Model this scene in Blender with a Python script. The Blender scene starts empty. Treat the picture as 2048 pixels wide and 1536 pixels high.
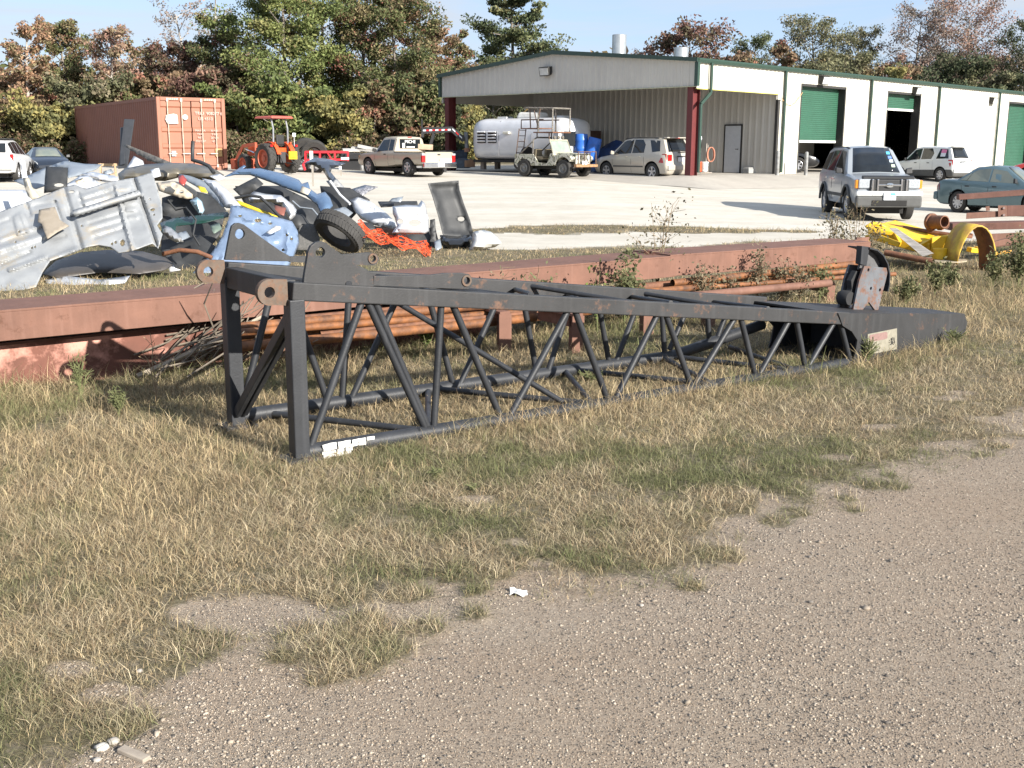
import bpy, math, random
import numpy as np
from mathutils import Vector, Matrix, Euler
from mathutils.geometry import tessellate_polygon

random.seed(7)
RS = np.random.RandomState(7)
SC = bpy.context.scene
COL = SC.collection
PI = math.pi
R = math.radians

# ------------------------------------------------------------------ camera
CAMH, FPX, PITCH, ROLL = 1.62, 2200.0, R(12.06), 0.004
CM = Matrix.Rotation(PI / 2 - PITCH, 3, 'X') @ Matrix.Rotation(ROLL, 3, 'Z')


def zg(x, y):
    """height of the terrain (flat field, then a slight rise to the yard)"""
    t = np.clip((np.asarray(y, float) - 24.0) / 26.0, 0, 1)
    l = np.clip((-np.asarray(x, float) - 4.0) / 9.0, 0, 1)
    l = l * l * (3 - 2 * l)
    r = np.clip((np.asarray(x, float) - 2.0) / 7.0, 0, 1)
    yy = np.asarray(y, float)
    d = np.clip((yy - 21) / 7, 0, 1) * np.clip((54 - yy) / 8, 0, 1)
    return t * 0.63 + 0.2 * l * np.clip((yy - 20) / 20.0, 0, 1) - .20 * r * d


def ray(px, py):
    return CM @ Vector(((px - 1024) / FPX, (768 - py) / FPX, -1.0))


def A(px, py, Y):
    """the point in the world seen at a photo pixel, at forward distance Y"""
    d = ray(px, py)
    k = Y / d.y
    return Vector((d.x * k, Y, CAMH + d.z * k))


def G(px, py):
    """the point of the terrain seen at a photo pixel"""
    d = ray(px, py)
    y = 1.0
    while y < 200:
        k = y / d.y
        if CAMH + d.z * k <= float(zg(d.x * k, y)):
            break
        y += 0.01 + y * 0.001
    k = y / d.y
    return Vector((d.x * k, y, float(zg(d.x * k, y))))


def gp(x, y):
    return Vector((x, y, float(zg(x, y))))


# ------------------------------------------------------------------ noise
def _h(ix, iy, s):
    n = (ix * 374761393 + iy * 668265263 + s * 1442695041) & 0x7fffffff
    n = ((n ^ (n >> 13)) * 1274126177) & 0x7fffffff
    return ((n ^ (n >> 16)) & 0xffff) / 65535.0


def vn(x, y, s=0):
    x = np.asarray(x, float); y = np.asarray(y, float)
    ix = np.floor(x).astype(np.int64); iy = np.floor(y).astype(np.int64)
    fx = x - ix; fy = y - iy
    fx = fx * fx * (3 - 2 * fx); fy = fy * fy * (3 - 2 * fy)
    a = _h(ix, iy, s) * (1 - fx) + _h(ix + 1, iy, s) * fx
    b = _h(ix, iy + 1, s) * (1 - fx) + _h(ix + 1, iy + 1, s) * fx
    return a * (1 - fy) + b * fy


def fbm(x, y, s=0, o=4):
    r = 0; a = .5
    for i in range(o):
        r = r + a * vn(np.asarray(x) * 2 ** i, np.asarray(y) * 2 ** i, s + i * 17)
        a *= .5
    return r / (1 - .5 ** o)


# ------------------------------------------------------------------ mesh builder
def rotm(rx=0, ry=0, rz=0):
    return Euler((rx, ry, rz)).to_matrix()


class MB:
    def __init__(s):
        s.v = []; s.f = []; s.m = []; s.k = 0

    def mi(s, k):
        s.k = k
        return s

    def add(s, vs, fs, M=None):
        o = len(s.v)
        if M is not None:
            vs = [M @ Vector(p) for p in vs]
        s.v += [tuple(p) for p in vs]
        s.f += [tuple(i + o for i in f) for f in fs]
        s.m += [s.k] * len(fs)
        return s

    def box(s, c, d, rot=None, M=None):
        a, b, h = d[0] / 2, d[1] / 2, d[2] / 2
        vs = [Vector((x, y, z)) for x in (-a, a) for y in (-b, b) for z in (-h, h)]
        if rot is not None:
            vs = [rot @ p for p in vs]
        c = Vector(c)
        return s.add([p + c for p in vs], [(0, 1, 3, 2), (4, 6, 7, 5), (0, 4, 5, 1), (2, 3, 7, 6), (0, 2, 6, 4), (1, 5, 7, 3)], M)

    def hexa(s, b, t):
        """solid between two quads (bottom loop, top loop)"""
        return s.add(list(b) + list(t), [(3, 2, 1, 0), (4, 5, 6, 7)] + [(i, (i + 1) % 4, 4 + (i + 1) % 4, 4 + i) for i in range(4)])

    def bar(s, p0, p1, w, h, up=(0, 0, 1)):
        """rectangular bar from p0 to p1: w sideways, h along up"""
        p0 = Vector(p0); p1 = Vector(p1); d = (p1 - p0).normalized()
        sd = d.cross(Vector(up))
        sd = sd.normalized() if sd.length > 1e-5 else Vector((1, 0, 0))
        u = sd.cross(d).normalized()
        q = lambda p: [p - sd * w / 2 - u * h / 2, p + sd * w / 2 - u * h / 2, p + sd * w / 2 + u * h / 2, p - sd * w / 2 + u * h / 2]
        return s.hexa(q(p0), q(p1))

    def tube(s, p0, p1, r, r1=None, n=10, cap=True):
        return s.path([p0, p1], [r, r if r1 is None else r1], n, cap)

    def path(s, pts, r, n=8, cap=True, closed=False):
        pts = [Vector(p) for p in pts]
        k = len(pts)
        rr = r if isinstance(r, (list, tuple)) else [r] * k
        t0 = (pts[1] - pts[0]).normalized()
        u = t0.cross(Vector((0, 0, 1)))
        if u.length < 1e-3: u = t0.cross(Vector((0, 1, 0)))
        u.normalize()
        vs = []
        for i, p in enumerate(pts):
            t = (pts[(i + 1) % k] - pts[i - 1]) if closed else (pts[min(i + 1, k - 1)] - pts[max(i - 1, 0)])
            t.normalize()
            u = (u - t * u.dot(t)); u.normalize()
            w = t.cross(u)
            for j in range(n):
                a = 2 * PI * j / n
                vs.append(p + (u * math.cos(a) + w * math.sin(a)) * rr[i])
        fs = []
        for i in range(k if closed else k - 1):
            a = i * n; b = ((i + 1) % k) * n
            for j in range(n):
                fs.append((a + j, a + (j + 1) % n, b + (j + 1) % n, b + j))
        if cap and not closed:
            fs.append(tuple(range(n - 1, -1, -1)))
            fs.append(tuple((k - 1) * n + j for j in range(n)))
        return s.add(vs, fs)

    def lathe(s, prof, n=24, M=None):
        """profile of (radius, axial) turned about local Y"""
        vs = []; fs = []
        k = len(prof)
        for j in range(n):
            a = 2 * PI * j / n
            for r, y in prof:
                vs.append((r * math.cos(a), y, r * math.sin(a)))
        for j in range(n):
            b = (j + 1) % n
            for i in range(k - 1):
                fs.append((j * k + i, j * k + i + 1, b * k + i + 1, b * k + i))
        return s.add(vs, fs, M)

    def plate(s, poly, t, fn, holes=()):
        """flat plate: 2-D outline (and holes) mapped by fn(u, v, w) with w in 0..t"""
        loops = [list(poly)] + [list(h) for h in holes]
        tri = tessellate_polygon([[Vector((a, b, 0)) for a, b in l] for l in loops])
        flat = [p for l in loops for p in l]
        n = len(flat)
        vs = [fn(a, b, 0) for a, b in flat] + [fn(a, b, t) for a, b in flat]
        fs = [tuple(x) for x in tri] + [tuple(i + n for i in reversed(x)) for x in tri]
        o = 0
        for l in loops:
            k = len(l)
            for i in range(k):
                j = (i + 1) % k
                fs.append((o + i, o + j, n + o + j, n + o + i))
            o += k
        return s.add(vs, fs)

    def grid(s, P, closed=False):
        """rows of points to quads"""
        nr = len(P); nc = len(P[0])
        vs = [p for r in P for p in r]
        fs = []
        for i in range(nr - 1):
            for j in range(nc if closed else nc - 1):
                j2 = (j + 1) % nc
                fs.append((i * nc + j, i * nc + j2, (i + 1) * nc + j2, (i + 1) * nc + j))
        return s.add(vs, fs)

    def build(s, name, mats, parent=None, smooth=None, bevel=0, solid=0, sub=0, loc=None, fixn=True):
        me = bpy.data.meshes.new(name)
        me.from_pydata(s.v, [], s.f)
        mats = mats if isinstance(mats, (list, tuple)) else [mats]
        for m in mats: me.materials.append(m)
        if len(mats) > 1: me.polygons.foreach_set('material_index', s.m)
        if fixn:
            import bmesh
            bm = bmesh.new(); bm.from_mesh(me)
            bmesh.ops.recalc_face_normals(bm, faces=bm.faces)
            bm.to_mesh(me); bm.free()
        if smooth is not None:
            me.polygons.foreach_set('use_smooth', [True] * len(me.polygons))
            if smooth < 180: me.set_sharp_from_angle(angle=R(smooth))
        me.update()
        o = bpy.data.objects.new(name, me)
        COL.objects.link(o)
        if parent is not None: o.parent = parent
        if loc is not None: o.location = loc
        if solid:
            q = o.modifiers.new('solid', 'SOLIDIFY'); q.thickness = solid; q.offset = 0
        if sub:
            q = o.modifiers.new('sub', 'SUBSURF'); q.levels = sub; q.render_levels = sub
        if bevel:
            q = o.modifiers.new('bevel', 'BEVEL'); q.width = bevel; q.segments = 2; q.limit_method = 'ANGLE'
        return o


def tag(o, label=None, cat=None, group=None, kind=None):
    if label: o['label'] = label
    if cat: o['category'] = cat
    if group: o['group'] = group
    if kind: o['kind'] = kind
    return o


def thing(name, label, cat, loc=(0, 0, 0), rz=0, group=None, rot=None):
    o = bpy.data.objects.new(name, None)
    COL.objects.link(o)
    o.location = loc
    o.rotation_euler = rot if rot is not None else (0, 0, rz)
    o.empty_display_size = .2
    return tag(o, label, cat, group)


def copy_tree(o, parent=None):
    c = o.copy(); COL.objects.link(c)
    if parent is not None: c.parent = parent
    for ch in list(o.children): copy_tree(ch, c)
    return c


def circ(cx, cy, r, n=16, a0=0, a1=360):
    full = abs(a1 - a0) >= 360
    m = n if full else n + 1
    return [(cx + r * math.cos(R(a0 + (a1 - a0) * i / n)), cy + r * math.sin(R(a0 + (a1 - a0) * i / n))) for i in range(m)]


# ------------------------------------------------------------------ materials
def nt(name):
    m = bpy.data.materials.new(name); m.use_nodes = True
    t = m.node_tree
    return m, t, t.nodes['Principled BSDF'], t.nodes, t.links


def c4(c):
    return (c[0], c[1], c[2], 1)


def noise_node(t, scale, detail=4, rough=.6, vec=None, stretch=None):
    n = t.nodes.new('ShaderNodeTexNoise')
    n.inputs['Scale'].default_value = scale; n.inputs['Detail'].default_value = detail; n.inputs['Roughness'].default_value = rough
    tc = t.nodes.new('ShaderNodeTexCoord')
    src = tc.outputs['Object']
    if stretch:
        mp = t.nodes.new('ShaderNodeMapping'); mp.inputs['Scale'].default_value = stretch
        t.links.new(src, mp.inputs['Vector']); src = mp.outputs['Vector']
    t.links.new(src, n.inputs['Vector'])
    return n


def ramp(t, src, stops, const=False):
    r = t.nodes.new('ShaderNodeValToRGB')
    if const: r.color_ramp.interpolation = 'CONSTANT'
    e = r.color_ramp.elements
    while len(e) < len(stops): e.new(.5)
    for k, (p, c) in enumerate(stops):
        e[k].position = p
        e[k].color = c4(c) if isinstance(c, (tuple, list)) else (c, c, c, 1)
    t.links.new(src, r.inputs['Fac'])
    return r


def mixc(t, fac, a, b, mode='MIX'):
    n = t.nodes.new('ShaderNodeMix'); n.data_type = 'RGBA'; n.blend_type = mode
    for idx, v in ((0, fac), (6, a), (7, b)):
        if hasattr(v, 'is_output'): t.links.new(v, n.inputs[idx])
        elif isinstance(v, (int, float)): n.inputs[idx].default_value = v
        else: n.inputs[idx].default_value = c4(v)
    return n.outputs[2]


def bumpn(t, b, height, strength, dist=.01):
    n = t.nodes.new('ShaderNodeBump'); n.inputs['Strength'].default_value = strength; n.inputs['Distance'].default_value = dist
    t.links.new(height, n.inputs['Height']); t.links.new(n.outputs['Normal'], b.inputs['Normal'])


def mat(name, c, c2=None, rough=.6, metal=0.0, scale=6, bump=0, bscale=60, spec=.5, coat=0, stretch=None, lo=.35, hi=.65, dirt=None, dirtlo=.55):
    """paint, plastic, metal: two tones broken up by noise, optional dirt patches and bump"""
    m, t, b, N, L = nt(name)
    b.inputs['Roughness'].default_value = rough; b.inputs['Metallic'].default_value = metal
    b.inputs['Specular IOR Level'].default_value = spec; b.inputs['Coat Weight'].default_value = coat
    b.inputs['Coat Roughness'].default_value = .06
    n = noise_node(t, scale, 5, .65, stretch=stretch)
    if c2 is None: c2 = tuple(x * .78 for x in c)
    out = ramp(t, n.outputs['Fac'], [(lo, c2), (hi, c)]).outputs['Color']
    if dirt is not None:
        n2 = noise_node(t, scale * .6, 6, .7)
        f = ramp(t, n2.outputs['Fac'], [(dirtlo, 0.0), (dirtlo + .12, 1.0)]).outputs['Color']
        out = mixc(t, f, out, dirt)
    L.new(out, b.inputs['Base Color'])
    if bump:
        n3 = noise_node(t, bscale, 3, .6)
        bumpn(t, b, n3.outputs['Fac'], bump, .01)
    return m


def attr_mat(name, rough=.85, trans=0.0, attr='tint', spec=.2):
    """foliage, stones: the colour of each leaf, blade or stone is its own, stored on the mesh"""
    m, t, b, N, L = nt(name)
    a = N.new('ShaderNodeAttribute'); a.attribute_name = attr
    b.inputs['Roughness'].default_value = rough; b.inputs['Specular IOR Level'].default_value = spec
    L.new(a.outputs['Color'], b.inputs['Base Color'])
    if trans:
        tr = N.new('ShaderNodeBsdfTranslucent'); L.new(a.outputs['Color'], tr.inputs['Color'])
        mx = N.new('ShaderNodeMixShader'); mx.inputs['Fac'].default_value = trans
        L.new(b.outputs[0], mx.inputs[1]); L.new(tr.outputs[0], mx.inputs[2])
        L.new(mx.outputs[0], N['Material Output'].inputs['Surface'])
    return m


def np_mesh(name, V, loops, nper, mat_, cols=None, smooth=False):
    """big mesh from numpy: V (n,3), faces all with nper corners, optional colour per vertex"""
    me = bpy.data.meshes.new(name)
    V = np.ascontiguousarray(V, np.float32); loops = np.ascontiguousarray(loops, np.int32)
    nf = len(loops)
    me.vertices.add(len(V)); me.vertices.foreach_set('co', V.ravel())
    me.loops.add(nf * nper); me.loops.foreach_set('vertex_index', loops.ravel())
    me.polygons.add(nf)
    me.polygons.foreach_set('loop_start', np.arange(nf, dtype=np.int32) * nper)
    if smooth: me.polygons.foreach_set('use_smooth', np.ones(nf, bool))
    me.update(calc_edges=True)
    if cols is not None:
        a = me.attributes.new('tint', 'FLOAT_COLOR', 'POINT')
        c = np.ones((len(V), 4), np.float32); c[:, :3] = cols
        a.data.foreach_set('color', c.ravel())
    me.materials.append(mat_)
    o = bpy.data.objects.new(name, me)
    COL.objects.link(o)
    return o
# ================================================================== the ground
_rx = [-30, -6, -3, -1.3, -1.05, -.9, -.55, -.04, .33, .8, 1.42, 2.98, 6, 12, 40]
_ry = [-20, -1, 1.2, 2.5, 3.15, 3.5, 3.85, 3.95, 4.05, 4.4, 4.95, 6.4, 9.0, 14, 38]
_lx = [-60, -14, -7, -4.5, -3, -1.5, -.3, 3, 6.4, 10, 14, 60]
_ly = [30, 28, 27.5, 26, 23.5, 20.0, 17.9, 19, 20.4, 20.5, 20, 20]


def m_road(x, y):
    w = (fbm(x * 1.3, y * 1.3, 3) - .5) * .9 + (fbm(x * 5, y * 5, 5) - .5) * .9
    nT, nB = (fbm(x * 6, y * 6, 11) - .5), (fbm(x * 6, y * 6, 12) - .5)
    d = np.interp(x, _rx, _ry) - y + w
    m = np.clip(d / .5 + .5, 0, 1)
    for cx, cy, r in TUFTS:
        q = np.hypot(x - cx, y - cy) / r + nT * .9
        m = np.minimum(m, np.clip((q - .75) / .4, 0, 1))
    for cx, cy, r in BARE:
        q = np.hypot(x - cx, (y - cy) * 1.6) / r + nB * 1.0
        m = np.maximum(m, np.clip((1.0 - q) / .4, 0, 1))
    return m


def m_lot(x, y):
    w = (fbm(x * .7, y * .9, 21) - .5) * 2.0
    d = y - np.interp(x, _lx, _ly) + w
    m = np.clip(d / .7 + .5, 0, 1)
    for cx, cy, rx, ry in ISLES:
        q = np.hypot((x - cx) / rx, (y - cy) / ry) + (fbm(x * 1.5, y * 1.5, 31) - .5) * 1.0
        m = np.minimum(m, np.clip((q - .8) / .5, 0, 1))
    far = np.clip((y - 70) / 4, 0, 1)
    return m * (1 - far)


def _c(px, py, r):
    p = G(px, py); return (p.x, p.y, r)


TUFTS = [_c(700, 1300, .21), _c(385, 1300, .16), _c(330, 1330, .14), _c(130, 1380, .2), _c(60, 1460, .22), _c(250, 1450, .1), _c(935, 1130, .2), _c(1430, 1110, .12), _c(640, 1360, .06)]
BARE = [_c(480, 1230, .3), _c(130, 1345, .12)]
_rt = random.Random(21)
for _i in range(26):
    _x = _rt.uniform(-1.4, 4.0); _d = _rt.random()
    _yb = float(np.interp(_x, _rx, _ry))
    TUFTS.append((_x, _yb - .05 - .35 * _d ** 1.6, _rt.uniform(.04, .10)))
for _i in range(16):
    _x = _rt.uniform(-1.6, 4.0)
    BARE.append((_x, float(np.interp(_x, _rx, _ry)) + .1 + 1.0 * _rt.random() ** 1.3, _rt.uniform(.05, .14)))
ISLES = []
for _px, _py, _a, _b in ((1080, 462, 1.6, .9), (1240, 455, 2.0, .7), (1400, 462, 1.5, .7), (1540, 462, 1.0, .6)):
    _p = G(_px, _py); ISLES.append((_p.x, _p.y, _a, _b))

def surf(x, y, mr=None, ml=None):
    """terrain with the small humps of the field and the road"""
    if mr is None: mr, ml = m_road(x, y), m_lot(x, y)
    return zg(x, y) + (fbm(x * 1.1, y * 1.1, 41) - .5) * .05 * (1 - mr) * (1 - ml) * (y < 60) + (fbm(x * .8, y * .8, 43) - .5) * .03 * mr


yr = np.concatenate([[-60, -20, -6, -1, 1.0], 2.0 * 1.0085 ** np.arange(0, 415), [75, 85, 100, 130, 180, 300, 600, 1500, 4000]])
yr = np.unique(yr[(yr < 66) | (yr >= 75)])
ur = np.linspace(-1, 1, 361)
ur = np.sign(ur) * (np.abs(ur) * .62 + np.abs(ur) ** 4 * 1.4)
YY, UU = np.meshgrid(yr, ur, indexing='ij')
XX = UU * (np.maximum(YY, 0) * 1.0 + 2.5 + 30 * (YY < 1.5))
MR = m_road(XX, YY); ML = m_lot(XX, YY)
ZZ = surf(XX, YY, MR, ML)
nr_, nc_ = XX.shape
GV = np.stack([XX, YY, ZZ], -1).reshape(-1, 3)
idx = np.arange(nr_ * nc_).reshape(nr_, nc_)
quads = np.stack([idx[:-1, :-1], idx[:-1, 1:], idx[1:, 1:], idx[1:, :-1]], -1).reshape(-1, 4)
fr = MR.ravel()[quads].mean(1); fl = ML.ravel()[quads].mean(1)
zone = np.where(fl > .5, 2, np.where(fr > .5, 1, 0))


def ground_mat(name, kind):
    m, t, b, N, L = nt(name)
    b.inputs['Roughness'].default_value = .95; b.inputs['Specular IOR Level'].default_value = .15
    n0 = noise_node(t, 1.2, 6, .7); n1 = noise_node(t, 28, 4, .7); n2 = noise_node(t, 430, 3, .7)
    vo = N.new('ShaderNodeTexVoronoi'); vo.inputs['Scale'].default_value = 150 if kind == 'road' else 60
    tc = N.new('ShaderNodeTexCoord'); L.new(tc.outputs['Object'], vo.inputs['Vector'])
    v2 = N.new('ShaderNodeTexVoronoi'); v2.inputs['Scale'].default_value = 210
    L.new(tc.outputs['Object'], v2.inputs['Vector'])
    sep = N.new('ShaderNodeSeparateColor'); L.new(vo.outputs['Color'], sep.inputs[0])
    if kind == 'road':
        stone = ramp(t, sep.outputs[0], [(0, (.095, .08, .065)), (.3, (.215, .178, .14)), (.65, (.30, .248, .19)), (.9, (.41, .345, .27)), (1, (.52, .46, .375))]).outputs['Color']
        dust = ramp(t, n1.outputs['Fac'], [(.3, (.205, .15, .106)), (.7, (.305, .236, .172))]).outputs['Color']  # sand colour darkened to suggest shaded gaps between the stones
        nt_ = noise_node(t, .9, 5, .6, stretch=(.35, 1.3, 1))
        ad_ = N.new('ShaderNodeMath'); ad_.operation = 'MULTIPLY_ADD'; ad_.inputs[1].default_value = .6
        L.new(n0.outputs['Fac'], ad_.inputs[0]); L.new(nt_.outputs['Fac'], ad_.inputs[2])
        f = ramp(t, ad_.outputs[0], [(.62, .12), (.98, .72)]).outputs['Color']
        n9 = noise_node(t, 420, 2, .7)
        stone = mixc(t, .55, stone, ramp(t, n9.outputs['Fac'], [(.32, (.07, .058, .046)), (.5, (.27, .222, .17)), (.7, (.50, .43, .34))]).outputs['Color'])
        out = mixc(t, f, stone, dust)
        bs = .42
    elif kind == 'lot':
        stone = ramp(t, sep.outputs[0], [(0, (.30, .275, .23)), (.4, (.42, .39, .335)), (1, (.52, .485, .42))]).outputs['Color']
        dust = ramp(t, n0.outputs['Fac'], [(.3, (.47, .435, .37)), (.62, (.62, .585, .51))]).outputs['Color']
        out = mixc(t, .72, stone, dust)
        ns = noise_node(t, .35, 5, .65, stretch=(.25, 1.6, 1))
        out = mixc(t, ramp(t, ns.outputs['Fac'], [(.42, .35), (.64, 0.0)]).outputs['Color'], out, (.36, .32, .255))
        bs = .18
    else:
        out = ramp(t, n1.outputs['Fac'], [(.25, (.05, .04, .025)), (.5, (.11, .088, .055)), (.8, (.19, .155, .10))]).outputs['Color']
        gr = ramp(t, n0.outputs['Fac'], [(.45, (.10, .105, .045)), (.7, (.19, .155, .09))]).outputs['Color']
        out = mixc(t, .45, out, gr)
        at = N.new('ShaderNodeAttribute'); at.attribute_name = 'tint'
        sp = N.new('ShaderNodeSeparateColor'); L.new(at.outputs['Color'], sp.inputs[0])
        dust = ramp(t, n1.outputs['Fac'], [(.3, (.20, .165, .125)), (.7, (.33, .275, .21))]).outputs['Color']
        ad = N.new('ShaderNodeMath'); ad.operation = 'MULTIPLY_ADD'; ad.inputs[1].default_value = 1.5; L.new(sp.outputs[0], ad.inputs[0])
        n5 = noise_node(t, 7, 5, .7)
        f5 = ramp(t, n5.outputs['Fac'], [(.4, 0.0), (.68, .75)]).outputs['Color']
        L.new(f5, ad.inputs[2]); ad.use_clamp = True
        out = mixc(t, ad.outputs[0], out, dust)
        out = mixc(t, sp.outputs[1], out, (.50, .46, .39))
        bs = .8
    L.new(out, b.inputs['Base Color'])
    mm = N.new('ShaderNodeMath'); mm.operation = 'MULTIPLY_ADD'; mm.inputs[1].default_value = -.8
    L.new(vo.outputs['Distance'], mm.inputs[0]); L.new(n2.outputs['Fac'], mm.inputs[2])
    bumpn(t, b, mm.outputs[0], bs, .012)
    return m


for nm, z_, k_ in (('ground', 0, 'soil'), ('gravel_road', 1, 'road'), ('gravel_lot', 2, 'lot')):
    q = quads[zone == z_]
    u_, inv = np.unique(q, return_inverse=True)
    mk_ = np.maximum(MR.ravel()[u_] * 1.0, 0)
    o = np_mesh(nm, GV[u_], inv.reshape(-1, 4), 4, ground_mat(nm + '_surface', k_), np.stack([MR.ravel()[u_], ML.ravel()[u_], mk_ * 0], -1), smooth=True)
    tag(o, kind='structure')

# ------------------------------------------------------------------ grass blades
BO_X, BO_Y = G(600, 922).x, G(600, 922).y
def blades(name, X, Y, Hh, Wd, lean, cols, label, cat='grass'):
    n = len(X)
    a = RS.rand(n) * 2 * PI
    dx, dy = np.cos(a), np.sin(a)
    b = RS.rand(n) * 2 * PI
    sx, sy = np.cos(b) * Wd / 2, np.sin(b) * Wd / 2
    z0 = surf(X, Y) - .006
    ln = lean * Hh
    hz = Hh * np.sqrt(np.clip(1 - lean ** 2 * .5, .08, 1))
    tw = RS.normal(0, .35, n)
    p = lambda k, hx, w: np.stack([X + (dx * k - dy * tw * k * k) * ln + w * sx, Y + (dy * k + dx * tw * k * k) * ln + w * sy, z0 + hz * hx], -1)
    V = np.stack([p(0, 0, 1), p(0, 0, -1), p(.35, .6, .8), p(.35, .6, -.8), p(1, 1, .12), p(1, 1, -.12)], 1)
    base = (np.arange(n) * 6)[:, None]
    q = np.concatenate([base + np.array([0, 1, 3, 2]), base + np.array([2, 3, 5, 4])], 0)
    C = np.repeat(cols, 6, 0)
    o = np_mesh(name, V.reshape(-1, 3), q, 4, BLADE, C)
    return tag(o, label, cat, kind='stuff')


BLADE = attr_mat('grass_blade', .9, .25, spec=.1)


def grass_pts(n, y0, y1, umax=.68):
    # even in depth-scaled area so that the near ground gets most blades
    u = RS.rand(n) * 2 * umax - umax
    y = y0 * (y1 / y0) ** RS.rand(n)
    return u * (y + 1.2), y


def tallness(x, y):
    """height of the sward by place"""
    yb = y - np.interp(x, _rx, _ry)
    h = .045 + .075 * np.clip((yb - .6) / 2.2, 0, 1)
    # taller along the girders, under the boom and on the right
    gy = 7.2 + (x + 3.3) * .69
    h += .10 * np.exp(-((y - gy + .35) / .8) ** 2)
    h += .10 * np.clip((x - 3.3) / 1.5, 0, 1) * np.clip((yb - 1.2) / 2, 0, 1)
    h += .05 * np.clip((-x - 1.5) / 1.0, 0, 1) * np.clip((y - 5) / 1.5, 0, 1)
    s_ = (x - BO_X) * .8073 + (y - BO_Y) * .5902; b_ = -(x - BO_X) * .5902 + (y - BO_Y) * .8073
    h += .12 * np.exp(-((b_ + .09) / .16) ** 2) * (s_ > .9) * (s_ < 6.3)
    h *= np.where(y > gy + .8, .75, 1)
    h *= np.where(y > 15, .85, 1)
    return h


GX, GY = grass_pts(720000, 2.3, 30)
keep = (m_road(GX, GY) < .12 + .75 * RS.rand(len(GX)) ** 2) & (m_lot(GX, GY) < .35 + .25 * RS.rand(len(GX)))
dens = fbm(GX * 2.2, GY * 2.2, 51) * .7 + fbm(GX * 9, GY * 9, 55) * .5
keep &= (dens > .34 + .22 * RS.rand(len(GX)))
GX, GY = GX[keep], GY[keep]
n = len(GX)
hh = .68 * tallness(GX, GY) * (.4 + .9 * RS.rand(n)) * (.7 + .7 * fbm(GX * 3, GY * 3, 61))
wd = np.clip(.0011 + .00028 * GY, 0, .008) * (.6 + .8 * RS.rand(n))
lean = np.clip(RS.normal(1.2, .55, n), .1, 2.3)
g1 = fbm(GX * .9 + 3, GY * .9, 71); g2 = fbm(GX * 4, GY * 4, 75)
yb = GY - np.interp(GX, _rx, _ry)
gygr = 7.2 + (GX + 3.3) * .69
green = np.clip((g1 - .54) * 3.2 + (g2 - .5) * 3.0 + .10 + -.02 + .10 * np.exp(-((yb - .35) / .7) ** 2) + .30 * np.exp(-((GY - gygr + .5) / .7) ** 2), 0, 1)
green = np.clip(green + RS.normal(0, .22, n), 0, 1)[:, None]
straw = np.array([.50, .39, .235]) * (.55 + .75 * RS.rand(n))[:, None]
brown = np.array([.30, .215, .13]) * (.6 + .7 * RS.rand(n))[:, None]
straw = np.where(RS.rand(n)[:, None] < .27, brown, straw)
straw = np.where(RS.rand(n)[:, None] < .14, np.array([.15, .125, .085]), straw)
straw = straw * (.72 + .56 * fbm(GX * 2.6, GY * 2.6, 78))[:, None]
grn = np.array([.165, .175, .08]) * (.6 + .8 * RS.rand(n))[:, None]
gcol = straw * (1 - green) + grn * green
# a finer, shorter, matted layer near the camera
HX, HY = grass_pts(560000, 2.3, 8.5)
keep = (m_road(HX, HY) < .08 + .8 * RS.rand(len(HX)) ** 2.2) & (fbm(HX * 4, HY * 4, 57) > .25 + .3 * RS.rand(len(HX)))
HX, HY = HX[keep], HY[keep]; n = len(HX)
g1 = fbm(HX * .9 + 3, HY * .9, 71); g2 = fbm(HX * 5, HY * 5, 76); yb = HY - np.interp(HX, _rx, _ry)
green = np.clip(np.clip((g1 - .54) * 3.2 + (g2 - .5) * 3.2 + .12 + .12 * np.exp(-((yb - .35) / .8) ** 2), 0, 1) + RS.normal(0, .25, n), 0, 1)[:, None]
hc = np.where(RS.rand(n)[:, None] < .35, np.array([.30, .22, .14]), np.array([.50, .415, .28])) * (.5 + .8 * RS.rand(n))[:, None]
hc = hc * (1 - green) + np.array([.14, .15, .07]) * (.6 + .8 * RS.rand(n))[:, None] * green
GX = np.concatenate([GX, HX]); GY = np.concatenate([GY, HY])
hh = np.concatenate([hh, (.035 + .05 * RS.rand(n)) * (.6 + .8 * fbm(HX * 3, HY * 3, 62))])
wd = np.concatenate([wd, np.clip(.0011 + .00025 * HY, 0, .004) * (.6 + .8 * RS.rand(n))])
lean = np.concatenate([lean, np.clip(RS.normal(1.25, .45, n), .3, 2.2)])
gcol = np.concatenate([gcol, hc])
blades('grass', GX, GY, hh, wd, lean, gcol, 'dry tan and green grass covering the field around the black boom')

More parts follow.
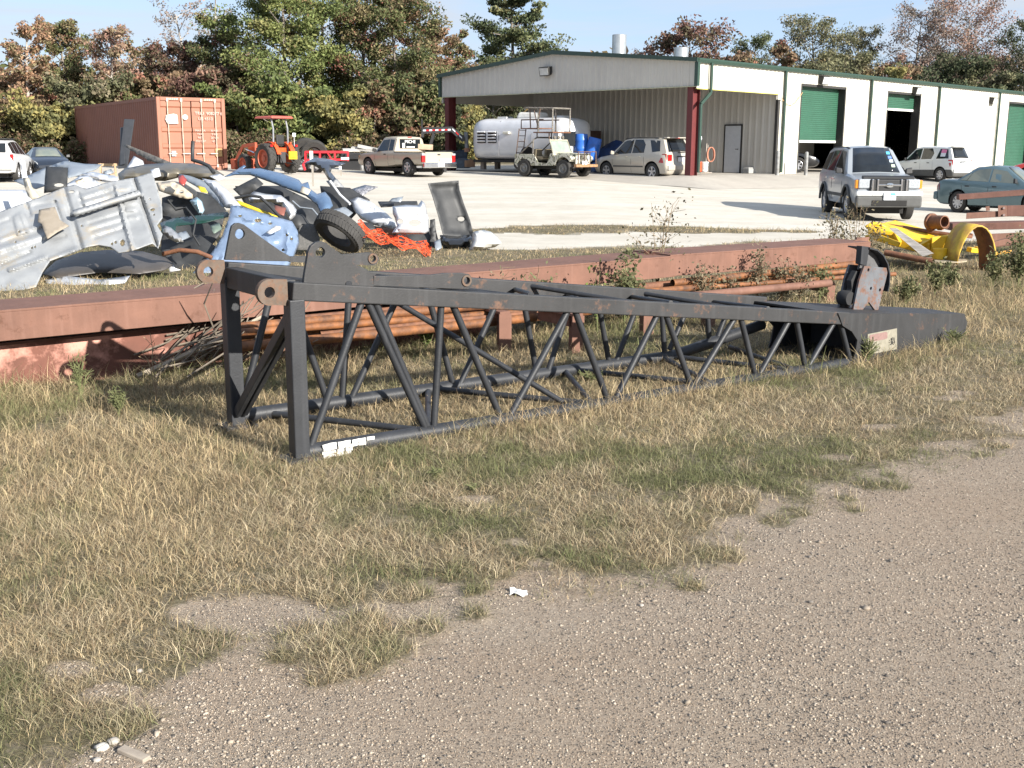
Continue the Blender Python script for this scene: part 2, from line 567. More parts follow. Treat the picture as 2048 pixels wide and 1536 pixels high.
# ------------------------------------------------------------------ loose stones of the road
def stones(name, X, Y, S, cols, label, zoff=0, fine=None):
    t = (1 + 5 ** .5) / 2
    bv = np.array([(-1, t, 0), (1, t, 0), (-1, -t, 0), (1, -t, 0), (0, -1, t), (0, 1, t), (0, -1, -t), (0, 1, -t), (t, 0, -1), (t, 0, 1), (-t, 0, -1), (-t, 0, 1)]) / 1.9
    bf = np.array([(0, 11, 5), (0, 5, 1), (0, 1, 7), (0, 7, 10), (0, 10, 11), (1, 5, 9), (5, 11, 4), (11, 10, 2), (10, 7, 6), (7, 1, 8), (3, 9, 4), (3, 4, 2), (3, 2, 6), (3, 6, 8), (3, 8, 9), (4, 9, 5), (2, 4, 11), (6, 2, 10), (8, 6, 7), (9, 8, 1)])
    n = len(X)
    a = RS.rand(n) * 2 * PI
    ca, sa = np.cos(a), np.sin(a)
    sc = np.stack([.7 + .8 * RS.rand(n), .7 + .6 * RS.rand(n), .45 + .4 * RS.rand(n)], -1) * S[:, None]
    P = bv[None] * (1 + RS.normal(0, .2, (n, 12, 1))) * sc[:, None, :]
    x = P[:, :, 0] * ca[:, None] - P[:, :, 1] * sa[:, None] + X[:, None]
    y = P[:, :, 0] * sa[:, None] + P[:, :, 1] * ca[:, None] + Y[:, None]
    z = P[:, :, 2] + (surf(X, Y) + S * .25 + zoff)[:, None]
    V = np.stack([x, y, z], -1).reshape(-1, 3)
    F = (np.arange(n) * 12)[:, None, None] + bf[None]
    F = F.reshape(-1, 3); C = np.repeat(cols, 12, 0)
    if fine is not None:
        # the small grit: eight-sided grains
        fx, fy, fs_, fc = fine; k = len(fx)
        ov = np.array([(1, 0, 0), (0, 1, 0), (-1, 0, 0), (0, -1, 0), (0, 0, 1), (0, 0, -1)], float)
        of = np.array([(0, 1, 4), (1, 2, 4), (2, 3, 4), (3, 0, 4), (1, 0, 5), (2, 1, 5), (3, 2, 5), (0, 3, 5)])
        th_ = RS.rand(k) * 6.28; c_, s_ = np.cos(th_)[:, None], np.sin(th_)[:, None]
        Q = ov[None] * (fs_[:, None] * (.7 + .7 * RS.rand(k, 6)))[:, :, None]
        q = np.stack([Q[:, :, 0] * c_ - Q[:, :, 1] * s_ + fx[:, None], Q[:, :, 0] * s_ + Q[:, :, 1] * c_ + fy[:, None], Q[:, :, 2] * .7 + (surf(fx, fy) + fs_ * .2)[:, None]], -1).reshape(-1, 3)
        F = np.concatenate([F, ((np.arange(k) * 6)[:, None, None] + of[None]).reshape(-1, 3) + len(V)])
        V = np.concatenate([V, q]); C = np.concatenate([C, np.repeat(fc, 6, 0)])
    o = np_mesh(name, V, F, 3, STONE, C)
    return tag(o, label, 'gravel', kind='stuff')


STONE = attr_mat('loose_stone', .9, spec=.2)
SX, SY = grass_pts(80000, 2.2, 9.0, .62)
k = (m_road(SX, SY) > .3 + .5 * RS.rand(len(SX))) & (fbm(SX * 1.4, SY * 1.4, 81) > .30 + .35 * RS.rand(len(SX)))
SX, SY = SX[k], SY[k]; n = len(SX)
ss = .0022 + .0036 * RS.rand(n) ** 2.4
big = RS.rand(n) < .004
ss = np.where(big, .006 + .006 * RS.rand(n), ss)
v = RS.rand(n)[:, None]
scol = np.where(v < .25, np.array([.13, .115, .10]), np.where(v < .80, np.array([.33, .275, .215]), np.array([.36, .31, .25]))) * (.7 + .5 * RS.rand(n))[:, None]
TX, TY = grass_pts(430000, 2.2, 8.5, .60)
k = (m_road(TX, TY) > .05 + .9 * RS.rand(len(TX))) & (fbm(TX * 1.1, TY * 1.9, 85) > .02 + .52 * RS.rand(len(TX)) ** 1.5)
TX, TY = TX[k], TY[k]; n = len(TX)
ts = (.0012 + .0020 * RS.rand(n) ** 1.8) * (.8 + .08 * TY)
v = RS.rand(n)[:, None]
tcol = np.where(v < .34, np.array([.085, .075, .066]), np.where(v < .82, np.array([.27, .212, .158]), np.array([.42, .365, .295]))) * (.7 + .5 * RS.rand(n))[:, None]
stones('gravel', SX, SY, ss, scol, 'loose grey and tan gravel scattered over the dirt road', fine=(TX, TY, ts, tcol))
# ================================================================== the crane boom section
BO = G(600, 922)
BTH = math.atan2(.59, .81)
BINV = (Matrix.Translation(BO) @ Matrix.Rotation(BTH, 4, 'Z')).inverted()


def bp(px, py, b):
    """a photo pixel on the vertical plane y = b of the boom, in boom coordinates"""
    o = BINV @ Vector((0, 0, CAMH)); d = BINV.to_3x3() @ ray(px, py)
    k = (b - o.y) / d.y
    p = o + d * k
    return (p.x, p.z)


def paint_mat(name, c, rust, amount=.6, rough=.55, scale=3.0, streak=True, sun=None):
    """old steel paint: uneven tone, vertical run marks, rust breaking through"""
    m, t, b, N, L = nt(name)
    b.inputs['Roughness'].default_value = rough; b.inputs['Specular IOR Level'].default_value = .4
    n0 = noise_node(t, scale, 6, .7)
    col = ramp(t, n0.outputs['Fac'], [(.3, tuple(x * .72 for x in c)), (.7, tuple(x * 1.3 for x in c))]).outputs['Color']
    if streak:
        n1 = noise_node(t, 16, 4, .6, stretch=(1, 1, .06))
        f = ramp(t, n1.outputs['Fac'], [(.52, 0.0), (.80, .4)]).outputs['Color']
        col = mixc(t, f, col, tuple(min(1, x * 1.5 + .03) for x in c))
    n2 = noise_node(t, scale * 2.6, 8, .75)
    f = ramp(t, n2.outputs['Fac'], [(amount, 0.0), (amount + .1, .9)]).outputs['Color']
    n3 = noise_node(t, 30, 4, .6)
    rc = ramp(t, n3.outputs['Fac'], [(.3, tuple(x * .55 for x in rust)), (.7, rust)]).outputs['Color']
    L.new(mixc(t, f, col, rc), b.inputs['Base Color'])
    n4 = noise_node(t, 90, 3, .6)
    bumpn(t, b, n4.outputs['Fac'], .25, .004)
    return m


BLACK = paint_mat('black_boom_paint', (.023, .0245, .028), (.15, .075, .042), .68, .5)
BLACKR = paint_mat('rust_worn_black_paint', (.027, .027, .028), (.15, .08, .05), .57, .6)
LUGM = paint_mat('bare_rusty_lug', (.095, .068, .05), (.15, .08, .048), .48, .7, 8)
DARKIN = mat('dark_rubber', (.018, .018, .019), rough=.8)
WHITEFLAKE = mat('flaking_white_paint', (.78, .77, .74), (.6, .58, .54), rough=.7, scale=25)

boom = thing('crane_boom_section', 'long black steel lattice boom section lying in the dry grass', 'crane boom', BO, BTH)
BW = .86          # width between the near and the far side
SJ = 4.42         # where the tip box begins


def ztop(s, b=0): return .905 - .1205 * s + .03 * b / BW
def wb(s): return BW - .05 * s / SJ


def q3(px, py, b):
    s, z = bp(px, py, b); return Vector((s, b, z))


# chords
CH = .095
for b0, b1, nm in ((0, 0, 'top_chord'), (BW, wb(SJ), 'top_chord')):
    MB().bar((-.02, b0, ztop(0, b0)), (SJ + .1, b1, ztop(SJ, b1)), .075, CH).build(nm, BLACKR, boom, bevel=.007)
MB().path([(-.02, 0, .04), (2, 0, .022), (SJ + .15, 0, .018)], .043, 14).build('bottom_chord', BLACK, boom, smooth=60)
MB().path([(-.02, BW, .065), (1.5, BW, .06), (3.5, wb(3.5), .06), (4.1, wb(4.1), .15), (SJ + .1, wb(SJ), .22)], .043, 14).build('bottom_chord', BLACK, boom, smooth=60)
# end frame
for b in (0, BW):
    o = MB().box((0, b, .43 + .015 * b), (.085, .085, .86 + .03 * b)).build('post', BLACK, boom, bevel=.006)
    MB().box((0, b, .015), (.20, .16, .02)).build('foot_plate', BLACKR, o)
MB().bar((0, .04, ztop(0) - .01), (0, BW - .04, ztop(0) - .01), .07, .12).build('end_crossbar', BLACKR, boom, bevel=.006)
MB().bar((-.012, .05, .76), (-.012, BW - .05, .10), .03, .055).bar((.03, .05, .76), (.03, BW - .05, .10), .03, .055).build('diagonal_brace', BLACK, boom, bevel=.004)
# lugs on the end of the top chords
for b in (-.005, BW - .03):
    zc = ztop(0, b)
    pl = [(.0, zc - .075), (.0, zc + .06)] + circ(-.095, zc, .068, 14, 75, 285)
    MB().plate(pl, .035, lambda u, v, w_, b=b: (u - .035, b + w_, v), [circ(-.098, zc, .029, 14)]).build('pin_lug', LUGM, boom)
# gusset plates standing on the top chords, with their long foot bars and eyes
for b, pts, hole, rh in (
    (-.012, [(607, 571), (609, 552), (617, 503), (622, 492), (631, 485), (642, 482), (653, 486), (663, 494), (688, 512), (712, 529), (735, 539), (747, 551), (748, 574)], (641, 505), .026),
    (BW - .012, [(450, 520), (453, 505), (461, 463), (464, 452), (471, 446.5), (479, 446), (488, 449), (496, 455), (530, 480), (560, 501), (581, 513), (581, 523)], (480, 468), .029)):
    pl = [bp(x, y, b) for x, y in pts]
    hc = bp(hole[0], hole[1], b)
    MB().plate(pl, .025, lambda u, v, w_, b=b: (u, b + w_, v), [circ(hc[0], hc[1], rh, 18)]).build('gusset_plate', BLACKR, boom, bevel=.003)
for b, pts, hole in ((-.012, [(747, 572), (748, 552), (800, 552), (862, 550), (890, 546.5), (925, 546), (938, 548), (944, 555), (943, 570), (938, 579)], (932.5, 561)),
                     (BW - .012, [(580, 524), (581, 513), (640, 512), (700, 508), (740, 505), (752, 508), (758, 516), (755, 526), (748, 531)], (745, 517))):
    pl = [bp(x, y, b) for x, y in pts]
    hc = bp(hole[0], hole[1], b)
    o = MB().plate(pl, .025, lambda u, v, w_, b=b: (u, b + w_, v), [circ(hc[0], hc[1], .021, 14)]).build('eye_bar', BLACKR, boom, bevel=.003)
    ring = circ(hc[0], hc[1], .033, 16)
    MB().plate(ring, .008, lambda u, v, w_, b=b: (u, b - .008 + w_, v), [circ(hc[0], hc[1], .0212, 16)]).build('eye_boss', LUGM, o)


# lacing tubes
def lace(p0, p1, r=.021):
    p0 = Vector(p0); p1 = Vector(p1)
    d = (p1 - p0).normalized()
    m = MB().path([p0 - d * .03, p0 + d * .07, p1 - d * .07, p1 + d * .03], r, 10)
    return m.build('lacing_tube', BLACK, boom, smooth=60)


near = [(722, 605, 621, 915), (737, 605, 851, 885), (752, 607, 856, 876), (882, 612, 868, 874), (908, 613, 1000, 850), (1133, 626, 1022, 850), (1152, 627, 1213, 818), (1312, 634, 1233, 812),
        (1334, 636, 1380, 790), (1466, 642, 1390, 788), (1483, 643, 1508, 766), (1575, 648, 1520, 764), (1594, 649, 1608, 750), (1664, 652, 1618, 748), (1682, 653, 1697, 730)]
for x0, y0, x1, y1 in near:
    a = bp(x0, y0, 0); c = bp(x1, y1, 0)
    lace((a[0], 0, ztop(a[0]) - .05), (c[0], 0, .06))
far = [(552, 575, 487, 820), (575, 580, 662, 775), (703, 600, 690, 785), (806, 605, 708, 798), (856, 610, 912, 764), (1002, 615, 925, 757), (1046, 622, 1078, 722), (1143, 628, 1100, 722),
       (1195, 628, 1222, 712), (1275, 632, 1235, 708), (1320, 640, 1332, 692), (1374, 640, 1344, 690), (1410, 645, 1420, 675), (1452, 650, 1434, 672)]
for x0, y0, x1, y1 in far:
    s = bp(x0, y0, BW - .03)[0]; s1 = bp(x1, y1, BW - .05)[0]
    lace((s, wb(s), ztop(s, BW) - .05), (s1, wb(s1), .07 if s1 < 3.5 else .14))
tn = [.15, .75, 1.35, 1.95, 2.5, 3.0, 3.45, 3.85, 4.2]
for k in range(len(tn) - 1):
    s0, s1 = tn[k] + .05, tn[k + 1] - .03
    b0, b1 = (.0, wb(s1)) if k % 2 else (wb(s0), .0)
    lace((s0, b0, ztop(s0) + .005), (s1, b1, ztop(s1) + .005), .019)
    lace((s0, b0, .06), (s1, b1, .06), .019)
    lace((s0 + .12, wb(s0) - b0 if b0 else wb(s0), ztop(s0, BW) + .008), (s1 + .1, wb(s1) - b1 if b1 else wb(s1), ztop(s1) + .008), .016) if k < 7 else None
# cross brace inside the frame (dark X seen between the chords)
lace((1.0, wb(1.0), ztop(1.0) - .06), (1.75, .0, .10), .018)

# the tip box: a tapered hollow box, open at the inner end
ST = 6.5
w1 = wb(SJ)
ym, yw = w1 / 2, .2
zt0, zt1 = ztop(SJ) + .055, .22
zb0, zb1 = .005, .01
tb = MB()
out = pa = [bp(1690, 627, -.05), bp(1712, 650, -.05), bp(1727, 668, -.05), bp(1733, 690, -.05), bp(1731, 716, -.05)]
s_in = [p[0] for p in pa]
# near and far cheeks: outline with the curved cut-out
cheek = [(SJ - .05, zt0), (SJ + .02, zt0 - .10), (SJ + .16, zt0 - .16), (SJ + .25, .19), (SJ + .23, .08), (SJ + .2, zb0), (ST - .12, zb1), (ST, .06), (ST + .02, .13), (ST - .05, zt1)]


def yedge(s, side):
    f = (s - SJ) / (ST - SJ)
    h = (w1 / 2 + .045) * (1 - f) + yw * f
    return ym - h * side


for side in (1, -1):
    MB().plate(cheek, .014, lambda u, v, w_, side=side: (u, yedge(u, side) + w_ * side, v)).build('cheek_plate', BLACKR if side == 1 else BLACK, boom)
tp = MB()
tp.hexa([(SJ - .05, yedge(SJ, 1), zt0 - .014), (ST - .05, yedge(ST, 1), zt1 - .014), (ST - .05, yedge(ST, -1), zt1 - .014), (SJ - .05, yedge(SJ, -1), zt0 - .014)],
        [(SJ - .05, yedge(SJ, 1), zt0 + .001), (ST - .05, yedge(ST, 1), zt1 + .001), (ST - .05, yedge(ST, -1), zt1 + .001), (SJ - .05, yedge(SJ, -1), zt0 + .001)])
tp.build('top_plate', BLACKR, boom)
tp = MB()
tp.hexa([(ST - .05, yedge(ST, 1) + .014, .05), (ST + .02, yedge(ST, 1) + .014, .12), (ST + .02, yedge(ST, -1) - .014, .12), (ST - .05, yedge(ST, -1) - .014, .05)],
        [(ST - .05, yedge(ST, 1) + .014, zt1), (ST + .03, yedge(ST, 1) + .014, .14), (ST + .03, yedge(ST, -1) - .014, .14), (ST - .05, yedge(ST, -1) - .014, zt1)])
tp.build('nose_plate', BLACK, boom)
MB().box((SJ + .5, ym, .02), (.8, w1 * .8, .02)).build('bottom_plate', BLACK, boom)
MB().box((SJ + .62, ym, .17), (.02, w1 * .78, .3)).build('bulkhead', BLACK, boom)
# maker's plate on the near cheek
lb = [bp(x, y, -.052) for x, y in ((1746, 670), (1816, 660), (1817, 702), (1745, 712))]
f = lambda u, v, w_: (u, yedge(u, 1) - .003 - w_, v)
pm = mat('faded_yellow_plate', (.25, .23, .18), (.19, .175, .135), rough=.6, scale=30)
pl_o = MB().plate(lb, .003, f).build('data_plate', pm, boom)


def lerp2(a, b, t_): return (a[0] + (b[0] - a[0]) * t_, a[1] + (b[1] - a[1]) * t_)


def plq(u, v): return lerp2(lerp2(lb[0], lb[1], u), lerp2(lb[3], lb[2], u), v)


f2 = lambda u, v, w_: (u, yedge(u, 1) - .0062 - w_, v)
MB().plate([plq(*p) for p in ((.05, .12), (.08, .06), (.62, .06), (.66, .12), (.66, .34), (.62, .4), (.08, .4), (.05, .34))], .002, f2).build('plate_window', mat('faded_pink_panel', (.24, .15, .135), rough=.5, scale=40), pl_o)
mk = MB()
for (u0, v0, u1, v1) in ((.78, .4, .86, .75), (.72, .5, .9, .47), (.74, .72, .92, .62), (.83, .38, .78, .74), (.71, .60, .86, .56), (.88, .40, .90, .70)):
    a, c = plq(u0, v0), plq(u1, v1)
    mk.bar((a[0], yedge(a[0], 1) - .008, a[1]), (c[0], yedge(c[0], 1) - .008, c[1]), .003, .007, up=(0, 1, 0))
mk.build('plate_mark', mat('plate_ink', (.03, .03, .03)), pl_o)
# flaking white patch near the foot
wp = MB()
RW = random.Random(3)
for r in range(4):
    for c in range(7 - (r > 0) - (r > 1) * 2):
        if RW.random() < .12: continue
        s = .13 + c * .044 + RW.uniform(-.006, .006)
        z = .070 - r * .020 + RW.uniform(-.002, .002)
        wp.box((s, -.045 - (.004 if r < 2 else .001), z), (RW.uniform(.034, .046), .006, RW.uniform(.014, .019)), rotm(RW.uniform(-.1, .1), RW.uniform(-.08, .08), RW.uniform(-.04, .04)))
wp.build('white_paint_flakes', WHITEFLAKE, boom)

# the sheave bracket standing on the tip box
sb = SJ + .42
yb_ = .30
Z0 = zt0 - .03


def bk(px, py): return bp(px, py, yb_)


bpts = [bk(x, y) for x, y in ((1706, 623), (1719, 560), (1729, 532), (1777, 536), (1772, 560), (1764, 590), (1757, 619), (1752, 623), (1738, 604), (1727, 618), (1722, 624))]
holes = [circ(*bk(x, y), .014, 10) for x, y in ((1737, 540), (1742, 577), (1760, 580))]
BRK = paint_mat('rust_patched_grey_plate', (.10, .105, .115), (.17, .08, .048), .49, .65, 3.5, False)
MB().plate(bpts, .02, lambda u, v, w_: (u, yb_ + w_, v), holes).build('sheave_bracket', BRK, boom, bevel=.002)
MB().plate(bpts, .02, lambda u, v, w_: (u, yb_ + .14 + w_, v)).build('sheave_bracket', BRK, boom, bevel=.002)
# guard: a curved hood over the sheave
arc = [bk(x, y) for x, y in ((1737, 496), (1752, 500), (1764, 510), (1773, 527), (1777, 548), (1776, 570), (1773, 583))]
hood = MB()
rows = []
for s, z in arc: rows.append([(s, yb_ - .015, z), (s, yb_ + .20, z)])
hood.grid(rows)
hood.build('sheave_guard', BLACK, boom, solid=.012)
sp = [bk(1737, 496), bk(1752, 500), bk(1764, 510), bk(1771, 527), bk(1772, 545), bk(1729, 540)]
MB().plate(sp, .01, lambda u, v, w_: (u, yb_ + .06 + w_, v)).build('sheave', mat('worn_grey_sheave', (.10, .10, .105), (.05, .05, .05), rough=.6, scale=12), boom)
bar = [bk(x, y) for x, y in ((1724, 492), (1739, 494), (1733, 532), (1721, 528))]
MB().plate(bar, .05, lambda u, v, w_: (u, yb_ + w_, v)).build('guard_side_plate', BLACK, boom)
rc = bk(1707, 598)
ar = [bk(x, y) for x, y in ((1723, 543), (1731, 545), (1722, 600), (1712, 612), (1704, 600), (1714, 580), (1713, 563))]
MB().plate(ar, .05, lambda u, v, w_: (u, yb_ + .05 + w_, v)).build('rope_guide_arm', DARKIN, boom, bevel=.004)
MB().lathe([(.0, 0), (.055, 0), (.062, .02), (.062, .08), (.055, .1), (0, .1)], 18, Matrix.Translation((rc[0], yb_ + .03, rc[1]))).build('rope_roller', DARKIN, boom, smooth=40)
# yellow chain stub at the nose
MB().path([(ST + .01, ym, .12), (ST + .10, ym - .03, .10), (ST + .16, ym - .02, .03)], .018, 8).build('nose_hook', mat('orange_hook_paint', (.55, .28, .05), (.3, .14, .05), scale=20), boom, smooth=60)
# ================================================================== rusty steel lying behind the boom
OXIDE = paint_mat('red_oxide_primer', (.15, .074, .051), (.12, .052, .03), .58, .75, 1.6, True)
OXIDE_D = paint_mat('dark_oxide_primer', (.115, .05, .036), (.10, .04, .025), .55, .75, 2)
RUST = mat('orange_pipe_rust', (.235, .088, .026), (.07, .03, .014), rough=.7, scale=9, bump=.2, stretch=(1, 1, 1))
RUSTB = mat('brown_rust', (.20, .085, .042), (.10, .045, .026), rough=.8, scale=14, bump=.3)
PEEL = mat('peeling_pink_primer', (.16, .06, .04), (.11, .045, .03), rough=.8, scale=3, dirt=(.52, .26, .20), dirtlo=.5)


def girder(name, label, p0, p1, depth, h, t=.016, group=None, stiff=(), bulb=True):
    """capped channel: top plate, front and back lips, open at the ends"""
    d = (p1 - p0); ln = d.length
    th = thing(name, label, 'steel girder', p0, 0, group, rot=d.to_track_quat('X', 'Z').to_euler())
    MB().box((ln / 2, depth / 2, -t / 2), (ln, depth, t)).build('top_plate', OXIDE, th, bevel=.003)
    MB().box((ln / 2, t / 2, -h / 2 - t / 2), (ln - .004, t, h - t)).build('front_flange', OXIDE, th, bevel=.003)
    MB().box((ln / 2, depth - t / 2, -h / 2 - t / 2), (ln - .004, t, h - t)).build('back_flange', OXIDE_D, th)
    w_ = MB()
    for x in stiff: MB().box((x, depth / 2, -h / 2 - t / 2), (.012, depth - 2 * t - .004, h - t - .004)).build('stiffener_plate', OXIDE, th)
    return th


# long capped girder: two lengths, the right one ends beside the boom tip
gA = A(-500, 662, 6.35); gA.z = .565
gB = A(1352, 509, 10.72); gB.z = .612
gC = A(1742, 485, 12.35); gC.z = .625
gB2 = gB + Vector((-.06, -.045, .012))
ga = girder('rusty_girder', 'long red oxide girder lying behind the boom from the left edge', gA, gB, .56, .205, group='rusty girders behind the boom', stiff=(1.5, 4))
gb = girder('rusty_girder', 'red oxide girder length with open end beside the boom tip', gB2, gC, .56, .21, group='rusty girders behind the boom', stiff=(2.4, 2.7))
# the open end: an inner web and a loose plate on it
dv = (gC - gB2).normalized()
e = MB(); L_ = (gC - gB2).length
e.hexa([(L_ - .35, .05, -.2), (L_ + .05, .20, -.2), (L_ + .05, .22, -.2), (L_ - .35, .07, -.2)], [(L_ - .35, .05, -.02), (L_ + .10, .20, .03), (L_ + .10, .22, .03), (L_ - .35, .07, -.02)])
e.hexa([(L_ + .08, .26, -.2), (L_ + .26, .26, -.2), (L_ + .26, .28, -.2), (L_ + .08, .28, -.2)], [(L_ + .08, .26, .02), (L_ + .30, .26, .02), (L_ + .30, .28, .02), (L_ + .08, .28, .02)])
e.build('end_plate', OXIDE, gb)
# a bracket lug sticking up at the joint
MB().hexa([(L_ * 0 - .14, .3, -.05), (.0, .1, -.05), (.02, .12, -.05), (-.12, .32, -.05)], [(-.14, .3, .04), (.0, .1, .0), (.02, .12, .0), (-.12, .32, .04)]).build('joint_bracket', OXIDE_D, ga, loc=((gB - gA).length, 0, 0))
# beam under it at the left, peeling to pink
ln = (gB - gA)
d2 = ln.normalized()
q0 = gA + Vector((0, .10, 0)); q0.z = .0
beam = thing('peeling_beam', 'brown steel beam with peeling pink primer under the girder at the left', 'steel beam', gA + Vector((.02, .24, -.575)), 0, rot=ln.to_track_quat('X', 'Z').to_euler())
bl = 5.15
MB().box((bl / 2, .03, .155), (bl, .02, .31)).build('web', PEEL, beam)
MB().box((bl / 2, .17, .32), (bl, .34, .018)).build('upper_flange', OXIDE_D, beam)
MB().box((bl / 2, .17, -.009), (bl, .34, .018)).build('lower_flange', OXIDE_D, beam)
# trestles that carry the girder further right (mostly hidden) and the pipes
def trestle(px, py, label, h=.30, w=.55, n=0):
    b = G(px, py)
    th = thing('steel_trestle', label, 'trestle', b, math.atan2(dv.y, dv.x), 'short steel trestles under the rusty pipes')
    MB().box((0, 0, h / 2 - .03), (.12, .012, h + .06)).box((.0, .06, h / 2 - .03), (.012, .11, h + .06)).build('upright', OXIDE, th)
    MB().box((0, w / 2, h + .01), (.10, w, .02)).box((0, w / 2, h - .05), (.012, w, .10)).build('crossarm', OXIDE, th)
    return th


for k, (px, py, l, h) in enumerate(((566, 728, 'dark rusty trestle nearest the boom end frame', .26), (1010, 700, 'rusty trestle post between two lacing tubes at mid boom', .30), (1155, 706, 'tall rusty trestle post right of the mid boom trestle', .30),
                               (1296, 672, 'rusty trestle post behind the far bottom chord', .28), (1660, 608, 'rusty trestle at the far right end of the pipes', .22), (1420, 655, 'low rusty trestle between the right hand trestles', .24))):
    trestle(px, py, l, h)


def pipe(p0, p1, r, label, mt=RUST, sag=0, group='rusty pipes on the trestles', cat='pipe', name='rusty_pipe'):
    p0 = Vector(p0); p1 = Vector(p1)
    th = p0.copy()
    d = p1 - p0
    n = 8
    pts = [Vector((0, 0, 0)) + d * (i / n) + Vector((0, 0, -sag * math.sin(PI * i / n))) for i in range(n + 1)]
    r *= .78
    m = MB().path(pts, r, 12, cap=False).path(pts, r * .86, 12, cap=False)
    o = m.build(name, mt, smooth=60)
    o.location = th
    return tag(o, label, cat, group)


def AY(px, py, Y): return A(px, py, Y)


pipe(AY(462, 695, 7.62), AY(1180, 622, 9.7), .048, 'thick orange rusty pipe lowest on the trestles', sag=.01)
pipe(AY(466, 655, 7.75), AY(1430, 572, 10.8), .042, 'bright orange rusty pipe topmost at its left end')
pipe(AY(466, 666, 7.68), AY(1190, 612, 9.9), .036, 'orange rusty pipe second from the top at the left end')
pipe(AY(470, 677, 7.8), AY(1330, 590, 10.6), .03, 'thin rusty pipe between the thick pipes')
pipe(AY(700, 632, 8.6), AY(1345, 568, 10.75), .05, 'brown rusty pipe lying under the girder front', RUSTB)
pipe(AY(1345, 566, 10.55), AY(1735, 525, 12.2), .045, 'orange pipe under the right girder, open end showing')
pipe(AY(1290, 572, 10.6), AY(1740, 540, 12.1), .035, 'second orange pipe under the right girder')
pipe(AY(1180, 590, 10.15), AY(1790, 548, 12.0), .03, 'long thin orange pipe reaching past the sheave bracket')
pipe(AY(1230, 606, 9.9), AY(1660, 566, 11.4), .05, 'thick pale red pipe resting on the last trestle', OXIDE)

pipe(AY(468, 686, 7.9), AY(1260, 604, 10.2), .03, 'dark brown pipe fourth from the top at the left end', RUSTB)
pipe(AY(560, 640, 8.2), AY(1100, 590, 9.9), .03, 'thin brown pipe just under the girder lip', RUSTB)
pipe(AY(640, 668, 8.15), AY(1340, 598, 10.3), .026, 'thin dark pipe above the thick lowest pipe', RUSTB)
pipe(AY(1200, 600, 10.2), AY(1700, 545, 12.0), .026, 'thin dark pipe between the orange pipes at the right girder', RUSTB)
# ------------------------------------------------------------------ heap on the right: yellow frame, rusty steel
YEL = mat('yellow_machine_paint', (.72, .46, .02), (.58, .33, .015), rough=.45, scale=5, dirt=(.16, .10, .04), dirtlo=.66)
yo = G(1830, 536)
yf = thing('yellow_machine_frame', 'bright yellow cast machine frame among the rusty steel at right', 'machine frame', yo, R(-8))
yi = (Matrix.Translation(yo) @ Matrix.Rotation(R(-8), 4, 'Z')).inverted()


def Y3(px, py, dy): return yi @ A(px, py, yo.y + dy)


m = MB()
P = lambda *a: Y3(*a)
# two long deck plates with a stepped edge
m.hexa([P(1735, 478, .5), P(1860, 512, .0), P(1905, 500, .5), P(1790, 462, 1.1)], [P(1735, 452, .5), P(1860, 488, .0), P(1905, 474, .5), P(1790, 440, 1.1)])
m.build('deck', YEL, yf, bevel=.012)
m = MB()
m.hexa([P(1862, 503, -.15), P(1895, 500, -.15), P(1897, 497, .15), P(1866, 500, .15)], [P(1864, 474, -.15), P(1898, 471, -.15), P(1900, 469, .15), P(1868, 472, .15)])
m.build('bracket_box', YEL, yf, bevel=.01)
cy = P(1880, 506, -.22)
MB().tube(cy + Vector((0, 0, -.09)), cy + Vector((0, 0, .07)), .10, n=18).build('hub', YEL, yf, smooth=40, bevel=.01)
MB().tube(cy + Vector((0, 0, -.10)), cy + Vector((0, 0, -.085)), .36, n=28).build('base_ring', mat('dusty_pale_ring', (.42, .36, .26), (.2, .16, .1), rough=.8, scale=18), yf, smooth=40)
m = MB()
for (a, b_) in (((1738, 459, .4), (1790, 468, .3)), ((1790, 468, .3), (1800, 487, .1)), ((1760, 474, .3), (1800, 489, .05)), ((1838, 494, .0), (1868, 478, .1)), ((1735, 470, .5), (1735, 490, .5))):
    MB().bar(P(*a), P(*b_), .05, .06).build('rib', YEL, yf, bevel=.008)
MB().path([P(1732, 455, .6), P(1745, 447, .6), P(1760, 449, .6), P(1775, 458, .6)], .03, 8).build('casting_edge', YEL, yf, smooth=60)
tag(MB().hexa([A(1845, 513, yo.y - .35), A(1866, 507, yo.y - .35), A(1868, 507, yo.y - .33), A(1847, 513, yo.y - .33)], [A(1778, 457, yo.y + .1), A(1792, 457, yo.y + .1), A(1793, 456, yo.y + .13), A(1780, 456, yo.y + .13)]).build(
    'weathered_board', mat('grey_weathered_wood', (.27, .25, .23), (.15, .14, .13), rough=.9, scale=5, stretch=(1, 1, 8)), bevel=.004), 'grey weathered board leaning across the yellow frame', 'board')
tag(pipe(A(1770, 505, yo.y - .1), A(1866, 524, yo.y - .55), .055, 'x', RUSTB), 'thick dark rusty pipe on the weeds below the yellow frame', 'pipe')
tag(pipe(A(1755, 448, yo.y + .9), A(1902, 470, yo.y + .35), .04, 'x', RUSTB), 'toothed brown rusty bar lying along the yellow frame', 'bar')['group'] = 'rusty scrap on the yellow frame'
for px, py, r, ln_, lb_ in ((1862, 444, .125, .26, 'large rusty flanged collar on top of the yellow frame'), (1880, 449, .085, .12, 'small rusty ring collar beside the large collar')):
    c = A(px, py, yo.y + .5)
    th = thing('rusty_collar', lb_, 'pipe collar', c, R(25), 'rusty collars on the yellow frame', rot=(R(4), R(8), R(205)))
    MB().lathe([(r * .62, -.012), (r, -.012), (r, .03), (r * .78, .03), (r * .72, ln_), (r * .6, ln_), (r * .62, -.012)], 26).build('sleeve', RUSTB, th, smooth=40)
